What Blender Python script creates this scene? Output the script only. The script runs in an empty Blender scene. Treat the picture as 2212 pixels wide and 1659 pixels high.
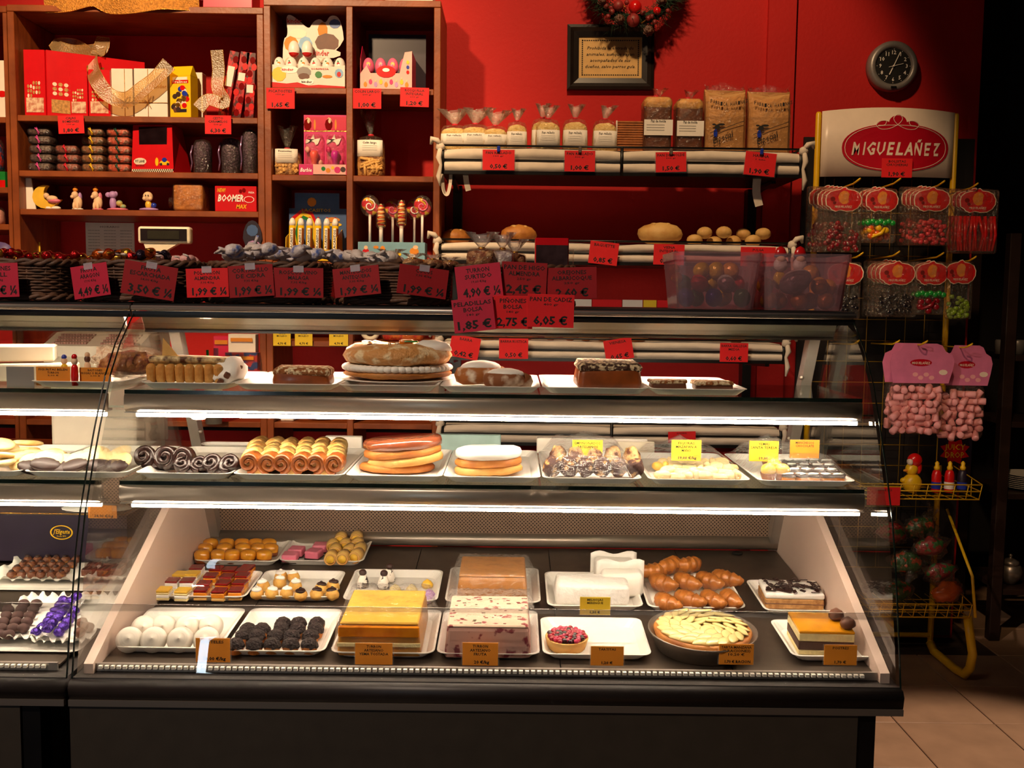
# Pastry shop counter: glass display cases, bread rack, sweets shelves, candy rack.
import bpy, math, random
from mathutils import Vector as Vec, Matrix, noise
random.seed(7)
PI = math.pi
sc = bpy.context.scene
COL = sc.collection

# ------------------------------------------------------------------ camera
FPX, CW, CH = 2170.0, 1106.0, 829.5          # focal length in pixels of a 2212x1659 frame
EYE = Vec((0, 0, 1.42))
PHI = math.atan((CH - 640) / FPX)            # looks a little down
RHO = math.radians(0.7)                      # slight roll
FWD = Vec((0, math.cos(PHI), -math.sin(PHI)))
_U0 = Vec((0, math.sin(PHI), math.cos(PHI)))
RGT = Vec((1, 0, 0)) * math.cos(RHO) + _U0 * math.sin(RHO)
UPV = _U0 * math.cos(RHO) - Vec((1, 0, 0)) * math.sin(RHO)
cam = bpy.data.cameras.new('camera'); cam.sensor_width = 36; cam.lens = 36 * FPX / 2212
cam.clip_start = .05; cam.clip_end = 60
camo = bpy.data.objects.new('camera', cam); COL.objects.link(camo)
camo.matrix_world = Matrix(((RGT.x, UPV.x, -FWD.x, EYE.x), (RGT.y, UPV.y, -FWD.y, EYE.y), (RGT.z, UPV.z, -FWD.z, EYE.z), (0, 0, 0, 1)))
sc.camera = camo

# ------------------------------------------------------------------ world, exposure, ceiling spots
wd = bpy.data.worlds.new('world'); sc.world = wd; wd.use_nodes = True
_bg = wd.node_tree.nodes['Background']
_bg.inputs[0].default_value = (.95, .5, .32, 1); _bg.inputs[1].default_value = .006
sc.view_settings.view_transform = 'Standard'; sc.view_settings.look = 'None'
sc.view_settings.gamma = 1; sc.view_settings.use_curve_mapping = False
sc.view_settings.exposure = 0.0
WARM = (1.0, .66, .36)
def spot(loc, aim, watts, deg, blend=.6, size=.06, color=WARM):
    l = bpy.data.lights.new('ceiling_spot', 'SPOT'); l.energy = watts; l.color = color
    l.spot_size = math.radians(deg); l.spot_blend = blend; l.shadow_soft_size = size
    o = bpy.data.objects.new('ceiling_spot', l); COL.objects.link(o)
    o.location = loc; o.rotation_euler = (Vec(aim) - Vec(loc)).to_track_quat('-Z', 'Y').to_euler()
    return o
spot((.1, 2.2, 3.7), (.45, 4.15, 2.15), 168, 54, .35)       # red wall and bread rack
spot((-1.3, 1.5, 3.5), (-1.2, 3.9, 1.98), 440, 56, .8)      # wooden shelves
spot((.5, 1.2, 3.6), (1.70, 3.7, 1.45), 120, 26, .9)          # sweets rack
spot((-1.6, .1, 3.7), (-.1, 2.1, .95), 260, 52, .7, .035, (1, .76, .58))   # front fill added from the customer side for counter and signs
spot((1.5, 1.9, 3.7), (1.5, 2.75, 0), 430, 24, .5, .03, (1, .74, .54))      # customer side, falling on the floor
TUBE_W = 95.0 # case tubes (emission strength)
TUBE_COL = (1.0, .80, .61)

# ------------------------------------------------------------------ pixel -> place on a real plane
def ray(px, py): return FWD + RGT * ((px - CW) / FPX) + UPV * ((CH - py) / FPX)
def W(px, py, Y):
    d = ray(px, py); return EYE + d * (Y / d.y)
def Z(px, py, z):
    d = ray(px, py); return EYE + d * ((z - EYE.z) / d.z)
def S(n, Y): return n * Y / FPX
DK0, DKY, DKS = .712, 1.87, .072                              # sloping deck of the cases
def D(px, py, h=0.0):
    d = ray(px, py); t = (DK0 + h - EYE.z - DKS * DKY) / (d.z - DKS * d.y); return EYE + d * t
def deckz(y): return DK0 + (y - DKY) * DKS
DKA = math.atan(DKS)

# ------------------------------------------------------------------ materials
def lin(c):
    if isinstance(c, str): c = [int(c[i:i + 2], 16) / 255 for i in (0, 2, 4)]
    return tuple(x / 12.92 if x <= .04045 else ((x + .055) / 1.055) ** 2.4 for x in c)
_MC = {}
def mat(name, col, rough=.5, metal=0.0, nz=.12, ns=25.0, bump=0.0, bs=80.0, emit=0.0, coat=0.0, col2=None, thr=(.45, .6), sub=0.0, stretch=None):
    if name in _MC: return _MC[name]
    m = bpy.data.materials.new(name); m.use_nodes = True; nt = m.node_tree; N = nt.nodes; L = nt.links
    b = N['Principled BSDF']; c = lin(col)
    tc = N.new('ShaderNodeTexCoord'); src = tc.outputs['Object']
    if stretch:
        mp = N.new('ShaderNodeMapping'); mp.inputs['Scale'].default_value = stretch; L.new(src, mp.inputs[0]); src = mp.outputs[0]
    n = N.new('ShaderNodeTexNoise'); n.inputs['Scale'].default_value = ns; n.inputs['Detail'].default_value = 3
    L.new(src, n.inputs['Vector'])
    rp = N.new('ShaderNodeValToRGB'); e = rp.color_ramp.elements
    if col2 is None:
        e[0].position, e[1].position = .3, .7
        e[0].color = (*[x * (1 - nz) for x in c], 1); e[1].color = (*[min(1, x * (1 + nz)) for x in c], 1)
    else:
        e[0].position, e[1].position = thr
        e[0].color = (*c, 1); e[1].color = (*lin(col2), 1)
    L.new(n.outputs['Fac'], rp.inputs[0]); L.new(rp.outputs[0], b.inputs['Base Color'])
    b.inputs['Roughness'].default_value = rough; b.inputs['Metallic'].default_value = metal
    if coat: b.inputs['Coat Weight'].default_value = coat; b.inputs['Coat Roughness'].default_value = .12
    if emit:
        b.inputs['Emission Color'].default_value = (*c, 1); b.inputs['Emission Strength'].default_value = emit
    if bump:
        n2 = N.new('ShaderNodeTexNoise'); n2.inputs['Scale'].default_value = bs; n2.inputs['Detail'].default_value = 4
        L.new(src, n2.inputs['Vector'])
        bp = N.new('ShaderNodeBump'); bp.inputs['Strength'].default_value = bump; bp.inputs['Distance'].default_value = .01
        L.new(n2.outputs['Fac'], bp.inputs['Height']); L.new(bp.outputs[0], b.inputs['Normal'])
    _MC[name] = m; return m
def clear(name, tint='FFFFFF', gloss=.08, rough=.03, bump=0.0, bs=40.0, haze=0.0, hazecol='FFFFFF', fres=1.45, fk=.5):
    """thin clear sheet: lets light straight through, mirrors a little, optional milky haze"""
    if name in _MC: return _MC[name]
    m = bpy.data.materials.new(name); m.use_nodes = True; nt = m.node_tree; N = nt.nodes; L = nt.links
    N.remove(N['Principled BSDF']); out = N['Material Output']
    t = N.new('ShaderNodeBsdfTransparent'); t.inputs[0].default_value = (*lin(tint), 1)
    g = N.new('ShaderNodeBsdfGlossy'); g.inputs['Roughness'].default_value = rough; g.inputs[0].default_value = (1, 1, 1, 1)
    fr = N.new('ShaderNodeFresnel'); fr.inputs[0].default_value = fres
    ma = N.new('ShaderNodeMath'); ma.operation = 'MULTIPLY_ADD'; ma.inputs[1].default_value = fk; ma.inputs[2].default_value = gloss; ma.use_clamp = True
    L.new(fr.outputs[0], ma.inputs[0])
    mx = N.new('ShaderNodeMixShader'); L.new(ma.outputs[0], mx.inputs[0]); L.new(t.outputs[0], mx.inputs[1]); L.new(g.outputs[0], mx.inputs[2])
    res = mx
    tc = N.new('ShaderNodeTexCoord'); n = N.new('ShaderNodeTexNoise'); n.inputs['Scale'].default_value = bs; n.inputs['Detail'].default_value = 3
    L.new(tc.outputs['Object'], n.inputs['Vector'])
    if bump:
        bp = N.new('ShaderNodeBump'); bp.inputs['Strength'].default_value = bump; bp.inputs['Distance'].default_value = .02
        L.new(n.outputs['Fac'], bp.inputs['Height']); L.new(bp.outputs[0], g.inputs['Normal']); L.new(bp.outputs[0], fr.inputs['Normal'])
    if haze:
        d = N.new('ShaderNodeBsdfDiffuse'); d.inputs[0].default_value = (*lin(hazecol), 1)
        m2 = N.new('ShaderNodeMixShader'); mr = N.new('ShaderNodeMapRange')
        mr.inputs['To Min'].default_value = haze * .6; mr.inputs['To Max'].default_value = haze * 1.4
        L.new(n.outputs['Fac'], mr.inputs[0]); L.new(mr.outputs[0], m2.inputs[0])
        L.new(mx.outputs[0], m2.inputs[1]); L.new(d.outputs[0], m2.inputs[2]); res = m2
    L.new(res.outputs[0], out.inputs[0]); _MC[name] = m; return m

# ------------------------------------------------------------------ mesh builder
class MB:
    def __init__(s): s.v = []; s.f = []; s.m = []; s.k = 0; s.sm = []; s.smooth = False
    def mi(s, k): s.k = k; return s
    def shade(s, b=True): s.smooth = b; return s
    def add(s, vs, fs):
        o = len(s.v); s.v += [Vec(v) for v in vs]
        for f in fs: s.f.append([i + o for i in f]); s.m.append(s.k); s.sm.append(s.smooth)
        return o
    def xf(s, start, mtx):
        for i in range(start, len(s.v)): s.v[i] = mtx @ s.v[i]
        return s
    def box(s, cx, cy, cz, sx, sy, sz):
        x, y, z = sx / 2, sy / 2, sz / 2
        vs = [(cx + a * x, cy + b * y, cz + c * z) for a in (-1, 1) for b in (-1, 1) for c in (-1, 1)]
        s.add(vs, [(0, 1, 3, 2), (4, 6, 7, 5), (0, 4, 5, 1), (2, 3, 7, 6), (0, 2, 6, 4), (1, 5, 7, 3)]); return s
    def bx(s, x0, x1, y0, y1, z0, z1): return s.box((x0 + x1) / 2, (y0 + y1) / 2, (z0 + z1) / 2, x1 - x0, y1 - y0, z1 - z0)
    def loft(s, rings, caps=(True, True), closed=True):
        n = len(rings[0]); vs = [p for r in rings for p in r]; fs = []
        for i in range(len(rings) - 1):
            for j in range(n if closed else n - 1):
                a, b = i * n + j, i * n + (j + 1) % n
                fs.append((a, b, b + n, a + n))
        if closed and caps[0]: fs.append(tuple(reversed(range(n))))
        if closed and caps[1]: fs.append(tuple(range((len(rings) - 1) * n, len(rings) * n)))
        s.add(vs, fs); return s
    def prism(s, poly, y0, y1):                       # poly in XZ, extruded along Y
        s.loft([[(x, y1, z) for x, z in poly], [(x, y0, z) for x, z in poly]]); return s
    def prismx(s, poly, x0, x1):                      # poly in YZ, extruded along X
        s.loft([[(x0, y, z) for y, z in poly], [(x1, y, z) for y, z in poly]]); return s
    def prismz(s, poly, z0, z1):
        s.loft([[(x, y, z0) for x, y in poly], [(x, y, z1) for x, y in poly]]); return s
    def lathe(s, prof, seg=16, c=(0, 0, 0), sx=1.0, sy=1.0, caps=(True, True)):
        s.loft([[(c[0] + r * sx * math.cos(2 * PI * j / seg), c[1] + r * sy * math.sin(2 * PI * j / seg), c[2] + z) for j in range(seg)] for r, z in prof], caps); return s
    def tube(s, pts, r, seg=6, caps=True, closed=False):
        pts = [Vec(p) for p in pts]; rings = []; n = len(pts); up = None
        for i, p in enumerate(pts):
            a = pts[(i - 1) % n] if (closed or i > 0) else p; b = pts[(i + 1) % n] if (closed or i < n - 1) else p
            t = (b - a).normalized()
            if up is None: up = Vec((0, 0, 1)) if abs(t.z) < .9 else Vec((1, 0, 0))
            u = t.cross(up)
            if u.length < 1e-6: u = t.orthogonal()
            u.normalize(); w = u.cross(t).normalized(); up = w
            rr = r[i] if isinstance(r, (list, tuple)) else r
            rings.append([p + (u * math.cos(2 * PI * j / seg) + w * math.sin(2 * PI * j / seg)) * rr for j in range(seg)])
        if closed: rings.append(rings[0]); caps = False
        s.loft(rings, (caps, caps)); return s
    def ell(s, c, r, nu=12, nv=8, zmin=-1.0, amp=0.0, fr=20.0, sd=0.0, pw=1.0):
        rings = []
        for i in range(nv + 1):
            a = -PI / 2 + PI * i / nv; z = math.sin(a); q = max(math.cos(a), .02) ** pw
            z = max(z, zmin); rg = []
            for j in range(nu):
                t = 2 * PI * j / nu; d = Vec((q * math.cos(t), q * math.sin(t), z))
                k = 1 + (amp * noise.noise(Vec((d.x * r[0], d.y * r[1], d.z * r[2])) * fr + Vec((sd, sd * 1.7, 3))) if amp else 0)
                rg.append((c[0] + d.x * r[0] * k, c[1] + d.y * r[1] * k, c[2] + (d.z * r[2] * k if z > zmin else zmin * r[2])))
            rings.append(rg)
        s.loft(rings); return s
    def rbox(s, cx, cy, cz, sx, sy, sz, r=.004, k=2, kc=2, taper=0.0, dome=0.0):
        """rounded box; taper>0 narrows the top"""
        r = min(r, sx / 2.01, sy / 2.01, sz / 2.01); lev = []
        for i in range(k + 1):
            a = PI / 2 * (1 - i / k); lev.append((-sz / 2 + r - r * math.sin(a), r - r * math.cos(a)))
        lev = lev + [(-z, q) for z, q in reversed(lev)]; rings = []
        for z, q in lev:
            f = 1 - taper * (z / sz + .5); rg = []
            for qx, qy, a0 in ((1, 1, 0), (-1, 1, 90), (-1, -1, 180), (1, -1, 270)):
                for j in range(kc + 1):
                    a = math.radians(a0 + 90 * j / kc); rr = max(r - q, .0001)
                    rg.append((cx + f * (qx * (sx / 2 - r) + rr * math.cos(a)), cy + f * (qy * (sy / 2 - r) + rr * math.sin(a)), cz + z))
            rings.append(rg)
        s.loft(rings); return s
    def sheet(s, fn, nu, nv, th=0.0):
        """grid surface fn(u,v)->point, optional thickness"""
        P = [[Vec(fn(i / nu, j / nv)) for i in range(nu + 1)] for j in range(nv + 1)]
        if not th:
            s.add([p for r in P for p in r], [(j * (nu + 1) + i, j * (nu + 1) + i + 1, (j + 1) * (nu + 1) + i + 1, (j + 1) * (nu + 1) + i) for j in range(nv) for i in range(nu)]); return s
        n = (P[0][-1] - P[0][0]).cross(P[-1][0] - P[0][0]); n.normalize()
        top = [p for r in P for p in r]; bot = [p - n * th for p in top]; K = len(top); w = nu + 1
        fs = [(j * w + i, j * w + i + 1, (j + 1) * w + i + 1, (j + 1) * w + i) for j in range(nv) for i in range(nu)]
        fs += [tuple(K + q for q in reversed(f)) for f in fs[:nu * nv]]
        bd = [i for i in range(nu)] + [nu + j * w for j in range(nv)] + [nv * w + i for i in range(nu, 0, -1)] + [j * w for j in range(nv, 0, -1)]
        for a, b in zip(bd, bd[1:] + bd[:1]): fs.append((b, a, a + K, b + K))
        s.add(top + bot, fs); return s
    def rough(s, start, amp, fr, sd=0.0, zkeep=None):
        for i in range(start, len(s.v)):
            p = s.v[i]
            if zkeep is not None and p.z <= zkeep: continue
            q = p * fr + Vec((sd, sd * .7, sd * 1.3))
            s.v[i] = p + Vec((noise.noise(q), noise.noise(q + Vec((31, 0, 0))), noise.noise(q + Vec((0, 57, 0))))) * amp
        return s
    def mesh(s, name, mats):
        me = bpy.data.meshes.new(name); me.from_pydata([tuple(v) for v in s.v], [], s.f)
        for m in mats: me.materials.append(m)
        me.polygons.foreach_set('material_index', s.m); me.polygons.foreach_set('use_smooth', s.sm); me.update(); return me

def aslist(m): return list(m) if isinstance(m, (list, tuple)) else [m]
def link(name, data, parent=None, loc=(0, 0, 0), rot=(0, 0, 0), label=None):
    o = bpy.data.objects.new(name, data); COL.objects.link(o); o.parent = parent
    o.location = loc; o.rotation_euler = rot
    if label: o['label'] = label
    return o
def part(name, mb, mats, parent, loc=(0, 0, 0), rot=(0, 0, 0), label=None, stuff=False):
    me = mb if isinstance(mb, bpy.types.Mesh) else mb.mesh(name, aslist(mats))
    o = link(name, me, parent, loc, rot, label)
    if stuff: o['kind'] = 'stuff'
    return o
def tag(o, label, cat, group=None):
    o['label'] = label; o['category'] = cat
    if group: o['group'] = group
    return o
def thing(name, label, cat, loc=(0, 0, 0), rot=(0, 0, 0), group=None): return tag(link(name, None, None, loc, rot), label, cat, group)
def solo(name, mb, mats, label, cat, loc=(0, 0, 0), rot=(0, 0, 0), group=None): return tag(part(name, mb, mats, None, loc, rot), label, cat, group)
def struct(name, mb, mats, loc=(0, 0, 0)):
    o = part(name, mb, mats, None, loc); o['kind'] = 'structure'; return o
def dup(o, loc=None, rot=None, label=None, scale=None, parent=None):
    c = o.copy(); COL.objects.link(c); c.parent = parent
    for ch in o.children: dup(ch, parent=c)
    if loc is not None: c.location = loc
    if rot is not None: c.rotation_euler = rot
    if scale is not None: c.scale = (scale,) * 3 if isinstance(scale, (int, float)) else scale
    if label: c['label'] = label
    return c
TEXTS = []
def letter(parent, lines, m, y=-.001, name='lettering', rot=None):
    """lines: (text, x, z_base, cap_height, width or None); drawn on the parent's front (-Y) face"""
    TEXTS.append((parent, lines, m, y, name, rot))
def finish_text():
    tmp = []
    for t in TEXTS:
        for ln in t[1]:
            c = bpy.data.curves.new('t', 'FONT'); c.body = ln[0]; c.align_x = 'CENTER'; c.resolution_u = 1
            c.offset = .014 if len(ln) < 6 else ln[5]
            o = bpy.data.objects.new('t', c); COL.objects.link(o); tmp.append(o)
            if len(ln) > 6: c.shear = ln[6]
    bpy.context.view_layer.update(); dg = bpy.context.evaluated_depsgraph_get(); k = 0; made = []
    for parent, lines, m, y, name, rot in TEXTS:
        mb = MB()
        for ln in lines:
            me = bpy.data.meshes.new_from_object(tmp[k].evaluated_get(dg)); k += 1
            vs = [v.co.copy() for v in me.vertices]
            if not vs: continue
            h = ln[3] / .70; x0 = min(v.x for v in vs); x1 = max(v.x for v in vs)
            sx = h if ln[4] is None else ln[4] / (x1 - x0)
            cx = (x0 + x1) / 2
            mb.add([(ln[1] + (v.x - cx) * sx, 0, ln[2] + v.y * h) for v in vs], [tuple(p.vertices) for p in me.polygons])
            made.append(me)
        part(name, mb, m, parent, (0, y, 0), rot or (0, 0, 0))
    for o in tmp:
        c = o.data; bpy.data.objects.remove(o); bpy.data.curves.remove(c)
    for me in made: bpy.data.meshes.remove(me)
ORD = ['first', 'second', 'third', 'fourth', 'fifth', 'sixth', 'seventh', 'eighth', 'ninth', 'tenth', 'eleventh', 'twelfth']
def R(a, b): return random.uniform(a, b)
# ------------------------------------------------------------------ palette
m_wall = mat('red_plaster', 'BE0C07', .75, nz=.06, ns=3, bump=.12, bs=60)
m_wood = mat('oiled_wood', '944A1E', .45, col2='763612', thr=(.35, .65), ns=9, stretch=(1, 4, 1), bump=.08, bs=60)
m_woodend = mat('wood_edge', '9C5A30', .45, col2='7A3C1C', thr=(.3, .7), ns=14, bump=.08, bs=70)
m_black = mat('black_metal', '0C0A0A', .35, nz=.3)
m_blackm = mat('black_matt', '0B0808', .8, nz=.3)
m_steel = mat('brushed_steel', 'A89C90', .34, .8, nz=.1, ns=30, stretch=(.05, 1, 1))
m_steeld = mat('dull_steel_tray', '665A50', .42, .8, nz=.12, ns=20)
m_alu = mat('grey_aluminium', 'B0A8A0', .4, .75, nz=.06, stretch=(.05, 1, 1))
m_panel = mat('white_enamel', 'CDB4A6', .35, nz=.03)
m_fascia = mat('grey_enamel', '8E8C80', .3, .5, nz=.05, stretch=(.1, 1, 1))
m_base = mat('dark_front_panel', '3C352C', .5, nz=.1)
m_gasket = mat('dark_gasket', '2A2422', .45, nz=.1)
m_cream = mat('cream_plastic', 'E8DCC4', .4, nz=.04)
m_white = mat('white_card', 'F0E8DC', .6, nz=.03)
m_paper = mat('white_paper', 'F4F0E8', .8, nz=.04, bump=.05, bs=30)
m_tray = mat('white_tray_plastic', 'F6F2EA', .25, nz=.02)
m_tile = mat('terracotta_tile', 'B08C70', .35, nz=.12, ns=8)
m_grout = mat('dark_grout', '4A382C', .8)
m_redcard = mat('red_price_paper', 'E0121A', .7, nz=.05)
m_shadecard = mat('shaded_price_paper', '9A0612', .7, nz=.05)  # red basket signs, deepened: their shade is in the colour
m_rose = mat('rose_print_lit_paper', 'C01C3C', .7, nz=.05)  # red signs with light from the left painted in; also a box print
m_yellow = mat('yellow_price_card', 'F2CE2E', .6, nz=.04)
m_orange = mat('orange_price_card', 'E08A1E', .6, nz=.05)
m_ink = mat('black_ink', '14100E', .7)
m_inkred = mat('dark_red_ink', '2A0408', .7)
m_redbox = mat('red_gift_box', 'D0101A', .3, nz=.05, coat=.4)
m_crimbox = mat('crimson_box', 'D41848', .35, nz=.05)
m_gold = mat('gold_foil', 'D8A040', .25, .9, nz=.25, ns=60, bump=.3, bs=120)
m_goldp = mat('gold_print', 'C89858', .4, .3, nz=.35, ns=120)
m_sheer = clear('sheer_gold_ribbon', 'D8B070', .1, .35, .2, 200, .2, 'E0B058')
m_glass = clear('case_glass', 'FBFCFB', .01, .0, fres=1.3)
m_glass2 = clear('shelf_glass', 'EEF4F0', .03, .0, fres=1.4)
m_glassedge = mat('green_glass_edge', '0C1814', .15, nz=.15)
m_film = clear('cling_film', 'FFFFFF', .015, .08, .6, 45, .02, 'FFFFFF', fk=.35)
m_cello = clear('cellophane', 'FFFAF4', .025, .12, .9, 55, .012, 'FFF4E8', fk=.42)
m_tub = clear('frosted_tub_plastic', 'F4E0E4', .04, .15, .1, 20, .13, 'E8C8CC')
m_acryl = clear('clear_sign_holder', 'FFFFFF', .04, .02, haze=.04)
m_cellotop = clear('gathered_cellophane', 'FFFAF4', .08, .12, .9, 55, .22, 'FFF4E8', fk=.5)
m_wicker = mat('dark_wicker', '6A4630', .6, col2='48301F', thr=(.3, .7), ns=40, bump=.2, bs=100)
m_cloth = mat('white_cloth', 'DCCDBB', .85, nz=.06, bump=.25, bs=14)
m_crust = mat('golden_crust', 'C8853C', .55, col2='A05C22', thr=(.35, .7), ns=22, bump=.2, bs=90)
m_bread = mat('pale_bread', 'E2B56A', .6, col2='C88A3E', thr=(.4, .75), ns=18, bump=.2, bs=80)
m_choc = mat('dark_chocolate', '341C16', .48, nz=.25, coat=.06)
m_chocm = mat('milk_chocolate', '643822', .5, nz=.2, coat=.05)
m_crumb = mat('chocolate_crumbs', '2C1A18', .65, nz=.45, ns=200, bump=1.0, bs=220)
m_glaze = mat('orange_glaze', 'E08818', .18, col2='B85C0C', thr=(.4, .75), ns=25, coat=.6)
m_merin = mat('white_meringue', 'F4EEE4', .7, nz=.03, bump=.08, bs=60)
m_icing = mat('white_icing', 'FBF8F2', .35, nz=.02)
m_almond = mat('sugared_almonds', 'F0DCB4', .7, col2='9A5A26', thr=(.42, .52), ns=95, bump=1.0, bs=110)
m_caramel = mat('brown_caramel', '8A4416', .35, nz=.3, ns=30, coat=.3)
m_yolk = mat('yolk_yellow', 'EEBE3E', .35, nz=.1, coat=.3)
m_sponge = mat('pale_sponge', 'F0DCA0', .8, nz=.12, ns=60, bump=.3, bs=160)
m_cherry = mat('red_jelly', '7A0E10', .12, nz=.2, coat=.7)
m_pinkcake = mat('pink_fondant', 'E07890', .4, nz=.1)
m_red = mat('gloss_red', 'D01414', .25, nz=.06, coat=.3)
m_green = mat('gloss_green', '1E8034', .3, nz=.1, coat=.3)
m_blue = mat('gloss_blue', '2038A8', .3, nz=.1, coat=.3)
m_purple = mat('purple_foil', '5A3AA8', .2, .7, nz=.5, ns=70, bump=.8, bs=90)
m_lilac = mat('lilac', 'B88CC8', .5, nz=.08)
m_pink = mat('pink_plastic', 'E06A90', .4, nz=.06)
m_magenta = mat('magenta_card', 'D01870', .4, nz=.1)
m_mallow = mat('pink_marshmallow', 'F0A8AC', .75, nz=.05)
m_ylw = mat('yellow_enamel', 'E8B818', .35, nz=.05)
m_ylwp = mat('yellow_carton', 'F0C414', .4, nz=.04)
m_skin = mat('peach_sugar', 'EEC8A0', .6, nz=.06)
m_grey = mat('grey_plastic', '8A8480', .45, nz=.06)
m_screen = mat('dark_display', '221A1C', .25, nz=.2)
m_brownpaper = mat('kraft_paper', 'C8965A', .7, nz=.08, ns=12, bump=.15, bs=40)
m_navy = mat('navy_card', '241A2C', .4, nz=.15)
m_fir = mat('fir_green', '16301A', .8, nz=.4, ns=60)
m_berry = mat('frosted_berry', '8A2A28', .5, nz=.3, ns=90)
m_tubelight = mat('fluorescent_tube', 'FFFFFF', .5)
_b = m_tubelight.node_tree.nodes['Principled BSDF']
_b.inputs['Emission Color'].default_value = (*TUBE_COL, 1); _b.inputs['Emission Strength'].default_value = TUBE_W
# ------------------------------------------------------------------ room
YW = 4.15
XWE = W(2119, 150, YW).x
struct('wall_back', MB().bx(-3.4, XWE, YW, YW + .12, 0, 3.95), m_wall)
_p0, _p1 = W(1655, 120, YW).x, W(1714, 120, YW).x
struct('trim_1', MB().bx(_p0, _p1, YW - .025, YW, 0, 3.95), m_wall)
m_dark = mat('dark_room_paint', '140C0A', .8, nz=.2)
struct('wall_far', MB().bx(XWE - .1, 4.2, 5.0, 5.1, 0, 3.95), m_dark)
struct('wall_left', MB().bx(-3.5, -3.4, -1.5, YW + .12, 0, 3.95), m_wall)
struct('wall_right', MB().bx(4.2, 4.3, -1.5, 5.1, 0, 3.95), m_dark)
struct('ceiling', MB().bx(-3.5, 4.3, -1.5, 5.1, 3.95, 4.05), mat('ceiling_paint', '4A3A30', .9, nz=.05))
fl = struct('floor', MB().bx(-3.5, 4.3, -1.5, 5.1, -.1, -.006), m_grout)
ox, oy, ts = Z(1938, 1560, 0).x, Z(1938, 1560, 0).y, .33
_tm = MB().rbox(0, 0, -.006, ts - .004, ts - .004, .012, .002, 1, 1).mesh('tile', [m_tile])
for i in range(-3, 9):
    for j in range(-7, 6):
        x, y = ox + (i + .5) * ts, oy + (j + .5) * ts
        if x < 4.1 and y < 4.9 and not (y > 4.0 and x < XWE + .2): part('tile', _tm, None, fl, (x, y, -.0005 + R(-.0006, .0003)), label=None)

# ------------------------------------------------------------------ glass display cases
GP = [(2.170, 1.385), (2.125, 1.352), (2.075, 1.312), (2.02, 1.25), (1.965, 1.155), (1.925, 1.08), (1.888, 1.00), (1.862, .92), (1.842, .835)]
GP2 = [(1.842, .8345), (1.826, .77), (1.815, .715), (1.812, .702)]
SH1, SH2 = 1.222, 1.042                     # tops of the two glass shelves
def back_y(z): return 2.28 + (1.335 - z) * (.32 / .575)
m_perf = mat('perforated_steel', '8E7664', .45, .6, nz=.05)
def _perf():
    nt = m_perf.node_tree; N = nt.nodes; L = nt.links; b = N['Principled BSDF']
    tc = N.new('ShaderNodeTexCoord'); sp = N.new('ShaderNodeSeparateXYZ'); L.new(tc.outputs['Object'], sp.inputs[0]); o = []
    for a, k in (('X', 2 * PI / .0095), ('Z', 2 * PI / .0095)):
        q = N.new('ShaderNodeMath'); q.operation = 'MULTIPLY'; q.inputs[1].default_value = k; L.new(sp.outputs[a], q.inputs[0])
        w = N.new('ShaderNodeMath'); w.operation = 'SINE'; L.new(q.outputs[0], w.inputs[0]); o.append(w)
    p = N.new('ShaderNodeMath'); p.operation = 'MULTIPLY'; L.new(o[0].outputs[0], p.inputs[0]); L.new(o[1].outputs[0], p.inputs[1])
    g = N.new('ShaderNodeMath'); g.operation = 'GREATER_THAN'; g.inputs[1].default_value = .35; L.new(p.outputs[0], g.inputs[0])
    mx = N.new('ShaderNodeMix'); mx.data_type = 'RGBA'; mx.inputs['B'].default_value = (.03, .02, .015, 1)
    L.new(g.outputs[0], mx.inputs['Factor']); L.new(b.inputs['Base Color'].links[0].from_socket, mx.inputs['A']); L.new(mx.outputs['Result'], b.inputs['Base Color'])
_perf()
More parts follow.
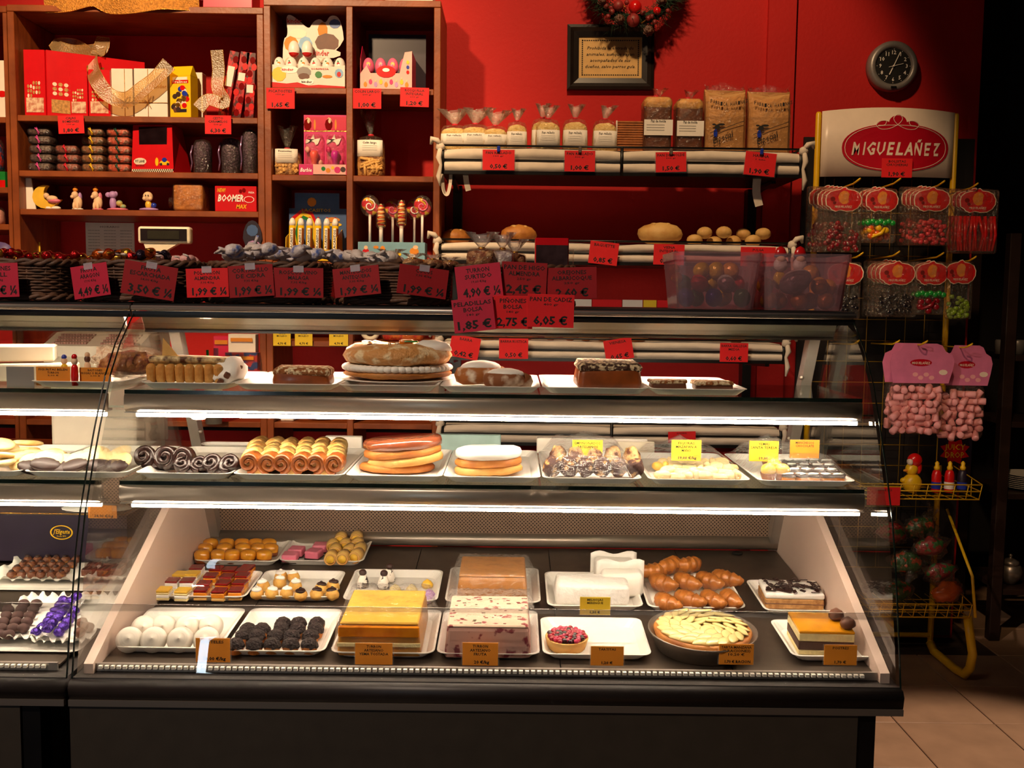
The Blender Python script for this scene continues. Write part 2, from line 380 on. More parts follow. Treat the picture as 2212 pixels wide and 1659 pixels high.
def make_case(x0, x1, label, seams, shx0, shx1, side_right, side_left, shared=False):
    c = thing('display_case', label, 'display case', ((x0 + x1) / 2, 2.2, 0)); cx = (x0 + x1) / 2
    def P(n, mb, m, **k): return part(n, mb, m, c, (-cx, -2.2, 0), **k)
    P('countertop', MB().bx(x0, x1, 2.16, 2.62, 1.38, 1.395), m_blackm)
    P('top_trim', MB().shade().tube([(x0, 2.152, 1.386), (x1, 2.152, 1.386)], .0055, 8), m_alu)
    P('trim_seal', MB().bx(x0, x1, 2.155, 2.175, 1.366, 1.379), m_black)
    P('canopy_fascia', MB().prismx([(2.176, 1.379), (2.186, 1.379), (2.214, 1.338), (2.204, 1.334)], x0 + .01, x1 - .03), m_fascia)
    P('canopy_edge', MB().bx(x0 + .01, x1 - .03, 2.198, 2.214, 1.3325, 1.3375), m_steel)
    P('canopy_underside', MB().bx(x0 + .01, x1 - .03, 2.215, 2.29, 1.374, 1.379), m_panel)
    P('rear_baffle', MB().bx(x0 + .05, x1 - .05, 2.262, 2.267, 1.333, 1.3735), m_panel)  # unseen strip added to keep tube light off the wall behind
    for n, gp in (('front_glass', GP), ('lower_glass', GP2)):
        poly = gp + [(y + .004, z) for y, z in reversed(gp)]
        mb = MB().shade()
        mb.loft([[(x0 + .004, y, z) for y, z in poly], [(x1 - .004, y, z) for y, z in poly]], (False, False))
        P(n, mb, m_glass)
        for x in (x0 + .003, x1 - .003):
            P('glass_edge', MB().prismx(poly, x - .001, x + .001), m_glassedge)
    gp = [(y + .008, z) for y, z in GP + GP2[1:]]
    for x, on in ((x0 + .012, side_left), (x1 - .012, side_right)):
        if on: P('side_glass', MB().prismx([(2.60, .72), (2.285, 1.34)] + [(2.2, 1.372)] + gp[1:], x - .003, x + .003), m_glass)
    for x in ((x0 + .025,) if shared else (x0 + .025, x1 - .025)):
        P('end_panel', MB().prismx([(1.835, .70), (1.835, .722), (2.33, .957), (2.50, .975), (2.61, .77), (2.61, .70)], x - .009, x + .009), m_panel)
        up = P('upright', MB().prismx([(2.262, 1.374), (2.298, 1.374), (2.62, .765), (2.582, .765)], x - .012 + (.02 if x < cx else -.02), x + .012 + (.02 if x < cx else -.02)), m_alu)
        for yy, zz in ((2.33, 1.24), (2.42, 1.085), (2.565, .90)):
            part('bracket_bolt', MB().shade().ell((x + (.035 if x < cx else -.035), yy, zz), (.006, .01, .006), 8, 6), m_steel, up)
    for z, xa, xb, yf in ((SH1, shx0, shx1, 2.025), (SH2, shx0, shx1, 1.99)):
        yb = back_y(z) - .015
        sh = P('glass_shelf', MB().bx(xa, xb, yf + .002, yb, z - .007, z), m_glass2)
        part('shelf_edge', MB().bx(xa, xb, yf, yf + .0018, z - .008, z), m_glassedge, sh)
        pr = [(yf, z - .009), (yf - .004, z - .014), (yf - .005, z - .03), (yf - .001, z - .040), (yf + .006, z - .045), (yf + .03, z - .045), (yf + .03, z - .041), (yf + .011, z - .038), (yf + .012, z - .009)]
        P('shelf_lip', MB().shade().prismx([(y, q) for y, q in pr], xa, xb), m_steel)
        lip = P('lip_bead', MB().bx(xa, xb, yf - .002, yf + .003, z - .0465, z - .0445), m_alu)
        t = P('lamp_tube', MB().shade().tube([(xa + .02, yf + .012, z - .0515), (xb - .005, yf + .012, z - .0515)], .0045, 8), m_tubelight)
    P('lamp_tube', MB().shade().tube([(x0 + .05, 2.232, 1.352), (x1 - .06, 2.232, 1.352)], .006, 8), m_tubelight)
    xs = [x0 + .035] + seams + [x1 - .035]
    for a, b in zip(xs, xs[1:]):
        P('deck_plate', MB().prismx([(1.86, deckz(1.86) - .004), (2.585, deckz(2.585) - .004), (2.585, deckz(2.585)), (1.86, deckz(1.86))], a + .001, b - .001), m_steeld)
    P('deck_frame', MB().prismx([(1.815, .685), (2.62, .685), (2.62, .755), (1.85, .703), (1.815, .703)], x0 + .004, x1 - .004), m_gasket)
    P('back_panel', MB().bx(x0 + .035, x1 - .035, 2.585, 2.60, .80, .985), m_perf)
    P('back_cove', MB().shade().prismx([(2.578, .768), (2.572, .775), (2.570, .785), (2.573, .795), (2.584, .802), (2.60, .802), (2.60, .768)], x0 + .035, x1 - .035), m_steel)
    P('front_rail', MB().bx(x0 + .035, x1 - .035, 1.846, 1.852, .704, .719), m_alu)
    mb = MB(); n = int((x1 - x0 - .09) / .0115)
    for i in range(n): mb.box(x0 + .045 + i * .0115, 1.843, .7135, .0072, .008, .0055)
    P('rail_teeth', mb, m_white, stuff=True)
    P('front_gasket', MB().shade().prismx([(1.803, .70), (1.82, .702), (1.84, .700), (1.84, .668), (1.80, .668), (1.796, .69)], x0 + .002, x1 - .002), m_gasket)
    P('chrome_strip', MB().bx(x0 + .002, x1 - .002, 1.797, 1.806, .655, .667), m_steel)
    P('front_panel', MB().bx(x0 + .003, x1 - .085, 1.80, 1.83, .12, .655), m_base)
    P('corner_post', MB().bx(x1 - .083, x1 - .05, 1.805, 1.85, .12, .655), m_black)
    P('plinth', MB().bx(x0 + .003, x1 - .05, 1.90, 2.58, 0, .119), m_black)
    P('cabinet_body', MB().bx(x0 + .003, x1 - .05, 1.851, 2.60, .12, .684), m_base)
    return c
XM0, XM1 = -.815, .733
make_case(XM0, XM1, 'glass pastry display case on the right, holding palmiers, cakes and nougat blocks', [-.56, -.23, .10, .43], -.785, .71, True, True)
make_case(-2.36, XM0 - .004, 'glass display case on the left, holding chocolates, cut off by the frame', [-2.0, -1.6, -1.2], -2.3, -.822, False, True, True)

# ------------------------------------------------------------------ wooden shelving units on the back wall
YS = 3.80
def shelving(x0, x1, ztop, zs, mids, label, th=.025):
    t = thing('shelving_unit', label, 'shelving', ((x0 + x1) / 2, YS, 0)); cx = (x0 + x1) / 2
    def P(n, mb): return part(n, mb, m_wood, t, (-cx, -YS, 0))
    P('top_board', MB().rbox(cx, YS + .17, ztop - .012, x1 - x0, .34, .024, .002, 1, 1))
    for x in (x0 + th / 2, x1 - th / 2): P('upright', MB().rbox(x, YS + .17, ztop / 2 - .0125, th, .34, ztop - .025, .002, 1, 1))
    xs = [x0 + .025] + [m - .012 for m in mids]; xe = [m + .012 for m in mids] + [x1 - th]
    for m in mids: P('divider', MB().rbox(m, YS + .17, ztop / 2 - .0125, .024, .34, ztop - .025, .002, 1, 1))
    for z in zs:
        a = x0 + th
        for m in list(mids) + [None]:
            b = (m - .012) if m is not None else x1 - th
            P('shelf_board', MB().rbox((a + b) / 2, YS + .172, z - .011, b - a, .335, .022, .002, 1, 1)); a = b + .024
    return t
XB0, XB1, XC1 = W(20, 250, YS).x, W(571, 250, YS).x, W(951, 250, YS).x
BZ = [2.069, 1.866, 1.724, .93]; CZ = [2.181, 1.862, 1.541, 1.242, .93]
XCM = W(755, 250, YS).x
shelving(XB0 + .002, XB1 - .001, 2.467, BZ, [], 'wide wooden wall shelves holding gift boxes, candy and figurines')
shelving(XB1, XC1, 2.499, CZ, [XCM], 'narrow two-column wooden wall shelves beside the bread rack')
AZ = [W(0, 252, YS).z, W(0, 404, YS).z, W(0, 484, YS).z, .93]
shelving(XB0 - .9, XB0, 2.462, AZ, [], 'wooden wall shelves cut off at the left edge of the frame', .015)
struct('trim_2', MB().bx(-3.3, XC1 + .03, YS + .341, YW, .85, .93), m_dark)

# tall tube lamp beside the shop entrance, behind the photographer; the case glass mirrors it
t = thing('entrance_lamp', 'tall slim white tube lamp standing beside the shop entrance', 'lamp', (-1.49, -1.30, 0))
part('lamp_base', MB().lathe([(.11, 0), (.11, .02), (.03, .03), (.02, .5), (.02, .56)], 24), m_black, t)
m_cool = mat('cool_tube', 'E8F2FF', .5); _b = m_cool.node_tree.nodes['Principled BSDF']; _b.inputs['Emission Color'].default_value = (.72, .88, 1, 1); _b.inputs['Emission Strength'].default_value = 26
part('lamp_tube', MB().shade().tube([(0, 0, .56), (0, 0, 1.75)], .022, 12), m_cool, t)
# ------------------------------------------------------------------ shared builders
def dims(x0, x1, yt, zb, Y):
    """place of a box seen between pixel columns x0..x1, top at yt, standing on zb with its front at depth Y"""
    a, b = W(x0, yt + 15, Y), W(x1, yt + 15, Y)
    return (a.x + b.x) / 2, b.x - a.x, W((x0 + x1) / 2, yt, Y).z - zb
def carton(name, label, cat, x0, x1, yt, zb, Y, dep, m, group=None, yaw=0.0, lean=0.0, r=.0015):
    cx, w, h = dims(x0, x1, yt, zb, Y)
    t = thing(name, label, cat, (cx, Y, zb), (0, lean, yaw), group)
    part('box_body', MB().rbox(0, dep / 2, h / 2, w, dep, h, r, 1, 1), m, t)
    return t, w, h
def patch(parent, name, x, z, w, h, m, y=-.0006, label=None):
    return part(name, MB().box(x, y, z, w, .0012, h), m, parent, label=label)
def blob(parent, name, x, z, rx, rz, m, y=-.0008, seg=14):
    mb = MB(); mb.loft([[(x + rx * math.cos(2 * PI * j / seg), yy, z + rz * math.sin(2 * PI * j / seg)) for j in range(seg)] for yy in (y + .0008, y)])
    return part(name, mb, m, parent)
def prints(parent, name, spots, seg=9, y=-.0009):
    """flat printed picture: coloured spots (x, z, rx, rz, material) in one part"""
    mats = []; mb = MB()
    for i, (x, z, rx, rz, m) in enumerate(spots):
        if m not in mats: mats.append(m)
        mb.mi(mats.index(m)); yy = y - i * .00004
        mb.loft([[(x + rx * math.cos(2 * PI * j / seg + .3), q, z + rz * math.sin(2 * PI * j / seg + .3)) for j in range(seg)] for q in (y + .0009, yy)])
    return part(name, mb, mats, parent)
def sign(label, x0, x1, y0, y1, Y, titles, small, price, mt, ang=0.0, yaw=0.0, tilt=0.0, name='price_sign', group=None, ink=None, ph=.2, th=.125, cat='price sign', holder=False):
    c = W((x0 + x1) / 2, (y0 + y1) / 2, Y); w, h = S(x1 - x0, Y), S(y1 - y0, Y)
    o = solo(name, MB().rbox(0, 0, 0, w, .0012, h, .0004, 1, 1), mt, label, cat, c, (tilt, math.radians(ang), yaw), group)
    L = []; z = h * (.5 - .09)
    for t in titles:
        z -= th * h; L.append((t, 0, z, th * h, min(w * .9, th * h * .92 * len(t)), .02)); z -= .055 * h
    if small: L.append((small, 0, z - .07 * h, .065 * h, w * .32))
    if price: L.append((price, .04 * w if len(price) > 6 else 0, -h * .41, ph * h, min(w * .82, ph * h * .72 * len(price)), .034))
    if L: letter(o, L, ink or m_ink, -.0008)
    if holder: part('clear_holder', MB().rbox(0, .0015, 0, w * 1.06, .0012, h * 1.04, .0005, 1, 1), m_acryl, o)
    return o
def ruffle(mb, c, r0, r1, h, n=9, lean=(0, 0), pl=.35, seg=3):
    """gathered fan of film above a tie"""
    rings = []; N = n * 2
    for i in range(seg + 1):
        f = i / seg; rr = r0 + (r1 - r0) * f ** .8; rg = []
        for j in range(N):
            a = 2 * PI * j / N; k = 1 + (pl * f if j % 2 else -pl * f) + .2 * f * math.sin(3 * a + c[0] * 40)
            rg.append((c[0] + lean[0] * f + rr * k * math.cos(a), c[1] + lean[1] * f + rr * .45 * k * math.sin(a), c[2] + h * f + (.12 * h * math.sin(2.3 * a + 1) * f)))
        rings.append(rg)
    mb.loft(rings, (False, False)); return mb
def tied_bag(name, label, cat, loc, w, h, d, m_in, neck=.3, fan=.3, tie=None, lab=None, labz=(.08, .6), group=None, yaw=0.0, content='content', cb=.0, top=.86, sq=.55, lean=(0, 0), film=None, labw=.9, topm=None):
    """clear bag standing on its base: content, film, tie, fan, paper label"""
    t = thing(name, label, cat, loc, (0, 0, yaw), group)
    def sup(a, p): c, s = math.cos(a), math.sin(a); return abs(c) ** p * (1 if c >= 0 else -1), abs(s) ** p * (1 if s >= 0 else -1)
    def body(k, zt, end, amp=0.0):
        rings = []
        for f, q in ((0, .86), (.04, .97), (.3, 1.0), (.6, .98), (.8, .92), (.92, .76), (1.0, end)):
            rings.append([(w / 2 * q * k * sup(2 * PI * j / 16, sq)[0], d / 2 * q * k * sup(2 * PI * j / 16, sq)[1], .001 + zt * f) for j in range(16)])
        return rings
    mb = MB().shade(); st = 0; mb.loft(body(.97, h * top, .4)); mb.rough(st, cb, 60, loc[0], .002); part(content, mb, m_in, t)
    mb = MB().shade(); mb.loft(body(1.0, h, .12), (True, False)); part('film_bag', mb, film or m_cello, t)
    mb = MB().shade(); ruffle(mb, (0, 0, h), .06 * w, fan * w, neck * h, lean=lean); part('gathered_top', mb, topm or m_cello, t)
    if tie: part('tie', MB().shade().tube([(.075 * w * math.cos(a * PI / 4), .06 * w * math.sin(a * PI / 4), h) for a in range(8)], .0035, 6, closed=True), tie, t)
    if lab:
        z0, z1 = h * labz[0], h * labz[1]; y = -d / 2
        mb = MB().shade(); mb.sheet(lambda u, v: (w * labw * (u - .5), y - .0015 + d * .14 * abs(2 * u - 1) ** 3, z0 + (z1 - z0) * v), 8, 2, .0006)
        lb = part('paper_label', mb, m_white, t)
        lh = z1 - z0; letter(lb, [(lab, 0, z1 - lh * .22, lh * .12, w * labw * .55)] + [('mmmmmmmmm', 0, z1 - lh * (.36 + .13 * k), lh * .035, w * labw * .6) for k in range(3)], m_ink, y - .003)
    return t
# ------------------------------------------------------------------ goods on the wide shelves
Y1 = 3.835
z = BZ[0] + .001
def goldwin(t, w, h, sc=1.0):
    """gold print of stacked parcels over a pale ribbon panel"""
    sp = []
    for i in range(5):
        for j in range(3): sp.append(((-.30 + .13 * i) * w, (.36 + .07 * j - (.05 if i < 2 else 0)) * h * sc, .05 * w, .03 * h, m_goldp if (i + j) % 3 else m_cream))
    patch(t, 'printed_panel', .0, .17 * h * sc, w * .82, .22 * h * sc, mat('ribbon_print', 'C07860', .4, col2='E8C8A8', thr=(.4, .6), ns=60))
    prints(t, 'printed_parcels', sp)
t, w, h = carton('gift_box', 'tall narrow red gift box at the left end of the top shelf', 'gift box', 50, 96, 107, z, Y1, .06, m_redbox, 'red gift boxes'); goldwin(t, w, h)
t, w, h = carton('gift_box', 'largest red gift box, turned aside behind the others, gold bow on it', 'gift box', 97, 195, 108, z, Y1 + .005, .05, m_redbox, 'red gift boxes', yaw=0)
t.children[0].data = MB().rbox(0, .025, h / 2, .355, .05, h, .0015, 1, 1).mesh('box_body', [m_redbox])
t.rotation_euler = (0, 0, math.radians(32)); _l = W(98, 120, Y1); t.location = (_l.x + .1775 * math.cos(math.radians(32)) + .0, Y1 + .004 + .1775 * math.sin(math.radians(32)), z)
patch(t, 'printed_panel', -.125, .17 * h, .075, .2 * h, m_goldp); prints(t, 'printed_parcels', [(-.15 + .02 * i, (.36 + .07 * j) * h, .008, .03 * h, m_goldp if (i + j) % 2 else m_cream) for i in range(4) for j in range(3)])
part('gold_letter', MB().box(-.012, -.001, h * .70, .11, .0012, .004).box(-.03, -.001, h * .78, .012, .0012, .028).box(.02, -.001, h * .78, .012, .0012, .028), m_gold, t)
letter(t, [('LINDOR', -.005, h * .60, .012, .06)], m_cream, -.0012)
for x0, x1, yt, lb in ((150, 188, 153, 'small red gift box in front of the largest one, next to it on the left'), (190, 237, 150, 'small red gift box beside the white boxes')):
    t, w, h = carton('gift_box', lb, 'gift box', x0, x1, yt, z, Y1 - .012, .05, m_redbox, 'red gift boxes'); goldwin(t, w, h, 1.15)
def cord_bow(t, x, zc, w, h, full=True):
    mb = MB().shade()
    mb.tube([(-w / 2, -.002, zc), (w / 2, -.002, zc)], .0012, 5); mb.tube([(x, -.002, .002), (x, -.002, h - .002)], .0012, 5)
    for s in (-1, 1):
        mb.tube([(x, -.004, zc), (x + s * .012, -.006, zc + .016 + .006 * s), (x + s * .022, -.006, zc + .014 + .01 * s), (x + s * .016, -.006, zc + .002), (x, -.004, zc)], .0012, 5)
        mb.tube([(x, -.004, zc), (x + s * .012, -.005, zc - .02)], .0012, 5)
    part('cord_bow', mb, m_goldp, t)
m_wbox = mat('white_gift_box', 'ECE0D2', .5, nz=.04)
t, w, h = carton('gift_box', 'white gift box tied with gold cord, beside the red boxes', 'gift box', 240, 286, 148, z, Y1, .05, m_wbox, 'white gift boxes'); cord_bow(t, .01, h * .3, w, h)
t, w, h = carton('gift_box', 'white gift box tied with gold cord, beside the yellow carton', 'gift box', 289, 361, 148, z, Y1 - .006, .05, m_wbox, 'white gift boxes'); cord_bow(t, -.01, h * .3, w, h); letter(t, [('Lindor', .035, h * .6, .014, .05)], m_goldp)
t, w, h = carton('gift_box', 'white gift box half hidden behind the yellow carton', 'gift box', 364, 437, 156, z, Y1 + .07, .05, m_wbox, 'white gift boxes')
# yellow gable carton
cx, w, h = dims(364, 413, 140, z, Y1 - .012)
t = thing('gable_carton', 'bright yellow gable-top carton of sweets', 'carton', (cx, Y1 - .012, z), (0, 0, -.2))
dp = .055; part('box_body', MB().rbox(0, dp / 2, h * .40, w, dp, h * .80, .001, 1, 1), m_ylwp, t)
part('gable', MB().loft([[(-w / 2, 0, h * .80), (w / 2, 0, h * .80), (w / 2, dp, h * .80), (-w / 2, dp, h * .80)], [(-w * .46, dp / 2 - .002, h), (w * .46, dp / 2 - .002, h), (w * .46, dp / 2 + .002, h), (-w * .46, dp / 2 + .002, h)]]), m_ylwp, t)
patch(t, 'name_plate', 0, h * .74, w * .7, h * .055, m_white)
prints(t, 'printed_sweets', [(R(-.33, .33) * w, R(.14, .58) * h, .12 * w, .05 * h, random.choice((m_choc, m_gold, m_blue, m_red, m_chocm, m_cream))) for _ in range(26)])
patch(t, 'printed_band', 0, h * .68, w * .8, h * .06, m_red); patch(t, 'printed_foot', 0, h * .13, w * .6, h * .06, m_navy)
letter(t, [('Pralines', 0, h * .655, h * .05, w * .7)], m_cream, -.0016)
def ribbon(label, pts, wd, roll=0.0, cat='ribbon', group='sheer gold ribbons'):
    pts = [Vec(p) for p in pts]; o0 = pts[0].copy(); fine = []
    for i in range(len(pts) - 1):
        p0, p1, p2, p3 = pts[max(i - 1, 0)], pts[i], pts[i + 1], pts[min(i + 2, len(pts) - 1)]
        for k in range(6):
            u = k / 6; fine.append(.5 * ((2 * p1) + (p2 - p0) * u + (2 * p0 - 5 * p1 + 4 * p2 - p3) * u * u + (3 * p1 - p0 - 3 * p2 + p3) * u ** 3))
    fine.append(pts[-1]); A, B = [], []; n = len(fine)
    for i, p in enumerate(fine):
        t = (fine[min(i + 1, n - 1)] - fine[max(i - 1, 0)]).normalized(); s = t.cross(Vec((0, 1, .25 * math.sin(i * .35 + roll)))).normalized()
        A.append(p + s * wd / 2 - o0); B.append(p - s * wd / 2 - o0)
    mb = MB().shade(); mb.loft([A, B], closed=False)
    o = solo('ribbon', mb, m_sheer, label, cat, o0, group=group)
    part('wired_edge', MB().shade().tube(A, .0011, 4).tube(B, .0011, 4), m_goldp, o); return o
def wp(*l): return [W(x, y, Y) for x, y, Y in l]
ribbon('sheer gold ribbon bow on the largest red gift box', wp((205, 128, 3.93), (165, 100, 3.97), (120, 98, 3.95), (160, 112, 3.94), (215, 108, 3.94), (222, 85, 3.96), (210, 118, 3.93)), .05)
ribbon('sheer gold ribbon hanging over the white gift boxes', wp((200, 130, 3.905), (205, 165, 3.79), (235, 205, 3.79), (275, 215, 3.79), (310, 190, 3.79), (340, 165, 3.79), (365, 138, 3.79)), .055, 1)
ribbon('sheer gold ribbon curling beside the leaning cherry boxes', wp((428, 235, 3.80), (450, 215, 3.805), (485, 222, 3.80), (470, 190, 3.81), (472, 150, 3.815), (468, 108, 3.81)), .045, 2)
# cherry boxes
m_cher = mat('cherry_print', '4A0A10', .3, col2='C01824', thr=(.45, .55), ns=28, coat=.4)
for i, (x0, x1, lean, lb) in enumerate(((468, 494, .20, 'leaning red and black cherry-print box, leftmost of the three'), (497, 523, .16, 'leaning red and black cherry-print box, middle of the three'), (526, 551, .05, 'red and black cherry-print box against the wooden divider'))):
    t, w, h = carton('chocolate_box', lb, 'box', x0, x1, 110 + i * 2, z, Y1 + .004, .13, m_cher, 'cherry boxes', lean=lean); t.location.x -= .004; t.location.z += .5 * w * math.sin(lean) + .0005; t.scale.x = .8
    prints(t, 'printed_cherries', [(R(-.4, .4) * w, (.08 + .1 * k) * h, .3 * w, .055 * h, m_red if k % 2 else m_cherry) for k in range(9)])
    patch(t, 'white_label', -.0 * w, h * (.62 if i < 2 else .45), w * .7, h * (.3 if i == 0 else .12), m_white, -.0018)
sign('red tag reading 1,80 € under the red gift boxes', 126, 181, 250, 288, 3.79, ['CAJAS', 'BOMBONES'], '100 gr', '1,80 €', m_redcard, ang=-2, group='shelf price tags')
sign('red tag reading 6,30 € under the cherry-print boxes', 443, 499, 250, 289, 3.79, ['CESTO', 'CARAMELOS'], '500 gr', '6,30 €', m_redcard, group='shelf price tags')

# second shelf: stacks of wrapped sweets
z = BZ[1] + .001
def pack_proto(w, h, base, c2, bow):
    t = thing('candy_pack', '', 'candy pack', (0, 0, 0)); d = .075
    mb = MB().shade(); mb.rbox(0, d / 2, h / 2, w * .93, d * .93, h * .88, h * .3, 2, 2); mb.rough(0, .002, 90, w)
    part('sweets', mb, mat('jelly_mix_' + bow.name, base, .35, col2=c2, thr=(.42, .56), ns=70, bump=.6, bs=90), t)
    part('film_wrap', MB().shade().rbox(0, d / 2, h / 2, w, d, h * .98, h * .35, 2, 2), m_cello, t)
    b = MB().shade(); b.tube([(-.004, -.003, h * .95), (0, -.004, h * .5), (.004, -.002, h * .08)], .0028, 5); b.tube([(-.009, -.005, h * .8), (.008, -.005, h * .25)], .0022, 5)
    part('curled_ribbon', b, bow, t); return t
m_pinkr = mat('pink_curl_ribbon', 'D04890', .3); m_goldr = mat('yellow_curl_ribbon', 'E0B020', .3); m_greenr = mat('green_curl_ribbon', '1E4030', .3); m_redr = mat('red_curl_ribbon', 'D01C30', .3)
for x0, x1, n, base, c2, bow, lb in ((56, 108, 5, '5A4A48', '3A2A34', m_pinkr, 'dark jelly pack with pink ribbon'), (115, 166, 3, '8A4A40', '5A3A38', m_redr, 'reddish jelly pack with red ribbon'), (171, 222, 5, '8A5A3A', '5A4A30', m_goldr, 'brown jelly pack with yellow ribbon'), (227, 279, 5, 'C0523A', '7A4A38', m_greenr, 'orange jelly pack with green ribbon')):
    cx, w, h = dims(x0, x1, 275, z, Y1); ph = S(19, Y1); p = None
    for k in range(n):
        pos = ('lowest' if k == 0 else 'topmost' if k == n - 1 else ORD[k] + ' from the bottom')
        q = pack_proto(w, ph, base, c2, bow) if p is None else dup(p)
        p = p or q; q.location = (cx + R(-.003, .003), Y1 + R(0, .006), z + k * ph); q.rotation_euler = (0, 0, R(-.03, .03)); q['label'] = '%s, %s of its stack' % (lb, pos); q['group'] = 'stacked jelly packs'
# red house-shaped box with a window
cx, w, h = dims(280, 376, 268, z, Y1 - .01)
t = thing('window_box', 'red cardboard box with dark window and chequered foot', 'box', (cx, Y1 - .01, z), (0, 0, -.12)); dp = .16
part('box_body', MB().loft([[(-w / 2, 0, 0), (w / 2, 0, 0), (w / 2, dp, 0), (-w / 2, dp, 0)], [(-w * .48, .012, h), (w * .44, .012, h), (w * .36, dp * .8, h), (-w * .44, dp * .8, h)]]), m_redbox, t)
def slanted(y): return .012 * y / h
part('window', MB().box(0, .0, h * .70, w * .66, .003, h * .50).xf(0, Matrix.Translation((0, .0085, 0))), mat('dark_window_film', '1A1014', .08, nz=.4), t)
patch(t, 'chequer_band', 0, h * .035, w * .98, h * .065, m_cream, .000)
mb = MB()
for i in range(20):
    for j in range(2): mb.box(-w * .47 + w * .049 * i + (w * .0245 if j else 0), -.0004, h * (.018 + .032 * j), w * .0245, .0014, h * .03)
part('chequers', mb, m_ink, t, stuff=True)
blob(t, 'oval_badge', -w * .3, h * .23, w * .15, h * .075, m_cream, .002); letter(t, [('PIT LANE', -w * .3, h * .21, h * .05, w * .22), ('RACING', -w * .3, h * .125, h * .04, w * .2)], m_ink, .0008)
prints(t, 'printed_cars', [(w * .1, h * .22, w * .04, h * .09, m_ylwp), (w * .28, h * .2, w * .12, h * .05, m_ylwp), (w * .28, h * .26, w * .06, h * .05, m_blue), (w * .2, h * .17, w * .03, h * .03, m_ink), (w * .36, h * .17, w * .03, h * .03, m_ink)], y=.0012)
# purple glitter candy tubes
m_glit = mat('violet_sugar_pearls', '5C4660', .5, col2='2E2030', thr=(.4, .6), ns=120, bump=.9, bs=130)
for x0, x1, yt, lb in ((410, 452, 298, 'cellophane tube of violet sugar pearls beside the red window box'), (470, 516, 290, 'cellophane tube of violet sugar pearls, middle one'), (518, 553, 272, 'tall cellophane tube of violet sugar pearls by the divider')):
    cx, w, h = dims(x0, x1, yt, z, Y1); t = thing('pearl_tube', lb, 'candy tube', (cx, Y1 + w / 2, z), (0, 0, 0), 'violet pearl tubes')
    part('sugar_pearls', MB().shade().lathe([(0.001, .001), (w * .46, .002), (w * .47, h * .75), (w * .35, h * .9), (.004, h * .95)], 14), m_glit, t)
    part('film_tube', MB().shade().lathe([(w * .49, .001), (w * .5, h * .8), (w * .36, h * .96), (.006, h)], 14, caps=(False, False)), m_cello, t)
    part('curled_ribbon', MB().shade().tube([(-w * .4, -w * .35, h * .8), (-w * .5, -w * .4, h * .55), (-w * .42, -w * .42, h * .3), (-w * .5, -w * .38, h * .08)], .0035, 5), mat('lilac_foil_ribbon', 'B890C0', .2, .8), t)

# third shelf: sugar figurines, wrapped loaf, gum box
z = BZ[2] + .001
def figure(label, px, pt, base_w, mats):
    cx, w, h = dims(px - 10, px + 10, pt, z, Y1)
    return thing('sugar_figurine', label, 'figurine', (cx, Y1 + .03, z), (0, 0, 0), 'sugar figurines'), h
t, h = figure('yellow crescent moon sugar figurine with a sleeping baby', 105, 398, 0, 0)
pm = [(-.022 + h * .52 * math.cos(a), h * .52 + h * .47 * math.sin(a)) for a in [math.radians(q) for q in range(95, 340, 22)]] + [(.006 + h * .36 * math.cos(a), h * .66 + h * .40 * math.sin(a)) for a in [math.radians(q) for q in range(325, 120, -22)]]
part('moon', MB().prism(pm, -.012, .012), m_yolk, t)
part('baby', MB().shade().ell((.004, -.012, h * .45), (.022, .014, .012), 10, 8).ell((-.016, -.014, h * .56), (.011, .011, .011), 10, 8), m_skin, t)
part('blanket', MB().shade().ell((.012, -.013, h * .36), (.026, .013, .009), 10, 8), m_pinkcake, t)
part('cloud_base', MB().shade().ell((-.012, 0, .008), (.018, .016, .0078), 10, 6).ell((.012, 0, .008), (.02, .016, .0078), 10, 6), m_merin, t)
for px, lb in ((158, 'seated pony sugar figurine with an orange cap, next to the moon'), (202, 'seated pony sugar figurine with an orange cap, second from the moon')):
    t, h = figure(lb, px, 401, 0, 0)
    part('pony_body', MB().shade().ell((.004, 0, h * .33), (.017, .015, h * .30), 12, 8).ell((-.004, -.006, h * .64), (.013, .012, .014), 12, 8).ell((-.012, -.012, h * .56), (.007, .008, .007), 8, 6).ell((-.006, -.012, h * .18), (.006, .007, h * .17), 8, 6).ell((.008, -.012, h * .18), (.006, .007, h * .17), 8, 6), m_skin, t)
    part('mane', MB().shade().ell((.011, .004, h * .56), (.008, .01, h * .2), 8, 6), m_pinkcake if px > 180 else m_lilac, t)
    part('cap', MB().shade().ell((-.003, -.003, h * .86), (.010, .010, .008), 10, 6).ell((-.003, -.003, h * .95), (.005, .005, .005), 8, 6), m_orange, t)
    part('base', MB().shade().ell((.003, 0, .005), (.022, .018, .0048), 12, 6), m_pinkcake if px > 180 else m_merin, t)
t, h = figure('lilac elephant sugar figurine on a pink base', 245, 411, 0, 0)
part('elephant', MB().shade().ell((-.012, -.004, h * .38), (.013, .013, h * .34), 12, 8).ell((-.012, -.006, h * .80), (.016, .014, .014), 12, 8).ell((-.028, -.008, h * .80), (.012, .005, .010), 10, 6).ell((-.002, -.004, h * .84), (.009, .005, .011), 8, 6), m_lilac, t)
part('toy_blocks', MB().shade().ell((.012, -.004, h * .38), (.013, .012, .012), 8, 6).ell((.026, -.004, h * .22), (.012, .011, .009), 8, 6), mat('pastel_mix', 'C8B060', .5, col2='88A880', ns=60, thr=(.4, .6)), t)
part('base', MB().shade().ell((.003, 0, .006), (.042, .02, .0058), 14, 6), m_pinkcake, t)
t, h = figure('smiling baby sugar figurine on a pink cushion, next to the wrapped loaf', 315, 411, 0, 0)
part('head', MB().shade().ell((-.002, -.002, h * .72), (.019, .016, .019), 14, 10).ell((-.012, -.010, h * .62), (.009, .008, .008), 8, 6).ell((.009, -.010, h * .62), (.009, .008, .008), 8, 6), m_skin, t)
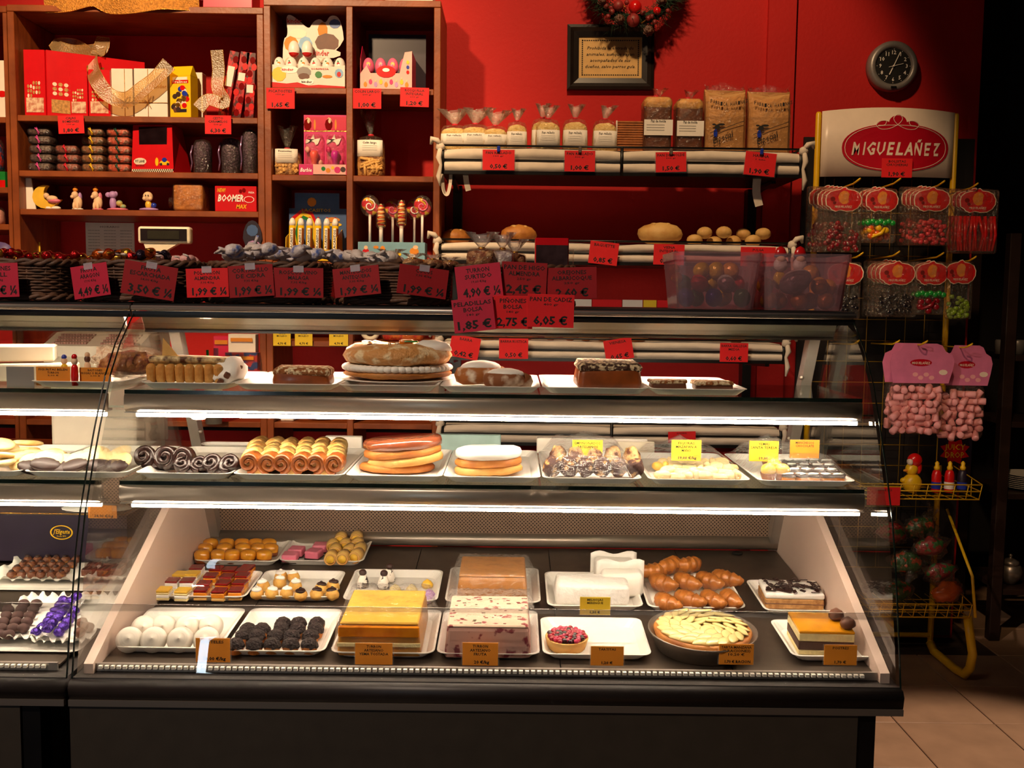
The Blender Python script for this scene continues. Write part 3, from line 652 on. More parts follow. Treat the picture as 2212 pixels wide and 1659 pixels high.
part('eye', MB().shade().ell((-.005, -.0175, h * .76), (.0022, .0015, .004), 6, 6), m_ink, t); part('eye', MB().shade().ell((.004, -.0175, h * .76), (.0022, .0015, .004), 6, 6), m_ink, t)
part('body', MB().shade().ell((-.001, 0, h * .32), (.013, .012, .017), 10, 8), m_yolk, t); part('wrap', MB().shade().ell((.018, .002, h * .3), (.012, .010, .010), 8, 6), m_blue, t)
part('cushion', MB().shade().ell((0, 0, .007), (.038, .022, .0068), 14, 6), m_lilac, t)
solo('card_wedge', MB().prism([(-.016, 0), (.02, 0), (.004, .118), (-.016, .118)], 0, .006), m_white, 'pale card leaning at the left end of the figurine shelf', 'card', (W(60, 420, Y1).x, Y1 + .02, z))
cx, w, h = dims(370, 440, 396, z, Y1); t = thing('wrapped_loaf', 'loaf of brown bread in clear film between figurine and gum box', 'bread', (cx, Y1, z))
part('loaf', MB().shade().rbox(0, .05, h / 2, w * .92, .1, h * .98, .012, 3, 3), m_crust, t)
mb = MB().shade(); mb.rbox(0, .05, h / 2, w * .97, .106, h, .013, 3, 3); k = len(mb.v)
mb.loft([[(-w * .5, .05 + .045 * math.cos(a), h * .5 + h * .45 * math.sin(a)) for a in [j * PI / 6 for j in range(12)]], [(-w * .62, .05 + .012 * math.cos(a), h * .42 + h * .1 * math.sin(a)) for a in [j * PI / 6 for j in range(12)]], [(-w * .68, .05 + .02 * math.cos(a), h * .34 + h * .2 * math.sin(a)) for a in [j * PI / 6 for j in range(12)]]], (False, False))
part('film_wrap', mb, m_cello, t)
t, w, h = carton('gum_box', 'red chewing gum box lettered NEW and MAX', 'box', 464, 554, 402, z, Y1 - .012, .05, m_redbox)
letter(t, [('NEW!', -w * .34, h * .76, h * .15, w * .2, .02, .3), ('MAX', w * .14, h * .12, h * .16, w * .26, .02, .2)], m_ylwp); letter(t, [('BOOMER', -w * .12, h * .40, h * .26, w * .62, .03, .25)], m_icing, -.0016, name='logo'); letter(t, [('FRESA', w * .38, h * .72, h * .07, w * .14)], m_icing, -.001, name='flavour')
prints(t, 'printed_gum', [(w * .32, h * .48, w * .13, h * .13, m_icing), (w * .32, h * .48, w * .115, h * .11, m_red), (w * .12, h * .8, w * .04, h * .08, m_cherry), (w * .2, h * .84, w * .045, h * .09, m_cherry)])
# below: wall sheet, till display, yellow card
c = W(238, 520, YW - .004); w, h = S(104, YW), S(76, YW)
t = solo('notice_sheet', MB().box(0, 0, 0, w, .001, h), m_paper, 'white typed sheet stuck on the red wall below the shelves', 'notice', c)
letter(t, [('HORARIO', 0, h * .36, h * .05, w * .4)] + [('mmmm mm mmm mm', x * w, h * (.27 - .085 * k), h * .035, w * .24) for k in range(8) for x in (-.33, 0, .33)], m_grey, -.0012)
cx, w, h = dims(296, 410, 489, 1.40, 3.3); zt = W(350, 489, 3.3).z; hh = S(36, 3.3)
t = thing('till_display', 'cream customer display of the till on its curved stand', 'till display', (cx, 3.3, .93))
part('housing', MB().shade(False).rbox(0, .02, zt - hh / 2 - .93, w, .035, hh, .008, 2, 2), m_cream, t)
part('screen_bezel', MB().box(0, .0015, zt - hh / 2 - .93, w * .88, .003, hh * .72), m_screen, t); part('screen', MB().box(0, -.001, zt - hh / 2 - .93, w * .6, .002, hh * .5), mat('lcd_green', '2E2C24', .2), t)
zb = zt - hh - .93
part('stand', MB().prism([(-w * .40, zb), (w * .25, zb), (w * .05, zb - .02), (-w * .05, zb - .06), (-w * .05, 0), (-w * .32, 0), (-w * .32, zb - .04)], .01, .035), m_cream, t)
solo('yellow_card', MB().rbox(0, 0, .055, .036, .004, .11, .001, 1, 1), m_yellow, 'small yellow card at the left end under the shelves', 'card', (W(64, 535, 3.9).x, 3.95, W(64, 558, 3.9).z - .045))
# ------------------------------------------------------------------ goods on the narrow shelves
z = CZ[0] + .001
def egg_mesh(r, h, mats, foil):
    mb = MB().shade()
    prof = [(r * math.sin(a) ** .9 * (1 - .12 * math.cos(a) * -1 if False else 1 - .10 * (-math.cos(a))), h / 2 - h / 2 * math.cos(a)) for a in [PI * i / 12 for i in range(13)]]
    prof = [(max(q, .0004), zz) for q, zz in prof]
    mb.lathe(prof, 14); n = 14
    for i, f in enumerate(mb.f): mb.m[i] = 0
    k = 0
    for i in range(12):
        for j in range(n):
            mb.m[k] = 1 if i < foil else 0; k += 1
    return mb.mesh('egg_shell', mats)
# chocolate egg display
cx, w, h = dims(587, 745, 140, z, 3.815); hw = 2.472 - z
t = thing('egg_display', 'white red and blue counter display holding white chocolate eggs', 'display box', (cx, 3.815, z)); dp = .085
part('floor_tray', MB().bx(-w / 2, w / 2, .002, dp, 0, .004), m_white, t)
hd = part('front_panel', MB().prism([(-w / 2, 0), (w / 2, 0), (w / 2, h * 1.0), (w * .33, h * .93), (w * .1, h * .95), (-w * .06, h * .98), (-w * .14, h * .86), (-w * .25, h * .98), (-w * .5, h)], 0, .0015), m_white, t)
prints(t, 'printed_pictures', [(-w * .40, h * .58, w * .1, h * .32, m_ylwp), (-w * .25, h * .78, w * .13, h * .16, m_icing), (-w * .06, h * .68, w * .1, h * .24, m_grey), (-w * .06, h * .5, w * .08, h * .14, m_chocm), (w * .14, h * .58, w * .05, h * .15, m_green), (w * .26, h * .5, w * .07, h * .07, m_orange), (w * .42, h * .65, w * .06, h * .2, mat('sky_blue', '88B8E0', .5)), (w * .42, h * .6, w * .03, h * .12, m_red), (-w * .02, h * .26, w * .1, h * .14, m_icing)], y=-.0012)
part('red_foot', MB().prism([(-w / 2, .001), (w / 2, .001), (w / 2, h * .08), (w * .14, h * .14), (0, h * .1), (-w * .15, h * .24), (-w * .3, h * .18), (-w / 2, h * .24)], -.0018, -.0004), m_red, t)
letter(t, [('kinder', -w * .28, h * .74, h * .1, w * .16), ('SORPRESA', w * .16, h * .80, h * .06, w * .24)], m_red, -.0032); letter(t, [('kinder', -w * .02, h * .22, h * .09, w * .14)], m_ink, -.0034, name='logo')
part('side_panel', MB().bx(-w / 2, -w / 2 + .0015, .002, dp, 0, h * .8), m_white, t); part('side_panel', MB().bx(w / 2 - .0015, w / 2, .002, dp, 0, h * .8), m_white, t)
hp = [(-.42, .0), (.55, 0), (.55, .62), (.44, .60), (.42, .82), (.36, .98), (.24, .99), (.18, .88), (.1, .95), (.0, .90), (-.05, .80), (-.2, .93), (-.32, 1.0), (-.37, .96), (-.34, .72), (-.42, .68)]
_h = [(a * w, b * hw) for a, b in hp if a < .5]
for _ in range(2): _h = [q for p0, p1 in zip(_h, _h[1:] + _h[:1]) for q in ((p0[0] * .75 + p1[0] * .25, p0[1] * .75 + p1[1] * .25), (p0[0] * .25 + p1[0] * .75, p0[1] * .25 + p1[1] * .75))]
part('header_card', MB().prism(_h, dp, dp + .002), m_white, t)
hdc = [(-.3 * w, hw * .62, .1 * w, .1 * hw, m_orange), (-.1 * w, hw * .6, .1 * w, .12 * hw, mat('sky_blue', '88B8E0')), (-.2 * w, hw * .75, .12 * w, .06 * hw, m_cream), (.14 * w, hw * .80, .07 * w, .1 * hw, m_orange), (.2 * w, hw * .64, .17 * w, .12 * hw, m_chocm), (.31 * w, hw * .88, .08 * w, .06 * hw, mat('poster_blue', '5A78B0')), (.2 * w, hw * .5, .2 * w, .06 * hw, m_white)]
prints(t, 'printed_header', hdc, y=dp - .001)
letter(t, [('kinder', w * .12, hw * .475, hw * .07, w * .22), ('kinder', -w * .25, hw * .88, hw * .06, w * .2)], m_red, dp - .004, name='header_lettering')
tr = part('egg_tray', MB().shade().rbox(0, dp * .6, h * 1.02, w * .98, dp * .78, .012, .004, 1, 2), clear('pvc_tray', 'FFF0EC', .08, .08, .5, 60, .18, 'FFE8E0'), t)
_eg = egg_mesh(.0215, .062, [m_icing, m_red], 4); eg0 = None
mz = MB()
for i in range(6):
    o = solo('chocolate_egg', MB().box(0, 0, 0, .01, .01, .01), m_icing, 'white foil chocolate egg, %s from the left in the front row' % ORD[i], 'chocolate egg', (cx - w * .42 + i * w * .167, 3.815 + .028, z + h * .66), group='chocolate eggs'); o.data = _eg
    prints(o, 'printed_mark', [(.003 * (-1) ** i, .036, .006, .005, m_red if i % 2 else m_orange), (-.004, .044, .003, .003, m_green)], seg=7, y=-.0205)
for i, px in enumerate((635, 664)):
    o = solo('chocolate_egg', MB().box(0, 0, 0, .01, .01, .01), m_icing, 'white and red foil chocolate egg standing higher in the back row, %s one' % ('first' if i == 0 else 'second'), 'chocolate egg', (W(px, 100, 3.872).x, 3.872, W(px, 88, 3.872).z - .062), group='chocolate eggs'); o.data = _eg
for j in range(2):
    part('tray_cups', MB().shade().ell((-w * .3, dp * (.62), h * 1.12), (.02, .02, .028), 10, 6).ell((w * .2, dp * .62, h * 1.12), (.02, .02, .028), 10, 6).ell((w * .36, dp * .62, h * 1.1), (.02, .02, .026), 10, 6).ell((-w * .42, dp * .5, h * 1.1), (.018, .02, .024), 10, 6) if j == 0 else MB().shade().ell((w * .08, dp * .72, h * 1.12), (.02, .02, .026), 10, 6), m_cello, tr)
# pink egg box
cx, w, h = dims(778, 890, 110, z, 3.82); t = thing('egg_display', 'pink cardboard box of pink chocolate eggs in the column next to the bread rack', 'display box', (cx, 3.82, z)); dp = .15
part('floor_tray', MB().bx(-w / 2, w / 2, .002, dp, 0, .004), m_white, t)
m_pkc = mat('pale_pink_card', 'ECB0A8', .5, nz=.05)
fp = [(-w / 2, 0), (w / 2, 0), (w / 2, h), (w * .36, h * .97), (w * .26, h * .42), (-w * .3, h * .42), (-w * .38, h * .62), (-w * .5, h * .4)]
part('front_panel', MB().prism(fp, 0, .0015), m_pkc, t)
part('side_panel', MB().bx(w / 2 - .0015, w / 2, .002, dp, 0, h), m_crimbox, t); part('side_panel', MB().prismx([(.002, 0), (dp, 0), (dp, h * 1.05), (.05, h * 1.2), (.002, h * .8)], -w / 2, -w / 2 + .0015), m_crimbox, t)
part('back_panel', MB().bx(-w / 2 + .01, w * .7, dp, dp + .002, h * .2, h * 1.7), m_navy, t)
blob(t, 'round_badge', 0, h * .46, w * .19, h * .16, m_red, -.0015); blob(t, 'badge_logo', 0, h * .50, w * .07, h * .05, m_icing, -.0026)
prints(t, 'printed_dancers', [q for i in range(9) for q in (((-.4 + .1 * i) * w, (.12 + .07 * (i % 2)) * h, .035 * w, .07 * h, (m_orange, m_magenta, m_lilac, m_ylwp)[i % 4]), ((-.4 + .1 * i) * w, (.22 + .07 * (i % 2)) * h, .014 * w, .03 * h, m_skin))] + [(.42 * w, (.45 + .13 * i) * h, .03 * w, .05 * h, (m_red, m_blue, m_ylwp)[i % 3]) for i in range(3)], y=-.0008)
_pe = egg_mesh(.0215, .062, [m_pink, m_crimbox], 3)
for i in range(4):
    o = solo('chocolate_egg', MB().box(0, 0, 0, .01, .01, .01), m_pink, 'pink foil chocolate egg in the pink box, %s from the left' % ORD[i], 'chocolate egg', (cx - w * .36 + i * w * .235, 3.82 + .03, z + h * .42), group='pink chocolate eggs'); o.data = _pe
    prints(o, 'printed_mark', [(.002, .034, .008, .009, m_ylwp if i != 1 else m_lilac), (.003, .036, .004, .005, m_skin)], seg=7, y=-.0205)
sign('red tag reading 1,65 € under the white egg display', 576, 636, 191, 234, 3.79, ['PICATOSTES'], '150 gr', '1,65 €', m_redcard, ang=0, group='shelf price tags')
sign('red tag reading 1,00 € under the pink egg box', 763, 823, 192, 234, 3.79, ['COLIN LARGO'], '200 gr', '1,00 €', m_redcard, group='shelf price tags')
sign('red tag reading 1,20 € beside the post next to the bread rack', 865, 926, 190, 230, 3.79, ['ROSQUILLA', 'INTEGRAL'], '200 gr', '1,20 €', m_redcard, ang=1, group='shelf price tags')
# second row
z = CZ[1] + .001
mb = MB(); m_nut = mat('toasted_cubes', 'D8A860', .6, nz=.15)
tb = tied_bag('snack_bag', 'tied clear bag of toasted bread cubes with white label', 'snack bag', (W(620, 370, 3.86).x, 3.865, z), S(64, 3.86), S(58, 3.86), .07, mat('toast_mix', 'DDB070', .6, col2='8A5A2A', thr=(.38, .62), ns=85, bump=1, bs=90), tie=m_redr, lab='Picatostes', labz=(.45, .95), content='bread_cubes', cb=.004, fan=.25, neck=.75, labw=.8, top=.9)
for i in range(16): part('bread_cube', MB().rbox(0, 0, 0, .011, .011, .011, .002, 1, 1), m_nut, tb, (R(-.045, .045), -.034 + R(0, .006), R(.011, .037)), (R(0, 3), R(0, 3), R(0, 3)))
# toy candy display
cx, w, h = dims(646, 747, 355, z, 3.815); t = thing('candy_display', 'white and magenta tray display holding two pink candy dispensers', 'display box', (cx, 3.815, z)); dp = .07
part('tray', MB().bx(-w / 2, w / 2, .0, dp, 0, .003).bx(-w / 2, w / 2, 0, .0015, 0, h).bx(-w / 2, -w / 2 + .0015, 0, dp, 0, h), m_pkc, t)
patch(t, 'logo_field', -w * .35, h * .5, w * .3, h * .98, m_magenta); letter(t, [('Barbie', -w * .35, h * .3, h * .36, w * .25, .02, .3)], m_icing, -.0016)
prints(t, 'printed_flowers', [(w * .02, h * .6, .008, .008, m_green), (w * .12, h * .45, .009, .009, m_orange), (w * .22, h * .7, .006, .006, m_ylwp), (w * .32, h * .5, .012, .012, m_magenta), (w * .44, h * .55, .010, .010, m_choc)])
for i, (x0, x1, mh) in enumerate(((654, 702, mat('salmon_plastic', 'E85A50', .4)), (700, 747, mat('violet_pink', 'C02890', .4)))):
    bx_, bw, bh = dims(x0, x1, 249, z, 3.85)
    q = thing('candy_dispenser', 'magenta blister card with %s hourglass candy dispenser' % ('a salmon' if i == 0 else 'a violet'), 'candy toy', (bx_, 3.85 - .001 * i, z + .004), (0, 0, 0), 'blister card candy toys')
    part('blister_card', MB().bx(-bw / 2, bw / 2, .018, .0195, 0, bh), m_magenta, q)
    patch(q, 'header_print', 0, bh * .86, bw * .96, bh * .22, m_crimbox, .0172); patch(q, 'gold_line', 0, bh * .735, bw, bh * .012, m_gold, .0168)
    prints(q, 'printed_figure', [(-bw * .3, bh * .86, bw * .14, bh * .1, m_skin), (-bw * .32, bh * .84, bw * .18, bh * .1, m_cherry), (-bw * .28, bh * .9, bw * .06, bh * .04, m_skin), (0, bh * .84, bw * .05, bh * .09, m_orange)], y=.0165)
    part('white_flower_cut', MB().prism([(-.02, bh * .56), (-.004, bh * .68), (.0, bh * .60), (.022, bh * .62), (.012, bh * .52), (.004, bh * .5), (-.002, bh * .55), (-.03, bh * .6), (-.034, bh * .52)], .013, .015), m_icing, q)
    part('dispenser', MB().shade().lathe([(.016, 0), (.012, bh * .1), (.009, bh * .2), (.012, bh * .26), (.016, bh * .30), (.016, bh * .36), (.012, bh * .4)], 12, c=(0, 0, 0)), mh, q)
    part('blister', MB().shade().rbox(0, .004, bh * .34, bw * .8, .03, bh * .66, .01, 2, 2), m_cello, q); part('charm', MB().shade().ell((-bw * .3, 0, bh * .42), (.01, .008, .012), 8, 6).ell((bw * .3, .002, bh * .2), (.009, .008, .012), 8, 6), m_pkc if i == 0 else m_magenta, q)
# bread sticks
tb = tied_bag('snack_bag', 'tied clear bag of bread sticks with white label beside the empty shelf space', 'snack bag', (W(802, 370, 3.86).x - .002, 3.865, z), S(62, 3.86), S(88, 3.86), .07, mat('stick_mix', 'D8A45A', .6, col2='7A4A20', thr=(.4, .6), ns=60, bump=1, bs=60), tie=m_redr, lab='Colin largo', labz=(.47, .86), content='bread_sticks', cb=.004, fan=.24, neck=.55, labw=.86, lean=(-.012, 0))
for i in range(18):
    a = random.choice((0, .2, -.3, 1.5, 1.3)); L = .022
    part('bread_stick', MB().shade().tube([(-L, 0, 0), (L, 0, 0)], .0055, 6), m_bread, tb, (R(-.028, .028), -.036 + R(0, .004), R(.024, .066)), (0, a, R(-.2, .2)))
# third row
z = CZ[2] + .001
cx, w, h = dims(622, 728, 545, z, 3.83); hz = W(680, 418, 3.98).z - z
t = thing('candy_display', 'yellow tray with blue rainbow header holding six candy tubes', 'display box', (W(672, 540, 3.83).x, 3.83, z)); dp = .13
part('tray', MB().bx(-w / 2, w / 2, 0, dp, 0, .003).prism([(-w / 2, 0), (w / 2, 0), (w / 2, .045), (-w / 2, .045)], 0, .0015), m_ylwp, t)
for s in (-1, 1): part('side_wing', MB().prismx([(0, 0), (dp, 0), (dp, .13), (.004, .09), (0, .045)], s * (w / 2 + .003) - .001, s * (w / 2 + .003) + .001), m_ylwp, t)
m_skyc = mat('dusk_blue_card', '3C5C90', .5, nz=.08)
wh = S(122, 3.98)
part('header_card', MB().prism([(-wh / 2, .05), (wh / 2, .05), (wh / 2, hz * .78), (wh * .38, hz * .78), (wh * .38, hz), (-wh * .40, hz), (-wh * .40, hz * .78), (-wh / 2, hz * .78)], dp + .002, dp + .004), m_skyc, t)
prints(t, 'printed_header', [(-wh * .5 + .06 + .0, hz * .42, .06 - .012 * i, hz * (.36 - .05 * i), (m_red, m_ylwp, m_green, m_skyc)[i]) for i in range(4)] + [(-wh * .1, hz * .87, .018, .018, m_orange), (wh * .26, hz * .62, .03, .01, m_orange), (wh * .3, hz * .55, .028, .008, m_ylwp)], y=dp + .0005)
letter(t, [('LACASITOS', -wh * .02, hz * .73, .012, wh * .5)], m_ylwp, dp - .003)
prints(t, 'printed_dots', [((-.4 + .16 * i) * w, .022, .007, .007, (m_red, m_red, m_green, m_icing, m_blue, m_green)[i]) for i in range(6)], y=-.0006)
_tb = MB().shade().mi(0).lathe([(.0125, 0), (.0125, .105)], 12).mi(1).lathe([(.0125, .105), (.0125, .118), (.009, .13), (.0045, .135)], 12).mi(2).lathe([(.0042, .135), (.003, .1385), (.0005, .14)], 8).mesh('candy_tube', [m_ylwp, m_icing, m_red])
_st = MB().sheet(lambda u, v: (.0128 * math.sin((u - .5) * .9), -.0128 * math.cos((u - .5) * .9), .01 + .085 * v), 4, 1).mesh('white_strip', [m_icing])
_pt = MB().sheet(lambda u, v: (.0127 * math.sin(.5 + u * .9), -.0127 * math.cos(.5 + u * .9), .005 + .09 * v), 4, 1).mesh('brown_strip', [m_caramel])
for i in range(6):
    o = tag(link('candy_tube', _tb, None, (W(630 + i * 18.6, 540, 3.85).x, 3.852, z + .031), (-.12, 0, 0)), 'yellow candy tube with white cap and red tip, %s from the left in the tray' % ORD[i], 'candy tube', 'candy tubes')
    part('white_strip', _st, None, o); part('brown_strip', _pt, None, o); letter(o, [('LACASITOS', .05, -.004, .008, .078)], m_ink, -.0138, rot=(0, -PI / 2, 0))
# lollipops
cx, w, h = dims(773, 918, 523, z, 3.825); t = thing('lollipop_stand', 'blue cardboard lollipop stand printed with a music band', 'stand', (cx, 3.825, z)); dp = .10
m_skyb = mat('light_blue_card', '7AA8BC', .5, nz=.08)
part('box_body', MB().rbox(0, dp / 2, h / 2, w, dp, h, .001, 1, 1), m_skyb, t); patch(t, 'ground_print', 0, h * .08, w * .99, h * .15, m_orange)
prints(t, 'printed_musicians', [(x * w, zz * h, a * w, b * h, m) for x, zz, a, b, m in ((-.38, .45, .06, .22, m_red), (-.38, .72, .03, .1, m_skin), (-.33, .22, .05, .1, m_blue), (-.25, .32, .05, .18, m_icing), (-.29, .32, .03, .18, m_purple), (-.13, .62, .04, .2, m_orange), (-.13, .45, .03, .16, m_lilac), (-.23, .74, .04, .08, m_orange), (.34, .55, .07, .2, m_orange), (.36, .76, .04, .1, m_skin), (.3, .3, .06, .14, m_icing), (.1, .4, .05, .1, m_ylwp))])['kind'] = 'stuff'
m_stick = mat('white_stick', 'F0E4DC', .5)
m_swirl = mat('swirl_candy', 'E8C83C', .2, col2='D02840', thr=(.46, .5), ns=42, coat=.5); m_twist = mat('twist_candy', 'F0D8A0', .25, col2='C02818', thr=(.48, .52), ns=1)
def twistmat():
    nt = m_twist.node_tree; N = nt.nodes; b = N['Principled BSDF']; w_ = N.new('ShaderNodeTexWave'); w_.wave_type = 'BANDS'; w_.bands_direction = 'Z'; w_.inputs['Scale'].default_value = 22; w_.inputs['Distortion'].default_value = 1.2
    tc = N.new('ShaderNodeTexCoord'); nt.links.new(tc.outputs['Object'], w_.inputs[0]); rp = [n for n in N if n.type == 'VALTORGB'][0]; nt.links.new(w_.outputs['Fac'], rp.inputs[0])
twistmat()
for px, pt, kind, Y, lb in ((799, 424, 0, 3.86, 'flat heart-shaped swirl lollipop at the left end of the stand'), (823, 440, 1, 3.86, 'twisted red and yellow lollipop beside the swirl one, hanging low'), (848, 432, 0, 3.93, 'dim flat lollipop in the back of the stand'), (867, 432, 1, 3.86, 'upright twisted red and yellow lollipop in the middle'), (895, 432, 0, 3.93, 'dim flat lollipop at the back right of the stand'), (912, 425, 0, 3.86, 'flat yellow and red swirl lollipop at the right end')):
    p = W(px, pt, Y); zb = z + h + .0015; t = thing('lollipop', lb, 'lollipop', (W(px, 510, Y).x, Y, zb), (0, 0, 0), 'lollipops'); H = p.z - zb
    if kind == 0:
        part('stick', MB().shade().tube([(0, 0, 0), (0, 0, H * .6)], .005, 8), m_stick, t)
        mb = MB().shade(); c = (0, 0, H - .036)
        mb.ell((-.008, -.001, H - .03), (.024, .009, .026), 14, 8).ell((.008, .001, H - .046), (.026, .009, .024), 14, 8); part('candy_head', mb, m_swirl, t)
        part('candy_spiral', MB().shade().tube([((.004 + .0016 * k) * math.cos(k * .6), -.0095, H - .036 + (.004 + .0016 * k) * math.sin(k * .6)) for k in range(14)], .0025, 5), m_icing if px % 2 else m_pink, t)
        part('film_wrap', MB().shade().ell((0, 0, H - .036), (.037, .012, .042), 12, 8), m_cello, t)
    else:
        part('stick', MB().shade().tube([(0, 0, 0), (0, 0, H * .45)], .0075, 8), m_stick, t)
        mb = MB().shade(); mb.lathe([(.006, H * .38), (.013, H * .42), (.014, H * .6), (.0125, H * .8), (.009, H * .94), (.001, H)], 12); part('candy_twist', mb, m_twist, t)
        part('twist_ridge', MB().shade().tube([((.0145 - .003 * k / 30) * math.cos(k * .9), (.0145 - .003 * k / 30) * math.sin(k * .9), H * (.42 + .5 * k / 30)) for k in range(31)], .0032, 5), m_orange, t)
        part('film_wrap', MB().shade().lathe([(.010, H * .34), (.02, H * .42), (.019, H * .8), (.012, H * .99)], 10), m_cello, t)
# on top of the shelving, cut by the frame
zt = 2.4675
t, w, h = carton('gift_box', 'pinkish red box on top of the wide shelves, cut by the frame', 'gift box', 425, 544, -60, zt + .001, 3.84, .12, m_crimbox); patch(t, 'printed_edge', 0, .004, w, .006, m_rose)
o = ribbon('wide gold mesh cloth draped on top of the wide shelves', wp((95, 6, 3.80), (150, 4, 3.795), (205, -6, 3.79), (240, 8, 3.785), (300, 6, 3.785), (360, 0, 3.79), (430, 2, 3.80)), .07, 1.2, 'cloth', 'gold mesh cloths'); o.children[0].data.materials[0] = m_gold; o.data.materials[0] = mat('gold_mesh', 'C08030', .5, .4, nz=.35, ns=120, bump=.5, bs=200)
for x0, x1, m, lb in ((600, 690, m_gold, 'gold foil box on top of the narrow shelves'), (700, 826, m_redbox, 'red box on top of the narrow shelves'), (832, 935, m_white, 'pale box on top of the narrow shelves')):
    carton('gift_box', lb, 'gift box', x0, x1, -40, 2.5005, 3.85, .12, m, 'boxes on top of the narrow shelves')
# slivers of goods on the shelf at the left edge
t, w, h = carton('gift_box', 'white gift box with a red seal at the left edge', 'gift box', -60, 11, 130, AZ[0] + .001, 3.84, .06, m_wbox); blob(t, 'red_seal', w * .38, h * .42, .02, .012, m_red)
t, w, h = carton('candy_box', 'green and red candy box at the left edge', 'candy box', -70, 11, 370, AZ[1] + .001, 3.84, .08, m_green); patch(t, 'red_band', 0, h * .25, w, h * .45, m_red)
t2 = tied_bag('candy_bag', 'bag of mixed red and blue sweets standing at the left edge', 'candy bag', (W(-22, 300, 3.86).x, 3.86, W(0, 369, 3.86).z), .10, .13, .06, mat('sweets_redblue', 'C03028', .4, col2='2A4A80', thr=(.45, .55), ns=50, bump=.5), tie=m_redr)
t2.location.z = AZ[1] + .001 + h + .0015
tied_bag('candy_bag', 'bag of pale pink sweets at the left edge, on the lowest visible shelf', 'candy bag', (W(-20, 450, 3.86).x, 3.86, AZ[2] + .001), .10, .07, .06, m_pkc, tie=m_greenr)
solo('sweet_card', MB().shade().prism([(.045 * math.cos(a * PI / 8), .04 + .036 * math.sin(a * PI / 8)) for a in range(16)], 0, .003), mat('dusk_violet_card', '5A4A80', .5, nz=.2), 'violet oval pack standing at the left edge above the baskets', 'sweet pack', (W(0, 545, 3.5).x, 3.5, W(0, 545, 3.5).z - .04))
o = solo('sweet_card', MB().prism([(.036 * math.cos(a * PI / 8) * (1 if a < 9 else .8), .07 + .068 * math.sin(a * PI / 8)) for a in range(16)], 0, .004), m_navy, 'dark blue sweet pack hanging on the post beside the till display', 'sweet pack', (W(545, 520, 3.79).x, 3.792, W(545, 556, 3.79).z))
prints(o, 'printed_face', [(0, .1, .022, .022, m_skyc), (.004, .045, .026, .018, m_lilac)])
# ------------------------------------------------------------------ bread rack on the red wall
YR = 3.70
def rack_basket(label, px0, px1, zt, zb, dep, mid, cat='bread basket'):
    x0, x1 = W(px0, 560, YR).x, W(px1, 560, YR).x; cx = (x0 + x1) / 2; w = x1 - x0; H = zt - zb
    t = thing('bread_basket', label, cat, (cx, YR, zb), (0, 0, 0), 'wire bread baskets on the wall rack')
    r = .0042
    mb = MB().shade()
    for z in (H, H * .5):
        mb.tube([(-w / 2, 0, z), (w / 2, 0, z)], r, 6); mb.tube([(-w / 2, dep, z), (w / 2, dep, z)], r, 6)
        for x in (-w / 2, w / 2): mb.tube([(x, 0, z), (x, dep, z)], r, 6)
    for x in (-w / 2, 0, w / 2): mb.tube([(x, -.001, 0), (x, -.001, H)], r * 1.5, 6)
    part('wire_frame', mb, m_black, t)
    part('base_tray', MB().bx(-w / 2, w / 2, -.004, dep, 0, .012), m_black, t)
    mb = MB().shade()
    def bulge(u, v): return .012 * math.sin(PI * ((v * 2) % 1.0001)) + .004 * noise.noise(Vec((u * 9, v * 5, zt)))
    for a, b in ((-w / 2, 0), (0, w / 2)):
        mb.sheet(lambda u, v: (a + .006 + (b - a - .012) * u, -bulge(u, v) + .006, .008 + (H - .014) * v - .01 * (abs(2 * u - 1) ** 3) * v), 16, 12)
    part('cloth_lining', mb, m_cloth, t)
    part('inner_cloth', MB().bx(-w / 2 + .01, w / 2 - .01, .012, dep - .01, H - .03, H - .012), m_cloth, t)
    for s in (-1, 1):
        k = MB().shade(); X = s * (w / 2 + .008)
        k.ell((X, -.006, H * .95), (.017, .014, .015), 8, 6, amp=.4, fr=60).tube([(X, -.008, H), (X + s * .012, -.014, H + .015), (X + s * .03, -.012, H + .02), (X + s * .035, -.01, H - .0)], [.008, .010, .012, .004], 6)
        k.tube([(X, -.01, H * .9), (X + s * .006, -.014, H * .55), (X - s * .002, -.012, H * .3), (X + s * .006, -.01, -.01), (X + s * .0, -.01, -.045)], [.008, .011, .006, .010, .003], 6)
        part('cloth_knot', k, m_cloth, t)
    return t, x0, x1
RZ = [(W(1330, 318, YR).z, W(1330, 380, YR).z), (W(1240, 520, YR).z, W(1240, 572, YR).z), (W(1330, 733, YR).z, W(1330, 782, YR).z), (W(1330, 915, YR).z, W(1330, 965, YR).z)]
bk = []
for i, ((zt, zb), lb, a, b) in enumerate(zip(RZ, ('uppermost black wire bread basket lined with white cloth, holding bagged flour and loaves', 'second wire bread basket, half hidden behind the counter goods', 'third wire bread basket, seen under the canopy of the glass case', 'lowest wire bread basket, seen between the glass shelves'), (955, 950, 955, 958), (1722, 1705, 1700, 1700))):
    bk.append(rack_basket(lb, a, b, zt, zb, .36, 0))
for px, nm in ((984, 'left'), (1642, 'right')):
    x = W(px, 450, 3.95).x
    t = solo('rack_support', MB().bx(x - .018, x + .018, 4.085, 4.149, .4, 1.86), m_black, 'black upright of the bread rack, next to the %s' % ('wooden shelves' if nm == 'left' else 'sweets rack'), 'support post', (0, 0, 0), group='bread rack uprights')
    for zt, zb in RZ: part('arm', MB().prismx([(4.086, zb - .03), (4.086, zb - .006), (3.76, zb - .004), (3.76, zb - .014)], x - .008, x + .008), m_black, t)
def cloth_strip(label, pts, wd):
    o = ribbon(label, wp(*pts), wd, 0, 'cloth strip', 'hanging cloth ties'); o.data.materials[0] = m_cloth; bpy.data.objects.remove(o.children[0])
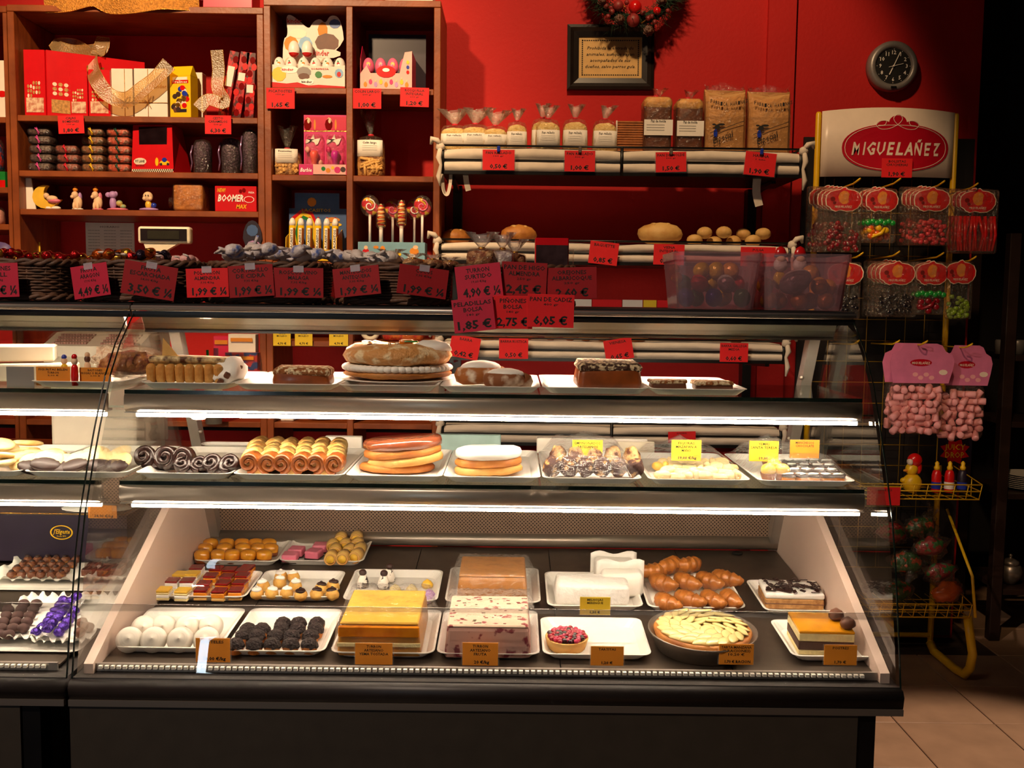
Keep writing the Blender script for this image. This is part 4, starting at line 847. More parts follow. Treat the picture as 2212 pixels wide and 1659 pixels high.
cloth_strip('thin cloth tie looping under the upper bread basket beside the shelves', ((955, 375, 3.72), (958, 410, 3.72), (966, 420, 3.72), (972, 400, 3.72), (974, 372, 3.72)), .012)
cloth_strip('short cloth tie hanging under the upper bread basket', ((1005, 372, 3.74), (1008, 395, 3.74), (1012, 412, 3.74)), .02)
cloth_strip('long pale cloth tie hanging at the far end of the upper bread basket', ((1636, 380, 3.74), (1634, 415, 3.74), (1640, 445, 3.74)), .03)
# flour bags and loaves in the upper basket
zt = RZ[0][0] - .0115
m_crumbs = mat('bread_crumbs', 'F0DA9A', .8, col2='D8B468', thr=(.4, .65), ns=60, bump=.5, bs=140)
fb = [(982, 260, 3.775, 62, 'leftmost bag of grated bread with red tie, beside the shelving'), (1026, 258, 3.77, 62, 'short bag of grated bread with wide film top, second from the shelving'), (1069, 262, 3.765, 56, 'short bag of grated bread, third, above the first red tag'), (1116, 262, 3.765, 46, 'bag of grated bread with crumpled low film top, before the gap'), (1171, 255, 3.79, 50, 'bag of grated bread half hidden behind its twin'), (1183, 257, 3.75, 54, 'tall bag of grated bread in front of its twin'), (1241, 256, 3.77, 56, 'tall bag of grated bread with one upright film tuft'), (1305, 258, 3.77, 54, 'tall bag of grated bread beside the brown stack')]
for i, (px, pn, Y, wpx, lb) in enumerate(fb):
    c = W(px, 330, Y); h = W(px, pn + (10 if i < 3 else 0), Y).z - zt
    tied_bag('crumb_bag', lb, 'bread crumbs', (c.x, Y, zt), S(wpx, Y), h, .075, m_crumbs, neck=(.55 if i < 3 else .38), fan=(.42 if i < 3 else .26), tie=m_redr, lab='Pan rallado', labz=(.2 if i < 3 else .1, .62), group='bags of grated bread', content='crumbs', cb=.003, topm=m_cellotop, lean=(R(-.01, .02), 0))
# brown stack of toast slices
cx = W(1362, 290, 3.80).x; t = thing('toast_pack', 'brown stack of sliced toast between grated bread and sandwich loaf', 'toast', (cx, 3.79, zt)); hh = W(1362, 262, 3.80).z - zt
m_toast = mat('brown_toast', 'A86430', .6, nz=.2, ns=40, bump=.3)
for k in range(14): part('slice', MB().rbox(R(-.002, .002), .05 + R(-.002, .002), hh * (k + .5) / 14, S(62, 3.8), .1, hh / 14 - .0012, .002, 1, 1), m_toast, t)
part('paper_edge', MB().bx(-S(32, 3.8), -S(29, 3.8), -.004, .0, 0, hh), m_white, t)
# sandwich loaves
m_loafd = mat('dark_loaf_crust', '6A3A20', .5, nz=.3, ns=30)
for px, x0, x1, pt, lb in ((1425, 1391, 1455, 206, 'sandwich loaf in clear film with white label, the taller one'), (1492, 1462, 1522, 210, 'sandwich loaf in clear film with white label, beside the flour sack')):
    cx, w, h = dims(x0, x1, pt, zt, 3.76); t = thing('sandwich_loaf', lb, 'bread', (cx, 3.76, zt), (0, 0, 0), 'bagged sandwich loaves')
    part('loaf', MB().shade().rbox(0, .055, h / 2, w * .94, .105, h * .97, .016, 3, 3), m_loafd, t); part('loaf_top', MB().shade().rbox(0, .055, h * .87, w * .97, .111, h * .24, .02, 3, 3), m_bread, t)
    mb = MB().shade(); mb.rbox(0, .055, h / 2, w, .114, h, .02, 3, 3); ruffle(mb, (0, .05, h), .005, w * .22, h * .16, lean=(.012, 0)); part('film_bag', mb, m_cello, t)
    part('tie', MB().shade().ell((-.004, .045, h + .002), (.013, .008, .007), 8, 6), m_redr, t)
    lb_ = part('paper_label', MB().bx(-w * .48, w * .49, -.005, -.0042, h * .31, h * .58), m_white, t); letter(lb_, [('Pan de molde', 0, h * .53, .011, w * .5)] + [('mmmmmmmmmmm', -.01, h * (.48 - .045 * k), .004, w * .6) for k in range(3)], m_ink, -.0058)
# paper flour sacks
for x0, x1, pt, lb in ((1528, 1615, 196, 'brown paper flour sack in clear film, next to the sandwich loaf'), (1622, 1712, 200, 'brown paper flour sack in clear film, at the far end of the basket')):
    cx, w, h = dims(x0, x1, pt, zt, 3.75); t = thing('flour_sack', lb, 'flour sack', (cx, 3.75, zt), (0, 0, 0), 'paper flour sacks')
    rg = []
    for f, kx, ky in ((0, .94, .9), (.05, 1, 1), (.6, 1, 1), (.85, 1, .8), (.97, 1.02, .25), (1, 1.02, .12)):
        rg.append([(w / 2 * kx * a, .055 + .05 * ky * b, h * f + (.014 * a * a if f > .9 else 0)) for a, b in ((-1, -.7), (-.85, -1), (0, -1.06), (.85, -1), (1, -.7), (1, .7), (.85, 1), (0, 1.06), (-.85, 1), (-1, .7))])
    part('paper_sack', MB().shade(False).loft(rg), m_brownpaper, t)
    part('film_bag', MB().shade().loft([[(p[0] * 1.03, .055 + (p[1] - .055) * 1.1, p[2] * .99) for p in r] for r in rg[:-1]] + [[(w / 2 * 1.08 * math.cos(2 * PI * j / 10 + 2.6), .055 + .02 * math.sin(2 * PI * j / 10 + 2.6), h * 1.13 + .012 * math.sin(j * 2.4)) for j in range(10)]], (True, False)), m_cello, t)
    for k, ch in enumerate('FABRICA'): pass
    letter(t, [(ch, w * (-.40 + .062 * k), h * (.80 - .05 * math.sin(PI * k / 13)), h * .06, w * .05) for k, ch in enumerate('FABRICA HARINAS') if ch != ' '], m_ink, -.0062, name='sack_lettering')
    letter(t, [('Especial', w * .05, h * .22, h * .1, w * .55, .01, .35)], m_ink, -.0062, name='script', rot=(0, -.35, 0))
    part('printed_lines', MB().box(0, -.006, 0, w * .9, .001, .002).xf(0, Matrix.Translation((0, 0, h * .42)) @ Matrix.Rotation(-.35, 4, 'Y')).box(0, -.006, h * .08, w * .7, .001, .002), m_ink, t)
    prints(t, 'printed_goat', [(-w * .28, h * .32, w * .05, h * .07, m_blue), (-w * .24, h * .42, w * .07, h * .04, m_ink), (-w * .14, h * .46, w * .09, h * .02, m_ink), (-w * .32, h * .46, w * .05, h * .015, m_ink)], y=-.0062)
# tags on the baskets
def clip(o, m, w, h):
    part('clip', MB().rbox(0, -.004, h * .52, .012, .01, .022, .003, 1, 1), m, o)
YT = 3.675
tg = [(1043, 1111, 324, 367, 0, ['PAN RALLADO'], '150 gr', '0,50 €', 0, 'under the short grated bread bags', m_blue), (1220, 1285, 326, 370, 1, ['PAN RALLADO'], '500 gr', '1,00 €', 0, 'under the tall grated bread bags', m_steel), (1417, 1482, 329, 371, 0, ['PAN DE MOLDE'], '500 gr', '1,50 €', -2, 'under the sandwich loaves', m_steel), (1609, 1675, 330, 379, 0, ['HARINA'], '1 kilo', '1,90 €', 5, 'tilted, under the flour sacks', m_blue)]
for x0, x1, y0, y1, _, ti, sm, pr, an, lb, cm in tg:
    o = sign('red tag reading %s on the upper bread basket, %s' % (pr, lb), x0, x1, y0, y1, YT, ti, sm, pr, m_redcard, ang=an, group='bread basket tags', holder=True); clip(o, cm, S(x1 - x0, YT), S(y1 - y0, YT))
for x0, x1, y0, y1, ti, sm, pr, an, lb in ((1273, 1335, 523, 571, ['BAGUETTE'], '', '0,85 €', 6, 'on the second bread basket, tilted'), (1412, 1478, 528, 572, ['VIENA', 'INTEGRAL'], '', '0,55 €', 1, 'on the second bread basket, beside the plastic tubs'), (1600, 1675, 534, 575, ['PULGA'], '', '0,30 €', 0, 'behind the plastic tubs'), (972, 1036, 726, 774, ['BARRA'], '', '0,42 €', 10, 'seen under the canopy, above the cream roscon'), (1078, 1141, 731, 775, ['BARRA RUSTICA'], '', '0,50 €', 0, 'seen under the canopy, above the sugared buns'), (1306, 1367, 732, 778, ['VIENESA'], '', '0,65 €', -10, 'seen under the canopy, above the almond loaf'), (1555, 1616, 741, 782, ['BARRA GALLEGA', 'MEDIA'], '', '0,60 €', 0, 'seen under the canopy, above the two small cakes'), (1443, 1503, 932, 956, ['INTEGRAL'], '', '', -2, 'seen between the glass shelves, above a yellow card')):
    sign('red tag reading %s %s' % (pr, lb) if pr else 'red tag without a visible price ' + lb, x0, x1, y0, y1, 3.665, ti, sm, pr, m_redcard, ang=an, group='bread basket tags')
# bread in the lower baskets
def bread(label, px, py, Y, L, r, m, zb, rot=(0, 0, 0), group='bread in the wall baskets', cuts=2):
    t = thing('bread_roll', label, 'bread', (W(px, py, Y).x, Y, zb), rot, group)
    part('crumb_body', MB().shade().ell((0, 0, r * .8), (L, r, r * .8), 14, 8, amp=.08, fr=30, sd=px * .1), m, t)
    if cuts:
        mb = MB().shade()
        for k in range(cuts): mb.ell((-L * .3 + L * .6 * k / max(cuts - 1, 1), 0, r * 1.42), (L * .16, r * .6, r * .16), 8, 6)
        part('crust_cut', mb, m_bread, t)
    return t
zb = RZ[1][0] - .0115
bread('long pale loaf at the near end of the second bread basket', 1120, 545, 3.78, .07, .045, m_crust, zb, (0, 0, .3))
bread('round golden loaf in the second bread basket behind a red tag', 1425, 545, 3.79, .085, .055, m_bread, zb)
for k in range(8): bread('small pale roll in the heap behind the plastic tubs, %s from the shelving' % ORD[k], 1500 + k * 21, 540, 3.76 + .05 * (k % 3), .03, .028, m_bread, zb + (.03 if k % 2 else 0), (0, 0, k), cuts=0)
bread('pale loaf lying far back in the second bread basket beside the shelves', 985, 520, 3.92, .06, .04, m_crust, zb)
zb = RZ[2][0] - .0115
for k, (px, L) in enumerate(((1005, .05), (1060, .07), (1130, .07), (1190, .03), (1230, .028), (1265, .03), (1300, .03), (1340, .035), (1370, .03), (1385, .03), (1590, .05))):
    bread('golden roll in the third bread basket, %s from the shelving' % ORD[k], px, 735, 3.77, L, .035, m_crust, zb, (0, 0, .1 * k), cuts=1)
zb = RZ[3][0] - .0115
for k, px in enumerate((1480, 1520, 1560, 1600, 1640)):
    bread('brown roll in the lowest bread basket, %s one' % ORD[k], px, 930, 3.77, .035, .03, m_crust, zb, (0, 0, .3 * k), cuts=1)

# ------------------------------------------------------------------ wall: sign, wreath, clock
Y0 = YW
A, B = W(1226, 55, Y0), W(1409, 197, Y0); c = (A + B) / 2; w, h = (B.x - A.x), (A.z - B.z)
t = thing('framed_notice', 'dark framed notice about animals hanging below the wreath', 'framed notice', (c.x, Y0 - .03, c.z), (0, math.radians(-.5), 0))
mb = MB(); f_ = .135 * w
def ring(k, y): return [(-w / 2 + k, y, -h / 2 + k), (w / 2 - k, y, -h / 2 + k), (w / 2 - k, y, h / 2 - k), (-w / 2 + k, y, h / 2 - k)]
mb.loft([ring(0, .029), ring(0, .004), ring(.012, 0), ring(f_ * .55, .008), ring(f_, .014), ring(f_, .02)], (False, False)); part('frame', mb, mat('dark_brown_frame', '1C1410', .35, nz=.2), t)
pp = part('notice_paper', MB().box(0, .02, 0, w - 1.9 * f_, .002, h - 1.9 * f_), mat('parchment', 'D8AE6A', .6, nz=.08), t)
iw, ih = w - 2 * f_, h - 2 * f_; bd = MB()
n = 26
for i in range(n):
    for s in (-1, 1): bd.box(-iw * .44 + iw * .88 * i / (n - 1), .0182, s * ih * .42, iw * .022, .0016, ih * .022)
for i in range(18):
    for s in (-1, 1): bd.box(s * iw * .445, .0182, -ih * .42 + ih * .84 * i / 17, iw * .018, .0016, ih * .03)
part('printed_border', bd, m_ink, t, stuff=True)
letter(t, [(q, 0, ih * zz, ih * .075, iw * ww, .004, .25) for q, zz, ww in (('Prohibida la entrada de', .20, .74), ('animales, aunque vayan', .05, .76), ('acompañados de sus', -.10, .64), ('dueños, salvo perros guía.', -.25, .80))], m_ink, .0178)
part('front_pane', MB().box(0, .016, 0, iw * 1.02, .001, ih * 1.02), clear('picture_glass', gloss=.015), t)
# wreath: only its lower half shows
wc = W(1364, -32, Y0); wr = S(86, Y0)
t = thing('wreath', 'green fir wreath with red balls and cones, cut by the top of the frame', 'wreath', (wc.x, Y0 - .105, wc.z))
part('ring', MB().shade().tube([(wr * math.cos(a * PI / 12), 0, wr * math.sin(a * PI / 12)) for a in range(24)], .022, 6, closed=True), m_fir, t)
mb = MB(); rr = random.Random(3)
for i in range(2600):
    a = rr.uniform(PI * .95, PI * 2.05) if i < 2100 else rr.uniform(0, PI); q = Vec((wr * math.cos(a), 0, wr * math.sin(a))) + Vec((rr.gauss(0, .018), rr.gauss(0, .022), rr.gauss(0, .018)))
    d = Vec((math.cos(a) * rr.uniform(-.3, 1) + rr.gauss(0, .6), rr.gauss(-.4, .5), math.sin(a) * rr.uniform(-.3, 1) + rr.gauss(0, .6))).normalized(); e = q + d * rr.uniform(.025, .055); s_ = d.orthogonal().normalized() * .0016
    mb.add([q - s_, q + s_, e], [(0, 1, 2)])
part('fir_needles', mb, m_fir, t, stuff=True)
for k, (px, py, r, m, nm) in enumerate(((1366, 48, .026, m_berry, 'frosted_apple'), (1370, 20, .026, m_red, 'glass_ball'), (1334, 17, .021, m_berry, 'frosted_apple'), (1417, 28, .016, m_red, 'glass_ball'), (1320, 30, .012, m_berry, 'berry'), (1308, 18, .011, m_berry, 'berry'), (1318, 20, .011, m_berry, 'berry'), (1302, 2, .022, m_red, 'glass_ball'), (1386, 32, .011, m_berry, 'berry'), (1398, 44, .011, m_berry, 'berry'), (1406, 40, .010, m_berry, 'berry'), (1412, 52, .010, m_berry, 'berry'), (1352, 10, .010, m_berry, 'berry'), (1440, 28, .009, m_berry, 'berry'), (1312, 40, .010, m_berry, 'berry'))):
    q = W(px, py, Y0 - .11); part(nm, MB().shade().ell((q.x - wc.x, -.035, q.z - wc.z), (r, r, r), 12, 8), m, t)
m_cone = mat('pine_cone', '5A3420', .6, nz=.3)
for px, py in ((1336, 48), (1398, 72), (1300, 8), (1425, 8)):
    q = W(px, py, Y0 - .1); mb = MB().shade(False); b0 = (q.x - wc.x, -.03, q.z - wc.z)
    for lv in range(5):
        for j in range(7):
            a = j * 2 * PI / 7 + lv * .45; r_ = .017 * (1 - .15 * lv); mb.ell((b0[0] + r_ * math.cos(a), b0[1] - .006 * lv, b0[2] + r_ * math.sin(a)), (.006, .004, .006), 5, 4)
    part('pine_cone', mb, m_cone, t)
mb = MB().shade()
for px, py, ex, ey in ((1385, 50, 1402, 38), (1430, 20, 1420, 5), (1345, 8, 1352, 20), (1448, 38, 1442, 26)): mb.tube([tuple(W(px, py, Y0 - .12) - Vec((wc.x, Y0 - .105, wc.z))), tuple(W(ex, ey, Y0 - .125) - Vec((wc.x, Y0 - .105, wc.z)))], .003, 5)
part('gold_twig', mb, m_gold, t)
# clock
c = W(1921, 148, Y0); r = S(52, Y0)
t = thing('wall_clock', 'round silver wall clock with black dial above the sweets rack', 'clock', (c.x, Y0 - .055, c.z))
m_silv = mat('silver_plastic', '8E8884', .4, .4, nz=.06)
mb = MB().shade(); mb.lathe([(r * .86, -.053), (r, -.045), (r * 1.0, -.015), (r * .93, -.004), (r * .80, 0), (r * .72, -.008), (r * .70, -.014)], 40, caps=(True, True)); mb.xf(0, Matrix.Rotation(PI / 2, 4, 'X')); part('case', mb, m_silv, t)
mb = MB(); mb.lathe([(r * .705, -.004), (r * .705, 0)], 32); mb.xf(0, Matrix.Rotation(PI / 2, 4, 'X')); mb.xf(0, Matrix.Translation((0, .0115, 0))); part('dial', mb, m_blackm, t)
letter(t, [(str(n_), r * .53 * math.sin(n_ * PI / 6), r * .53 * math.cos(n_ * PI / 6) - r * .07, r * .15, None) for n_ in range(1, 13)], m_white, .0088, name='numerals')
mb = MB()
for k in range(12): a = k * PI / 6; mb.box(r * .66 * math.sin(a), .0096, r * .66 * math.cos(a), .002, .001, .002)
part('minute_marks', mb, m_white, t, stuff=True)
def hand(nm, ang, L, wd, tail=0.0):
    a = math.radians(ang); mb = MB().box(0, .0075, (L - tail) / 2, wd, .0012, L + tail); mb.xf(0, Matrix.Rotation(a, 4, 'Y')); part(nm, mb, m_white, t)
hand('minute_hand', 24, r * .60, .003, .01); hand('hour_hand', 205, r * .38, .004); hand('second_hand', 76, r * .4, .0015, .02)
part('hub', MB().shade().ell((0, .006, 0), (.004, .003, .004), 8, 6), m_white, t)
part('maker_badge', MB().box(0, -.0025, -r * .86, r * .22, .002, r * .09), m_black, t)
# ------------------------------------------------------------------ wicker baskets on the counter top
ZC = 1.3955
def wicker(label, x0, x1, Yf, dep, h, e=.62):
    cx = (W(x0, 620, Yf + .03).x + W(x1, 620, Yf + .03).x) / 2; w = W(x1, 620, Yf + .03).x - W(x0, 620, Yf + .03).x
    t = thing('wicker_basket', label, 'basket', (cx, Yf + dep / 2, ZC), (0, 0, 0), 'wicker baskets on the counter')
    def sp(a, k, z):
        c, s = math.cos(a), math.sin(a)
        return ((w / 2 - .006) * k * abs(c) ** e * (1 if c >= 0 else -1), (dep / 2 - .006) * k * abs(s) ** e * (1 if s >= 0 else -1), z)
    N = 72; mb = MB().shade()
    for i in range(int(h / .0062) - 3):
        z = .018 + i * .0062; k = .93 + .07 * z / h
        mb.tube([sp(2 * PI * j / N, k + .010 * (1 if (j // 2 + i) % 2 else -1), z) for j in range(N)], .0033, 4, closed=True)
    part('woven_side', mb, m_wicker, t, stuff=True)
    mb = MB().shade()
    for j in range(N // 4): mb.tube([sp(2 * PI * (j * 4 + .5) / N, .925, .004), sp(2 * PI * (j * 4 + .5) / N, .995, h)], .0026, 5)
    part('stakes', mb, m_wicker, t, stuff=True)
    mb = MB().shade()
    for q in (0, 1): mb.tube([Vec(sp(2 * PI * j / 96, 1.0 + .012 * math.cos(j * .9 + q * PI), h + .0045 * math.sin(j * .9 + q * PI))) for j in range(96)], .0058, 5, closed=True)
    part('braided_rim', mb, m_wicker, t)
    mb = MB().shade()
    for q in (0, 1): mb.tube([Vec(sp(2 * PI * j / 96, .985 + .015 * math.cos(j * .7 + q * PI), .0095 + .004 * math.sin(j * .7 + q * PI))) for j in range(96)], .0055, 5, closed=True)
    part('braided_foot', mb, m_wicker, t)
    part('basket_floor', MB().prismz([sp(2 * PI * j / 36, .92, 0)[:2] for j in range(36)], .004, .010), m_wicker, t)
    mb = MB().shade(); part('filling_board', MB().prismz([sp(2 * PI * j / 36, .93, 0)[:2] for j in range(36)], h - .004, h + .0025), m_wicker, t)
    return t, cx, w
hb = W(560, 572, 2.2).z - ZC
BK = []
for x0, x1, lb, Yf in ((-110, 152, 'wicker basket of red and gold wrapped chocolates at the left edge', 2.20), (157, 425, 'wicker basket of orange and dark wrapped candies below the till display', 2.195), (436, 704, 'wicker basket of white and blue wrapped shortbreads', 2.195), (711, 975, 'wicker basket of cellophane wrapped coconut sweets', 2.195), (979, 1250, 'wicker basket of tied cellophane bags behind the stack of six red tags', 2.195)):
    BK.append(wicker(lb, x0, x1, Yf, .235, hb))
zf = ZC + hb + .0035
def wrapped(label, x, y, z, L, r, mats, rot, group, film=False):
    k = ('wc', L, r, tuple(m.name for m in mats))
    if k not in _MC:
        mb = MB().shade(); mb.mi(0).ell((0, 0, 0), (L, r, r), 10, 8, amp=.25, fr=70, sd=L)
        me1 = mb.mesh('candy_body', [mats[0]]); mb = MB().shade()
        ends = []
        for s in (-1, 1):
            mb = MB().shade(); mb.loft([[(s * (L * q), rr * math.cos(2 * PI * j / 8), rr * sq * math.sin(2 * PI * j / 8)) for j in range(8)] for q, rr, sq in ((.9, r * .25, 1), (1.15, r * .35, .6), (1.6, r * .95, .25))], (False, True)); ends.append(mb.mesh('twisted_end', [mats[-1]]))
        _MC[k] = (me1, ends)
    t = thing('wrapped_candy', label, 'candy', (x, y, z), rot, group); part('candy_body', _MC[k][0], None, t); [part('twisted_end', e, None, t) for e in _MC[k][1]]; return t
m_fr = mat('red_foil', 'B01418', .22, .75, nz=.4, ns=90, bump=.6, bs=100); m_fo = mat('orange_foil', 'C85A18', .25, .7, nz=.4, ns=90, bump=.6, bs=100); m_fd = mat('dark_foil', '2A2030', .3, .6, nz=.5, ns=90, bump=.6)
m_wx = mat('white_blue_wax_paper', 'D8CCC8', .45, col2='5A70B0', thr=(.56, .66), ns=30, bump=.5, bs=60); m_wp = mat('white_wax_paper', 'DCCEC2', .5, nz=.06, bump=.5, bs=50)
rr = random.Random(11)
def heap(k, n, mats, L, r, label, group, x0=-.46, x1=.46, extra=0.0):
    t, cx, w = BK[k]; y = t.location.y
    for i in range(n):
        u = x0 + (x1 - x0) * (i + .5) / n; m = mats[i % len(mats)]
        px_ = cx + u * w * .88 + rr.uniform(-.008, .008); py_ = y + rr.uniform(-.075, .05)
        lift = r * .85 + (rr.uniform(.0, extra) if extra else 0)
        wrapped(label[i % len(label)], px_, py_, zf + lift, L * .82, r * .92, m, (rr.uniform(-.4, .4), rr.uniform(-.35, .35), rr.uniform(-1.4, 1.4)), group)
heap(0, 30, [(m_fr, m_gold), (m_fr, m_fr), (m_gold, m_fr)], .014, .010, ['red foil chocolate with gold twisted ends in the basket at the left edge', 'all-red foil chocolate in the basket at the left edge', 'gold foil chocolate with red twisted ends in the basket at the left edge'], 'red and gold chocolates', extra=.012)
heap(1, 14, [(m_fo, m_gold), (m_fd, m_fd), (m_gold, m_fo), (m_fr, m_cloth)], .018, .013, ['orange foil candy with gold ends in the basket below the till display', 'dark foil candy in the basket below the till display', 'gold foil candy with orange ends in the basket below the till display', 'red foil candy with white ends in the basket below the till display'], 'foil candies', x1=.2, extra=.012)
heap(1, 8, [(m_pkc, m_wp)], .020, .010, ['pale pink candied fruit piece at one end of the foil candy basket'], 'candied fruit pieces', x0=.15, x1=.48)
heap(2, 16, [(m_wx, m_wx), (m_wp, m_wx), (m_wx, m_wp)], .030, .016, ['shortbread in blue-printed white paper heaped in its basket', 'shortbread in white paper with blue-printed ends heaped in its basket', 'shortbread in blue-printed paper with plain white ends heaped in its basket'], 'paper-wrapped shortbreads', extra=.02)
heap(3, 12, [(m_wp, m_wx), (m_wp, m_wp)], .028, .014, ['white paper sweet with blue-printed ends in the basket before the lollipop stand', 'plain white paper sweet in the basket before the lollipop stand'], 'paper-wrapped sweets', x1=.05, extra=.012)
# pointed white wrapper and blue-printed wrappers that stick up
for px, py, lb, m in ((543, 546, 'white wrapper standing upright above the shortbread heap', m_wx), (728, 575, 'blue printed white wrapper at the end of the shortbread basket', m_wx), (620, 552, 'flat white wrapped sweet lying before the candy tubes', m_wp)):
    c = W(px, py, 2.33); wrapped(lb, c.x, 2.33, max(c.z, zf + .02), .026, .018, (m, m), (0, -1.2 if px == 543 else .3, .4), 'wrappers sticking up')
def cello_bag(label, px, pt, Y, wpx, m_in, lift=0.0, tie=m_gold):
    zb = zf + .0015 + lift; c = W(px, 600, Y); h = (W(px, pt, Y).z - zb)
    return tied_bag('cellophane_bag', label, 'sweet bag', (c.x, Y, zb), S(wpx, Y), h * .55, .06, m_in, neck=.85, fan=.42, tie=tie, group='cellophane sweet bags', topm=m_cellotop, content='sweets', cb=.006, sq=.8, film=m_cello)
m_coco = mat('coconut_sweet', 'C8A070', .7, col2='8A4A2A', thr=(.4, .6), ns=60, bump=.8); m_dried = mat('dried_fig_mix', '6A4030', .6, col2='A07048', thr=(.4, .6), ns=50, bump=.8); m_alm = mat('white_sugar_almonds', 'D8D0C8', .5, col2='A89AA0', thr=(.4, .6), ns=60, bump=.7)
for px, pt, Y, wp_, m, lb in ((845, 540, 2.30, 56, m_dried, 'cellophane bag of brown sweets in front of the lollipop stand'), (893, 548, 2.26, 50, m_coco, 'cellophane bag of coconut sweets, second in its basket'), (935, 550, 2.30, 48, m_coco, 'cellophane bag of coconut sweets beside the shelf post'), (972, 556, 2.32, 40, m_coco, 'small cellophane bag of sweets at the gap between two baskets'), (1040, 505, 2.28, 66, m_coco, 'tall cellophane bag with gold tie above the pink tag'), (1085, 506, 2.30, 52, m_alm, 'tall cellophane bag of white sugared almonds with open top'), (1112, 520, 2.36, 50, m_dried, 'cellophane bag behind the sugared almonds')):
    cello_bag(lb, px, pt, Y, wp_, m)
cx, w, h = dims(1156, 1229, 514, zf + .002, 2.25)
t = thing('fig_box', 'box with red lid and dark window standing in the basket beside the red tags', 'box', (cx, 2.25, zf + .002)); part('box_body', MB().rbox(0, .03, h / 2, w, .06, h, .002, 1, 1), m_redbox, t)
patch(t, 'dark_window', 0, h * .38, w * .94, h * .74, mat('fig_window', '3A2A2C', .12, nz=.5, ns=25)); part('clear_side', MB().bx(w / 2 + .001, w / 2 + .012, .002, .058, 0, h * .6), m_cello, t)
# price signs on the baskets
G = 'red basket price signs'
for x0, x1, y0, y1, Y, ti, sm, pr, mt, an, yw, lb in (
    (-58, 40, 569, 642, 2.175, ['BOMBONES', 'LICOLL'], '17,95 €/kg', '4,49 € ¼', m_rose, -2, 0, 'rose sign cut off by the left edge, ending in € ¼'),
    (150, 241, 572, 642, 2.18, ['FRUTA', 'ARAGON'], '17,95 €/kg', '4,49 € ¼', m_rose, -8, -.25, 'rose sign lettered FRUTA ARAGON, 4,49 €'),
    (268, 378, 570, 642, 2.18, ['FRUTA', 'ESCARCHADA'], '14,00 €/kg', '3,50 € ¼', m_shadecard, 9, .2, 'crimson sign lettered FRUTA ESCARCHADA, 3,50 €'),
    (401, 495, 580, 642, 2.175, ['POLVORON', 'ALMENDRA'], '7,95 €/kg', '1,99 € ¼', m_redcard, -2, -.1, 'red sign lettered POLVORON ALMENDRA'),
    (494, 591, 573, 641, 2.172, ['CORTADILLO', 'DE CIDRA'], '7,95 €/kg', '1,99 € ¼', m_shadecard, -4, 0, 'crimson sign lettered CORTADILLO DE CIDRA'),
    (592, 698, 579, 643, 2.178, ['ROSCOS VINO', 'MALAGA'], '7,95 €/kg', '1,99 € ¼', m_shadecard, 0, .06, 'crimson sign lettered ROSCOS VINO MALAGA'),
    (718, 823, 577, 639, 2.18, ['MANTECADOS', 'ANTEQUERA'], '7,95 €/kg', '1,99 € ¼', m_shadecard, -6, -.2, 'crimson sign lettered MANTECADOS ANTEQUERA'),
    (860, 967, 577, 640, 2.18, ['COCOS'], '7,95 €/kg', '1,99 € ¼', m_shadecard, 7, .2, 'crimson sign lettered COCOS'),
    (985, 1084, 572, 645, 2.165, ['TURRON', 'SURTIDO'], '19,60 €/kg', '4,90 € ¼', m_rose, -7, -.1, 'rose sign lettered TURRON SURTIDO, upper row'),
    (1083, 1181, 567, 640, 2.17, ['PAN DE HIGO', 'ALMENDRA'], '250 gr', '2,45 €', m_shadecard, 2, 0, 'crimson sign lettered PAN DE HIGO ALMENDRA, upper row'),
    (1182, 1289, 578, 646, 2.173, ['OREJONES', 'ALBARICOQUE'], '250 gr', '2,60 €', m_shadecard, -2, 0, 'crimson sign lettered OREJONES ALBARICOQUE, upper row'),
    (978, 1068, 644, 716, 2.105, ['PELADILLAS', 'BOLSA'], '140 gr', '1,85 €', m_rose, -7, -.08, 'rose sign lettered PELADILLAS BOLSA, lower row'),
    (1066, 1150, 639, 710, 2.11, ['PIÑONES', 'BOLSA'], '140 gr', '2,75 €', m_redcard, 0, 0, 'red sign lettered PIÑONES BOLSA, lower row'),
    (1139, 1240, 636, 707, 2.106, ['PAN DE CADIZ'], '400 gr', '6,05 €', m_redcard, 1, .0, 'red sign lettered PAN DE CADIZ, lower row')):
    o = sign(lb, x0, x1, y0, y1, Y, ti, sm, pr, mt, ang=an, yaw=yw, group=G, ph=.24)
    if 'upper' not in lb and Y > 2.12: part('sticky_tape', MB().box(0, -.0012, S(y1 - y0, Y) * .46, .022, .0006, .014), clear('sticky_tape_film', rough=.5, fk=.2, haze=.25, hazecol='E8E4F0'), o)
# price strip lying at the back of the counter
t = thing('price_strip', 'row of small red and white price labels lying along the back of the counter', 'price strip', (W(1350, 660, 2.55).x, 2.575, ZC))
for k, (m, x0, x1) in enumerate(((m_white, 1240, 1280), (m_redcard, 1282, 1345), (m_white, 1347, 1390), (m_yellow, 1392, 1420), (m_redcard, 1422, 1462))): part('price_label', MB().box((S((x0 + x1) / 2 - 1350, 2.57)), 0, .010, S(x1 - x0, 2.57), .0015, .018), m, t)
